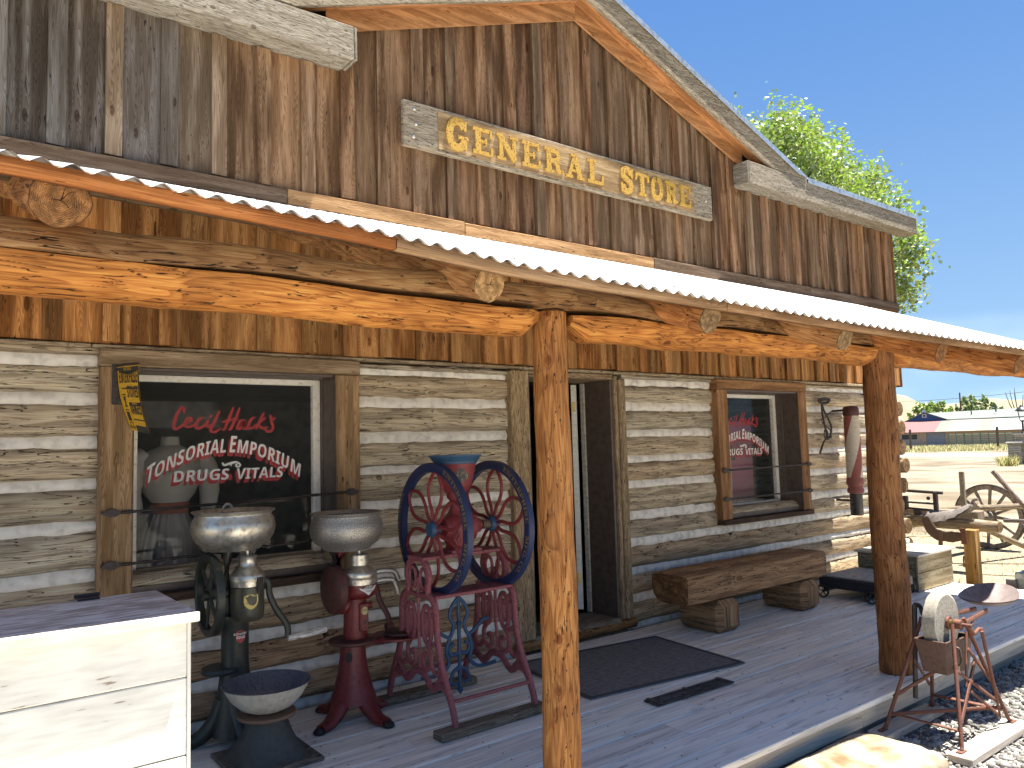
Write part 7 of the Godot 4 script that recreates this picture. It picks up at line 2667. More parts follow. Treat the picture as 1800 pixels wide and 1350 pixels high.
func build_wagon() -> void:
	var wd = Color(0.34, 0.30, 0.26)
	var g = thing("wagon_gear", "broken grey wooden wagon running gear with one tall spoked wheel", "wagon")
	var t = holder("wheel", g)
	t.position = Vector3(12.0, 0.255, -0.30)
	var R = 0.455
	var fl = MB.new()
	fl.tint = wd
	hoop(fl, Vector3.ZERO, R - 0.012, 0.065, 0.05, Vector3(0, 0, 1), Vector3.UP, 48)
	part("rim", fl, mats.rough, t)
	var ty = MB.new()
	hoop(ty, Vector3.ZERO, R, 0.012, 0.056, Vector3(0, 0, 1), Vector3.UP, 48)
	part("tyre", ty, mats.iron, t)
	for k in 12:
		var a = TAU * k / 12 + 0.1
		var s = MB.new()
		s.tint = tinted(wd, 0.1)
		var d = Vector3(0, cos(a), sin(a))
		s.tube([d * 0.05, d * 0.2, d * (R - 0.07)], [0.026, 0.020, 0.022], 8)
		part("spoke", s, mats.rough, t)
	var hb = MB.new()
	hb.tint = wd
	hb.xf = Transform3D(Basis(Vector3(0, 0, 1), PI / 2), Vector3.ZERO)
	hb.lathe([Vector2(0.0, -0.14), Vector2(0.05, -0.14), Vector2(0.075, -0.05), Vector2(0.08, 0.0), Vector2(0.07, 0.07), Vector2(0.045, 0.16), Vector2(0.0, 0.16)], 20)
	part("hub", hb, mats.rough, t)
	add_log("axle_beam", g, log_mesh(Vector3(11.9, 0.26, -0.32), Vector3(9.55, 0.36, -0.45), 0.07, 0.08, Color(0.36, 0.31, 0.25), 0.05, 10, 10), mats.log, mats.end, Color(0.4, 0.34, 0.26))
	add_log("tongue", g, log_mesh(Vector3(9.6, 0.42, -1.2), Vector3(11.2, 0.52, 0.75), 0.045, 0.035, Color(0.38, 0.33, 0.27), 0.06, 10, 12), mats.log, mats.end, Color(0.4, 0.34, 0.26))
	add_log("brace_pole", g, log_mesh(Vector3(10.2, -0.17, 0.1), Vector3(11.3, 0.50, -0.2), 0.04, 0.035, Color(0.30, 0.26, 0.22), 0.06, 10, 8), mats.log, mats.end, Color(0.4, 0.34, 0.26))
	add_log("brace_pole", g, log_mesh(Vector3(11.8, -0.17, 0.35), Vector3(10.4, 0.34, 0.05), 0.035, 0.035, Color(0.36, 0.31, 0.25), 0.06, 10, 8), mats.log, mats.end, Color(0.4, 0.34, 0.26))
	slab("bolster", g, mats.rough, Vector3(9.8, 0.38, -0.62), Vector3(10.0, 0.52, 0.42), 2, Color(0.33, 0.28, 0.23), 0.01)
	slab("stake", g, mats.rough, Vector3(9.86, 0.522, 0.22), Vector3(9.91, 0.98, 0.27), 1, Color(0.34, 0.31, 0.25), 0.006)
	var sk = MB.new()
	sk.tint = Color(0.36, 0.30, 0.28)
	sk.tube([Vector3(10.1, 0.52, 0.85), Vector3(10.05, 0.98, 0.52)], 0.028, 6)
	part("stake", sk, mats.rough, g)
	# a dried-out leather seat draped over the rail
	var s = thing("leather_saddle", "cracked grey leather saddle draped over the log rail", "saddle", Vector3(9.18, 0, 0.36))
	var m = MB.new()
	var rows = []
	for i in 13:
		var u = i / 12.0
		var row = []
		for k in 11:
			var v = k / 10.0 - 0.5
			var z = lerpf(-0.20, 0.28, u)
			var y = 0.535 + 0.13 * pow(u, 2.0) + 0.03 * pow(1.0 - u, 3.0) - 1.0 * v * v * (0.5 - 0.3 * u) + 0.02 * nz.get_noise_2d(u * 5.0, v * 6.0)
			row.append(Vector3(v * 0.22, y, z + 0.05 * nz.get_noise_2d(v * 4.0, u * 3.0 + 30.0)))
		rows.append(row)
	for side in [1.0, -1.0]:
		var gi = []
		for i in 13:
			var r = []
			for k in 11:
				var du = rows[i][mini(k + 1, 10)] - rows[i][maxi(k - 1, 0)]
				var dv = rows[mini(i + 1, 12)][k] - rows[maxi(i - 1, 0)][k]
				var nn = dv.cross(du).normalized()
				if nn.y < 0:
					nn = -nn
				r.append(m.vx(rows[i][k] + nn * 0.006 * side, nn * side, Vector2(k, i) * 0.04))
			gi.append(r)
		for i in 12:
			for k in 10:
				m.quadi(gi[i][k], gi[i][k + 1], gi[i + 1][k + 1], gi[i + 1][k])
	m.tint = Color.WHITE
	part("seat_leather", m, plain(Color(0.20, 0.175, 0.155), 0.85, 0.0, mats.vcol.albedo_texture, 4.0), s)
	var fl2 = MB.new()
	fl2.tube(curve([Vector3(-0.12, 0.50, -0.2), Vector3(-0.16, 0.34, -0.1), Vector3(-0.15, 0.30, 0.05), Vector3(-0.14, 0.32, 0.22)], 5), [0.03, 0.05, 0.055, 0.06, 0.06, 0.058, 0.06, 0.066, 0.06, 0.056, 0.06, 0.064, 0.055, 0.05, 0.04, 0.03], 10, false, Vector3(1, 0, 0), 1.0, 0.18)
	part("skirt_leather", fl2, plain(Color(0.13, 0.085, 0.06), 0.75, 0.0, mats.vcol.albedo_texture, 4.0), s)
	var hn = MB.new()
	hn.tube(curve([Vector3(0, 0.56, 0.20), Vector3(0.0, 0.64, 0.25), Vector3(0.0, 0.70, 0.28), Vector3(0.0, 0.71, 0.32)], 5), 0.018, 8)
	part("horn", hn, plain(Color(0.20, 0.17, 0.145), 0.8), s)
	var st = MB.new()
	st.tube([Vector3(-0.17, 0.36, -0.02), Vector3(-0.20, 0.10, -0.02), Vector3(-0.20, 0.02, 0.03)], 0.02, 6, false, Vector3(1, 0, 0), 1.3, 0.3)
	part("stirrup_strap", st, plain(Color(0.15, 0.085, 0.055), 0.7), s)
	# a black iron implement bolted along the rail
	var im = thing("iron_implement", "black iron bars and rods of an old implement on the rail", "implement", Vector3(9.22, 0, 0))
	var b = MB.new()
	b.tube([Vector3(0, 0.80, -0.55), Vector3(0, 0.765, 0.30)], 0.019, 8)
	b.tube([Vector3(0, 0.66, -0.50), Vector3(0, 0.64, 0.20)], 0.013, 8)
	b.tube([Vector3(0, 0.60, -0.50), Vector3(0, 0.565, 0.18)], 0.013, 8)
	part("rods", b, mats.iron, im)
	var d = MB.new()
	d.box(Vector3(0, 0.64, -0.12), Vector3(0.06, 0.16, 0.05), 0.008)
	d.box(Vector3(0, 0.66, 0.22), Vector3(0.05, 0.24, 0.045), 0.008)
	d.box(Vector3(0, 0.52, 0.02), Vector3(0.10, 0.10, 0.08), 0.01)
	d.tube([Vector3(-0.05, 0.47, 0.12), Vector3(-0.05, 0.47, 0.34)], 0.03, 10)
	part("clamps", d, mats.iron, im)
	var e = MB.new()
	e.xf = Transform3D(Basis.IDENTITY, Vector3(0.0, 0.70, 0.14))
	e.lathe([Vector2(0.0, -0.022), Vector2(0.016, -0.016), Vector2(0.022, 0.0), Vector2(0.016, 0.016), Vector2(0.0, 0.022)], 12)
	part("knob", e, mats.iron, im)
	# dry grass and straw by the wagon
	var bl = MB.new()
	bl.face([Vector3(-0.5, 0, 0), Vector3(0.5, 0, 0), Vector3(0.1, 1, 0.25)], Vector3(0, 0.5, 1), [Vector2.ZERO, Vector2.RIGHT, Vector2.DOWN])
	var mm = MultiMesh.new()
	mm.transform_format = MultiMesh.TRANSFORM_3D
	mm.use_colors = true
	mm.mesh = bl.mesh()
	var n = 9000
	mm.instance_count = n
	for i in n:
		var x = rr(8.3, 14.0)
		var z = rr(-2.4, 2.0)
		var tall = rr(0.02, 0.06) * (1.0 + 0.8 * nz.get_noise_2d(x, z))
		mm.set_instance_transform(i, Transform3D(Basis.from_euler(Vector3(rr(-1.2, 1.2), rr(0, TAU), rr(-0.9, 0.9))).scaled_local(Vector3(rr(0.004, 0.008), tall, tall)), Vector3(x, GY, z)))
		var v = rr(0.8, 1.25)
		mm.set_instance_color(i, Color(0.31 * v, 0.26 * v, 0.15 * v))
	var mi = MultiMeshInstance3D.new()
	mi.name = "straw_grass"
	mi.multimesh = mm
	mi.material_override = mats.straw
	mi.set_meta("kind", "stuff")
	mi.set_meta("label", "short dry yellow grass around the wagon wheel")
	mi.set_meta("category", "grass")
	add_child(mi)
	var gm = MB.new()
	var pts = []
	var uv = []
	for k in 40:
		var a = TAU * k / 40
		var r = 1.0 + 0.25 * nz.get_noise_2d(cos(a) * 2.0, sin(a) * 2.0)
		pts.append(Vector3(10.9 + 2.9 * cos(a) * r, GY + 0.004, -0.3 + 2.1 * sin(a) * r))
		uv.append(Vector2.ZERO)
	gm.face(pts, Vector3.UP, uv)
	var go = solo("dry_lawn", gm, plain(Color(0.36, 0.31, 0.205), 0.95, 0.0, mats.gravel.albedo_texture, 1.1), "", "", "", "structure")
	go.set_meta("label", "worn yellow straw ground around the wagon wheel")


# ---------------------------------------------------------------- far things
func along(px: float, dist: float) -> Vector3:
	# a point on the ground in the bearing of a landmark seen from the porch steps
	var a = lerpf(0.4550, 0.3262, (px - 1567.0) / 233.0)
	return Vector3(cos(a) * dist, GY, 4.3 - sin(a) * dist)


func build_far_things() -> void:
	build_barn()
	build_fences()
	build_lantern()
	# hills
	for q in [[1490.0, 620.0, 90.0, 34.0, 60.0], [1705.0, 900.0, 260.0, 34.0, 90.0]]:
		var c = along(q[0], q[1])
		var m = MB.new()
		m.tint = Color(0.34, 0.285, 0.19)
		var g = []
		for i in 13:
			var f = i / 12.0
			var row = []
			for k in 33:
				var a = TAU * k / 32
				var r = 1.0 - f
				var hgt = q[3] * (1.0 - r * r) * (1.0 + 0.22 * nz.get_noise_2d(cos(a) * r * 2.5 + q[0], sin(a) * r * 2.5))
				var p = Vector3(cos(a) * q[2] * r, maxf(hgt, -0.5) if i > 0 else -0.5, sin(a) * q[4] * r)
				row.append(m.vx(p, Vector3(cos(a) * q[3] / q[2] * 1.6 * r, 1, sin(a) * q[3] / q[4] * 1.6 * r), Vector2(k, i)))
			g.append(row)
		for i in 12:
			for k in 32:
				m.quadi(g[i][k], g[i][k + 1], g[i + 1][k + 1], g[i + 1][k])
		var o = solo("hill", m, plain(Color(1, 1, 1), 0.95, 0.0, mats.gravel.albedo_texture, 0.012, null, 0.2, true), "", "", "", "structure")
		o.set_meta("label", "dry tan hill behind the barn" if q[1] < 700 else "low tan ridge on the skyline")
		o.position = c
		o.rotation.y = atan2(c.x, c.z)
	# the dirt road across the lot
	var a = along(1480, 76)
	var b = along(1860, 66)
	var dv = Vector3(b.x - a.x, 0, b.z - a.z).normalized()
	var nv = Vector3(dv.z, 0, -dv.x)
	a -= dv * 60.0
	b += dv * 60.0
	var rm = MB.new()
	rm.face([a - nv * 5.0, b - nv * 5.0, b + nv * 5.0, a + nv * 5.0], Vector3.UP, [Vector2(0, 0), Vector2(1, 0), Vector2(1, 1), Vector2(0, 1)])
	var ro = solo("road", rm, plain(Color(0.36, 0.32, 0.27), 0.95, 0.0, mats.gravel.albedo_texture, 0.25), "", "", "", "structure")
	ro.position.y = 0.005
	ro.set_meta("label", "darker dirt road across the gravel lot")
	# utility pole and wire
	var up = along(1693, 150)
	var pm = MB.new()
	pm.tint = Color(0.20, 0.16, 0.12)
	pm.tube([Vector3.ZERO, Vector3(0, 8.6, 0)], [0.16, 0.11], 10)
	var po = thing("utility_pole", "wooden utility pole rising behind the barn roof", "pole", up)
	part("pole", pm, mats.rough, po)
	var ca = MB.new()
	ca.tint = Color(0.2, 0.16, 0.12)
	ca.tube([Vector3(0, 7.6, 0.3), Vector3(0.1, 7.6, 0.9)], 0.05, 6)
	part("cross_arm", ca, mats.rough, po)
	var w = MB.new()
	var wp = []
	var w0 = along(1480, 150)
	var w1 = along(1880, 146)
	for i in 21:
		var f = i / 20.0
		var p = w0.lerp(w1, f)
		wp.append(Vector3(p.x, 7.35 - 0.5 * sin(f * PI) + 0.9 * f, p.z))
	w.tube(wp, 0.035, 5)
	solo("power_line", w, mats.iron, "thin dark power line sagging across the sky behind the barn", "wire")
	# unmown grass in front of the barn
	var bl = MB.new()
	bl.face([Vector3(-0.5, 0, 0), Vector3(0.5, 0, 0), Vector3(0.1, 1, 0.25)], Vector3(0, 0.6, 1), [Vector2.ZERO, Vector2.RIGHT, Vector2.DOWN])
	var mm = MultiMesh.new()
	mm.transform_format = MultiMesh.TRANSFORM_3D
	mm.use_colors = true
	mm.mesh = bl.mesh()
	var n = 14000
	mm.instance_count = n
	for i in n:
		var p = along(rr(1500, 1870), rr(84, 118))
		var h = rr(0.15, 0.45)
		mm.set_instance_transform(i, Transform3D(Basis.from_euler(Vector3(rr(-0.4, 0.4), rr(0, TAU), rr(-0.4, 0.4))).scaled_local(Vector3(rr(0.04, 0.10), h, h)), p))
		var v = rr(0.8, 1.2)
		mm.set_instance_color(i, Color(0.46 * v, 0.40 * v, 0.20 * v) if rr(0, 1) < 0.75 else Color(0.26 * v, 0.32 * v, 0.12 * v))
	var mi = MultiMeshInstance3D.new()
	mi.name = "meadow_grass"
	mi.multimesh = mm
	mi.material_override = mats.straw
	mi.set_meta("kind", "stuff")
	mi.set_meta("label", "tall dry meadow grass along the barnyard fence")
	mi.set_meta("category", "grass")
	add_child(mi)


func build_barn() -> void:
	var o = along(1567, 125)
	var e = along(1800, 125)
	var t = thing("barn", "long low barn with blue gable and patched red and tan tin roof", "barn", o, -atan2(e.z - o.z, e.x - o.x))
	var vc = mats.vcol
	# front wall in sections, under the lean-to
	for q in [[-14.0, 1.1, Color(0.42, 0.38, 0.33)], [3.05, 4.2, Color(0.46, 0.36, 0.27)], [6.55, 30.0, Color(0.44, 0.32, 0.20)]]:
		slab("wall", t, vc, Vector3(q[0], 0, -0.3), Vector3(q[1], 2.15, 0.0), 0, q[2])
	slab("wall", t, vc, Vector3(1.102, 0, -0.3), Vector3(3.048, 1.05, 0.0), 0, Color(0.40, 0.37, 0.33))
	slab("wall", t, vc, Vector3(1.102, 1.75, -0.3), Vector3(3.048, 2.15, 0.0), 0, Color(0.40, 0.34, 0.28))
	slab("window", t, plain(Color(0.02, 0.02, 0.022), 0.3), Vector3(1.103, 1.052, -0.28), Vector3(2.0, 1.748, -0.2), 0, Color.WHITE)
	slab("window", t, plain(Color(0.02, 0.02, 0.022), 0.3), Vector3(2.15, 1.052, -0.28), Vector3(3.047, 1.748, -0.2), 0, Color.WHITE)
	slab("window_post", t, vc, Vector3(2.001, 1.052, -0.29), Vector3(2.149, 1.748, -0.02), 0, Color(0.40, 0.37, 0.33))
	slab("sliding_door", t, vc, Vector3(4.201, 0, -0.28), Vector3(6.549, 2.13, -0.1), 1, Color(0.26, 0.29, 0.33))
	slab("trim", t, vc, Vector3(7.0, 1.70, 0.002), Vector3(13.0, 1.78, 0.03), 0, Color(0.55, 0.42, 0.28))
	# lean-to roof in patched sheets
	var cols = [Color(0.25, 0.105, 0.10), Color(0.25, 0.105, 0.10), Color(0.26, 0.22, 0.16), Color(0.28, 0.25, 0.19), Color(0.29, 0.265, 0.21), Color(0.27, 0.22, 0.16), Color(0.30, 0.29, 0.27), Color(0.31, 0.31, 0.295)]
	var xs = [-14.0, 1.5, 5.3, 7.0, 8.6, 10.3, 12.0, 13.4, 30.0]
	for k in 8:
		var m = MB.new()
		m.tint = cols[k]
		var yA = 2.05
		var yB = 3.72
		var a = Vector3(xs[k], yA, 0.7)
		var b = Vector3(xs[k + 1], yA, 0.7)
		var sh = 0.9
		var c = Vector3(xs[k + 1] + (sh if k < 7 else 0.0), yB, -5.4)
		var d = Vector3(xs[k] + (sh if k > 0 else 0.0), yB, -5.4)
		var dn = Vector3(0, -0.06, 0)
		var ctr = (a + c) * 0.5 + Vector3(0, -5, 0)
		m.flat([a, b, c, d], ctr)
		m.flat([a + dn, b + dn, c + dn, d + dn], (a + c) * 0.5 + Vector3(0, 5, 0))
		m.flat([a, b, b + dn, a + dn], Vector3(0, 2, -3))
		part("roof_sheet", m, vc, t)
	# blue gable with small square window
	var g = MB.new()
	g.tint = Color(0.055, 0.125, 0.28)
	g.prism(PackedVector2Array([Vector2(1.0, 3.5), Vector2(7.6, 3.5), Vector2(3.95, 4.98)]), -5.9, -5.5)
	part("gable_wall", g, vc, t)
	for k in 15:
		var x = 1.4 + 0.4 * k
		var top = 4.98 - (absf(x - 3.95) * (1.48 / (2.95 if x < 3.95 else 3.65)))
		if top > 3.62:
			slab("batten", t, vc, Vector3(x - 0.03, 3.55, -5.499), Vector3(x + 0.03, top - 0.04, -5.46), 1, Color(0.05, 0.11, 0.25), 0.004)
	slab("window_frame", t, vc, Vector3(3.65, 4.22, -5.495), Vector3(4.25, 4.74, -5.44), 1, Color(0.75, 0.75, 0.74))
	slab("window", t, plain(Color(0.05, 0.08, 0.13), 0.2), Vector3(3.77, 4.32, -5.43), Vector3(4.13, 4.64, -5.42), 1, Color.WHITE)
	# roofs
	var rf = func(a, b, c, d, col):
		var m = MB.new()
		m.tint = col
		m.flat([a, b, c, d], (a + c) * 0.5 - Vector3(0, 5, 0))
		var dn = Vector3(0, -0.12, 0)
		m.flat([a + dn, b + dn, c + dn, d + dn], (a + c) * 0.5 + Vector3(0, 5, 0))
		m.flat([a, b, b + dn, a + dn], (a + b + c + d) * 0.25)
		m.flat([a, d, d + dn, a + dn], (a + b + c + d) * 0.25)
		part("roof", m, vc, t)
	rf.call(Vector3(3.95, 5.06, -5.2), Vector3(7.95, 3.45, -5.2), Vector3(7.95, 3.45, -14.0), Vector3(3.95, 5.06, -14.0), Color(0.17, 0.19, 0.17))
	rf.call(Vector3(0.7, 3.45, -5.2), Vector3(3.95, 5.06, -5.2), Vector3(3.95, 5.06, -14.0), Vector3(0.7, 3.45, -14.0), Color(0.20, 0.26, 0.22))
	rf.call(Vector3(6.5, 3.85, -6.6), Vector3(30.0, 4.0, -6.6), Vector3(30.0, 5.5, -13.0), Vector3(3.95, 5.06, -13.0), Color(0.18, 0.20, 0.18))
	slab("wall", t, vc, Vector3(8.0, 3.3, -7.2), Vector3(30.0, 3.95, -6.9), 0, Color(0.12, 0.19, 0.26))
	rf.call(Vector3(-14.0, 3.72, -5.5), Vector3(0.7, 3.72, -5.5), Vector3(0.7, 4.3, -9.0), Vector3(-14.0, 4.3, -9.0), Color(0.15, 0.21, 0.18))
	for q in [[10.0, 4.5, 0.16, 0.55, Color(0.12, 0.13, 0.13)], [13.1, 4.75, 0.20, 1.1, Color(0.16, 0.18, 0.20)], [3.6, 4.95, 0.45, 0.5, Color(0.62, 0.63, 0.66)]]:
		slab("roof_vent", t, vc, Vector3(q[0], q[1], -9.4), Vector3(q[0] + q[2], q[1] + q[3], -9.4 + q[2]), 1, q[4])


func build_fences() -> void:
	# wooden posts of the wire fence
	var k = 0
	for px in [1598.0, 1752.0]:
		var p = along(px, 92)
		var m = MB.new()
		m.tint = Color(0.20, 0.16, 0.12)
		m.tube([Vector3(0, 0, 0), Vector3(0.02, 2.25, 0.03)], [0.13, 0.12], 8)
		var o = solo("fence_post", m, mats.rough, ["tall wooden fence post in front of the barn windows", "tall wooden fence post in front of the pipe panels"][k], "fence post", "posts along the meadow")
		o.position = p
		k += 1
	# green pipe corral panels
	var pm = plain(Color(0.10, 0.17, 0.13), 0.5, 0.3)
	var src
	for i in 4:
		var a = along(1668.0 + 28.0 * i, 117)
		var b = along(1695.0 + 28.0 * i, 117)
		if src == null:
			src = thing("corral_panel", "green pipe corral panel in front of the tan barn wall", "fence panel", a, -atan2(b.z - a.z, b.x - a.x), "pipe corral panels by the barn")
			var L = a.distance_to(b)
			for r in 6:
				var m = MB.new()
				m.tube([Vector3(0, 0.25 + 0.26 * r, 0), Vector3(L, 0.25 + 0.26 * r, 0)], 0.035, 6)
				part("rail", m, pm, src)
			for x in [0.0, L * 0.5, L]:
				var m = MB.new()
				m.tube([Vector3(x, 0, 0), Vector3(x, 1.75, 0)], 0.05, 6)
				part("upright", m, pm, src)
		else:
			var c = src.duplicate()
			c.name = numbered("corral_panel")
			add_child(c)
			c.position = a


func build_lantern() -> void:
	var p = along(1797, 47.5)
	var w = thing("stone_gate_pillar", "stacked stone gate pillar beside a lower stone block", "pillar", p, 0.35)
	var k = 0
	var y = 0.0
	while y < 1.42:
		var h = rr(0.10, 0.16)
		var n = 3
		var x = -0.42
		for i in n:
			var ln = 0.84 / n + rr(-0.05, 0.05) if i < n - 1 else 0.42 - x
			slab("stone", w, mats.vcol, Vector3(x, y, -0.42 + rr(0, 0.03)), Vector3(x + ln - 0.012, y + h - 0.012, 0.42 - rr(0, 0.04)), 0, tinted(Color(0.40, 0.35, 0.28), 0.2), 0.02)
			x += ln
		y += h
		k += 1
	slab("cap_stone", w, mats.vcol, Vector3(-0.50, y, -0.5), Vector3(0.50, y + 0.09, 0.5), 0, Color(0.52, 0.48, 0.42), 0.02)
	var top = y + 0.09
	var q = along(1779, 47.0)
	var w2 = thing("stone_block_wall", "low stacked stone wall end with pale cap stone", "wall", q, 0.35)
	y = 0.0
	while y < 1.05:
		var h = rr(0.10, 0.16)
		for i in 2:
			slab("stone", w2, mats.vcol, Vector3(-0.30 + 0.30 * i, y, -0.3 + rr(0, 0.03)), Vector3(-0.012 + 0.30 * i, y + h - 0.012, 0.3 - rr(0, 0.03)), 0, tinted(Color(0.42, 0.37, 0.30), 0.2), 0.02)
		y += h
	slab("cap_stone", w2, mats.vcol, Vector3(-0.36, y, -0.36), Vector3(0.36, y + 0.07, 0.36), 0, Color(0.58, 0.54, 0.48), 0.02)
	# yard lantern on its post, on the pillar
	var l = thing("post_lantern", "black post lantern with clear panes on the stone pillar", "lantern", p + Vector3(-0.1, top, 0), 0.35)
	var m = MB.new()
	m.lathe([Vector2(0.10, 0.0), Vector2(0.09, 0.03), Vector2(0.05, 0.06), Vector2(0.045, 0.55), Vector2(0.09, 0.60), Vector2(0.10, 0.62)], 12)
	part("post", m, mats.black, l)
	var fm = MB.new()
	for s in 4:
		var a = TAU * s / 4 + PI / 4
		fm.tube([Vector3(cos(a) * 0.13, 0.62, sin(a) * 0.13), Vector3(cos(a) * 0.24, 1.12, sin(a) * 0.24)], 0.02, 5)
		var b = TAU * (s + 1) / 4 + PI / 4
		fm.tube([Vector3(cos(a) * 0.24, 1.12, sin(a) * 0.24), Vector3(cos(b) * 0.24, 1.12, sin(b) * 0.24)], 0.02, 5)
		fm.tube([Vector3(cos(a) * 0.13, 0.63, sin(a) * 0.13), Vector3(cos(b) * 0.13, 0.63, sin(b) * 0.13)], 0.02, 5)
	part("frame", fm, mats.black, l)
	for s in 4:
		var a = TAU * s / 4 + PI / 4
		var b = TAU * (s + 1) / 4 + PI / 4
		var pn = MB.new()
		pn.flat([Vector3(cos(a) * 0.125, 0.64, sin(a) * 0.125), Vector3(cos(b) * 0.125, 0.64, sin(b) * 0.125), Vector3(cos(b) * 0.23, 1.11, sin(b) * 0.23), Vector3(cos(a) * 0.23, 1.11, sin(a) * 0.23)], Vector3(0, 0.9, 0), [Vector2.ZERO, Vector2.RIGHT, Vector2.ONE, Vector2.DOWN])
		part("pane", pn, mats.pane, l)
	var rf = MB.new()
	rf.lathe([Vector2(0.30, 1.13), Vector2(0.29, 1.16), Vector2(0.16, 1.30), Vector2(0.09, 1.34), Vector2(0.08, 1.40), Vector2(0.04, 1.44), Vector2(0.0, 1.46)], 8)
	part("roof_cap", rf, mats.black, l)
	# weedy bush at the foot of the wall
	var mm = MultiMesh.new()
	mm.transform_format = MultiMesh.TRANSFORM_3D
	mm.use_colors = true
	var bl = MB.new()
	bl.face([Vector3(-0.5, 0, 0), Vector3(0.5, 0, 0), Vector3(0.1, 1, 0.25)], Vector3(0, 0.6, 1), [Vector2.ZERO, Vector2.RIGHT, Vector2.DOWN])
	mm.mesh = bl.mesh()
	mm.instance_count = 900
	for i in 900:
		var c = along(1768 + rr(-16, 14), 45.5 + rr(-1.0, 1.0))
		var h = rr(0.15, 0.65)
		mm.set_instance_transform(i, Transform3D(Basis.from_euler(Vector3(rr(-0.6, 0.6), rr(0, TAU), rr(-0.6, 0.6))).scaled_local(Vector3(rr(0.02, 0.05), h, h)), c))
		var v = rr(0.7, 1.2)
		mm.set_instance_color(i, Color(0.36 * v, 0.34 * v, 0.13 * v))
	var mi = MultiMeshInstance3D.new()
	mi.name = "weeds"
	mi.multimesh = mm
	mi.material_override = mats.straw
	mi.set_meta("kind", "stuff")
	mi.set_meta("label", "yellow green weeds at the foot of the stone wall")
	mi.set_meta("category", "weeds")
	add_child(mi)


# ---------------------------------------------------------------- trees
func tree(called: String, label: String, at: Vector3, height: float, crown_c: Vector3, crown_r: Vector3, clumps: int, per: int, leaf: float, col: Color, spikes: float, group = "") -> void:
	var t = thing(called, label, "tree", at, 0.0, group)
	var tr = MB.new()
	tr.tint = Color(0.22, 0.18, 0.14)
	var trunk_r = height * 0.028
	var tpts = curve([Vector3.ZERO, Vector3(0.02 * height, height * 0.22, 0), Vector3(crown_c.x * 0.5, crown_c.y * 0.75, crown_c.z * 0.5), crown_c + Vector3(0, crown_r.y * 0.6, 0)], 5)
	var rad = []
	for i in tpts.size():
		rad.append(lerpf(trunk_r, trunk_r * 0.18, float(i) / (tpts.size() - 1)))
	tr.tube(tpts, rad, 10)
	var tips = []
	for i in clumps:
		var d = Vector3(rng.randfn(), rng.randfn(), rng.randfn()).normalized()
		var q = pow(rr(0, 1), 0.30)
		var p = crown_c + Vector3(d.x * crown_r.x, d.y * crown_r.y, d.z * crown_r.z) * q
		p += Vector3(nz.get_noise_3d(p.x, p.y, p.z), 0, nz.get_noise_3d(p.z, p.x, p.y)) * 0.3
		tips.append(p)
		if i % 3 == 0:
			var s = tpts[int(clampf(remap(p.y, crown_c.y - crown_r.y, crown_c.y + crown_r.y, 4, tpts.size() - 2), 4, tpts.size() - 2))]
			tr.tube(curve([s, s.lerp(p, 0.5) + Vector3(0, 0.12, 0), p], 3), [trunk_r * 0.30, trunk_r * 0.24, trunk_r * 0.2, trunk_r * 0.16, trunk_r * 0.12, trunk_r * 0.10, trunk_r * 0.06], 6)
	part("trunk", tr, mats.log, t)
	var lv = MB.new()
	var cs = (crown_r.x + crown_r.y) * 0.5
	for p in tips:
		var size = cs * rr(0.045, 0.085)
		var tone = rr(0.78, 1.22)
		for j in per:
			var o = Vector3(rng.randfn() * 0.8, rng.randfn() * (0.9 + spikes), rng.randfn() * 0.8) * size
			if o.y > 0.0:
				o.x *= 1.0 / (1.0 + spikes * o.y / size)
				o.z *= 1.0 / (1.0 + spikes * o.y / size)
			var sc = leaf * rr(0.7, 1.3)
			var v = tone * rr(0.75, 1.3)
			lv.tint = Color(col.r * v * rr(0.9, 1.15), col.g * v, col.b * v * rr(0.8, 1.2))
			var b = Basis.from_euler(Vector3(rr(0, TAU), rr(0, TAU), rr(0, TAU)))
			var q = p + o
			var nn = b.z
			var k0 = lv.v.size()
			for e in [Vector3(0, -0.5, 0), Vector3(0.36, -0.05, 0.06), Vector3(0, 0.5, 0), Vector3(-0.36, -0.05, 0.06)]:
				lv.v.append(q + b * e * sc)
				lv.n.append(nn)
				lv.t.append(Vector2(e.x, e.y))
				lv.c.append(lv.tint)
			lv.tri(k0, k0 + 1, k0 + 2)
			lv.tri(k0, k0 + 2, k0 + 3)
	part("crown", lv, mats.leaf, t)


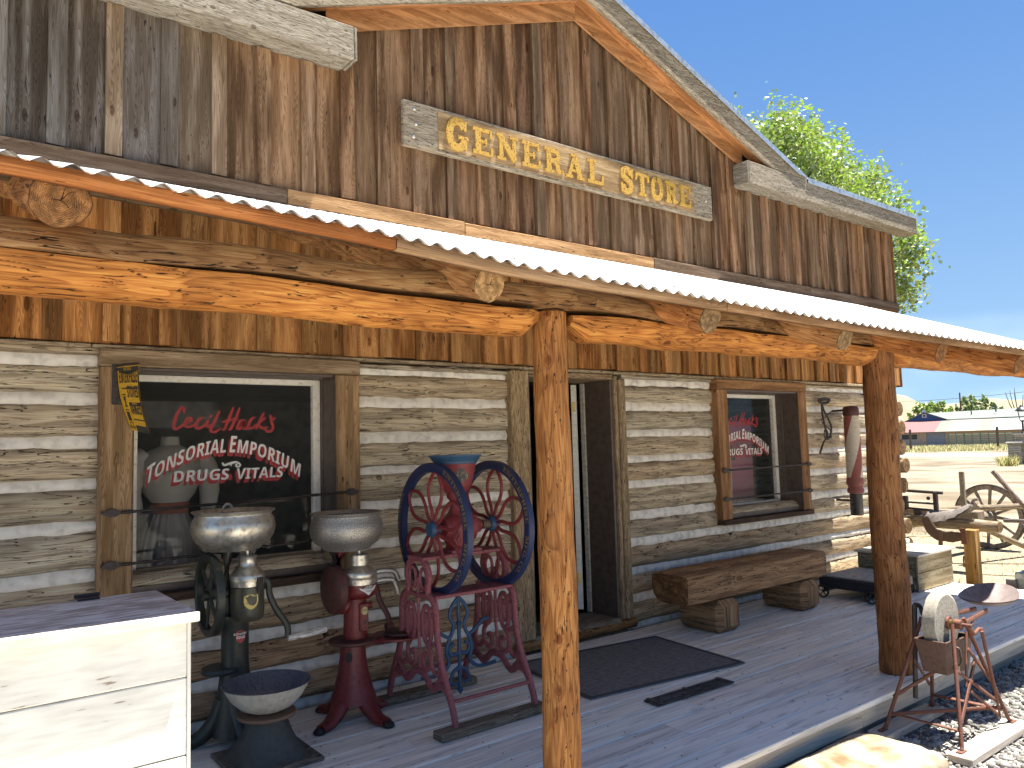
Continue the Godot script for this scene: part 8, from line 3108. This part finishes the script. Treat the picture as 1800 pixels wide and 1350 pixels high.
func build_trees() -> void:
	tree("cottonwood_tree", "big light green cottonwood rising behind the store roof", Vector3(17.6, GY, -8.0), 10.0, Vector3(-0.1, 6.0, 0.0), Vector3(4.1, 4.0, 4.1), 1500, 110, 0.115, Color(0.36, 0.41, 0.18), 0.35)
	tree("shade_tree", "round bright green tree behind the blue barn gable", along(1640, 190), 9.0, Vector3(0, 5.2, 0), Vector3(5.4, 3.6, 4.5), 110, 60, 0.55, Color(0.30, 0.36, 0.13), 0.2, "trees behind the barn")
	tree("shade_tree", "tall grey green tree behind the long barn roof", along(1722, 205), 10.5, Vector3(0, 6.3, 0), Vector3(5.2, 4.0, 4.5), 110, 60, 0.55, Color(0.26, 0.31, 0.16), 0.4, "trees behind the barn")
	tree("shade_tree", "small grey green tree beside the barn chimney", along(1760, 215), 7.0, Vector3(0, 4.8, 0), Vector3(2.6, 3.0, 2.6), 50, 50, 0.5, Color(0.24, 0.29, 0.16), 0.5, "trees behind the barn")
	tree("shade_tree", "low green tree behind the post lantern", along(1800, 200), 7.0, Vector3(0, 4.3, 0), Vector3(3.2, 2.8, 3.0), 50, 50, 0.5, Color(0.28, 0.34, 0.13), 0.3, "trees behind the barn")
	# leafless snag
	var t = thing("bare_tree", "thin leafless tree standing over the barn roof end", "tree", along(1793, 160))
	var m = MB.new()
	m.tint = Color(0.20, 0.17, 0.14)
	for k in 7:
		var a = rr(-0.5, 0.5)
		var b = rr(-0.5, 0.5)
		m.tube(curve([Vector3(0, 0, 0), Vector3(a * 0.8, 3.5, b * 0.8), Vector3(a * 3.0, 6.5, b * 3.0), Vector3(a * 4.2, rr(8.0, 10.5), b * 4.0)], 4), [0.16, 0.15, 0.14, 0.13, 0.12, 0.10, 0.09, 0.08, 0.07, 0.06, 0.05, 0.04, 0.03], 6)
	part("trunk", m, mats.log, t)


# ---------------------------------------------------------------- across the street, seen only in the window glass
func build_opposite() -> void:
	var t = thing("shingled_cabin", "small cabin with a sunlit shingle roof across the street", "cabin")
	var x0 = 0.6
	var x1 = 7.6
	var z0 = 20.0
	slab("wall", t, mats.log, Vector3(x0 + 0.3, GY, z0 + 0.5), Vector3(x1 - 0.3, 2.4, z0 + 4.6), 0, Color(0.10, 0.085, 0.07), 0.01)
	var slope = Vector3(0, 1.25, 2.5)
	var sl = slope.length()
	var dir = slope / sl
	var up = Vector3(0, dir.z, -dir.y)
	var rb = MB.new()
	rb.prism(PackedVector2Array([Vector2(z0, 2.24), Vector2(z0 + 2.5, 3.49), Vector2(z0 + 5.0, 2.24), Vector2(z0 + 5.0, 2.18), Vector2(z0, 2.18)]), -x1 + 0.05, -x0 - 0.05)
	var ro = part("roof_deck", rb, mats.dark, t)
	ro.transform = Transform3D(Basis(Vector3(0, 0, 1), Vector3.UP, Vector3(-1, 0, 0)), Vector3.ZERO)
	var vm = []
	for k in 4:
		var m = MB.new()
		m.tint = tinted(Color(0.46, 0.44, 0.40), 0.18)
		m.box(Vector3(0, 0, 0), Vector3([0.24, 0.30, 0.20, 0.27][k], 0.028, 0.36), 0.003, 2)
		vm.append(m.mesh())
	var rows = 9
	for r in rows:
		var x = x0 + rr(0, 0.1)
		while x < x1 - 0.1:
			var k = rng.randi() % 4
			var w = [0.24, 0.30, 0.20, 0.27][k]
			var s = part("shingle", vm[k], mats.rough, t)
			var d = sl * (r + 0.5) / rows
			s.transform = Transform3D(Basis(Vector3.RIGHT, up, -dir).orthonormalized(), Vector3(x + w * 0.5, 2.24, z0) + dir * d + up * (0.035 + rr(0, 0.008)))
			s.rotate_object_local(Vector3.RIGHT, -0.07)
			x += w + rr(0.004, 0.02)
	var sh = thing("corrugated_shed", "tall dark corrugated iron shed across the street", "shed")
	var m = MB.new()
	var n = 420
	var A = []
	for i in n + 1:
		var x = lerpf(7.9, 26.0, float(i) / n)
		var z = 23.0 + 0.03 * sin(i * TAU / 5.0)
		A.append([m.vx(Vector3(x, GY, z), Vector3(cos(i * TAU / 5.0) * 0.9, 0, -1), Vector2.ZERO), m.vx(Vector3(x, 6.4, z), Vector3(cos(i * TAU / 5.0) * 0.9, 0, -1), Vector2.ZERO)])
	for i in n:
		m.quadi(A[i][0], A[i + 1][0], A[i + 1][1], A[i][1])
	part("iron_wall", m, plain(Color(0.045, 0.045, 0.048), 0.6, 0.3), sh)
	slab("shed_body", sh, mats.dark, Vector3(7.9, GY, 23.06), Vector3(26.0, 6.4, 28.0), 1, Color.WHITE)
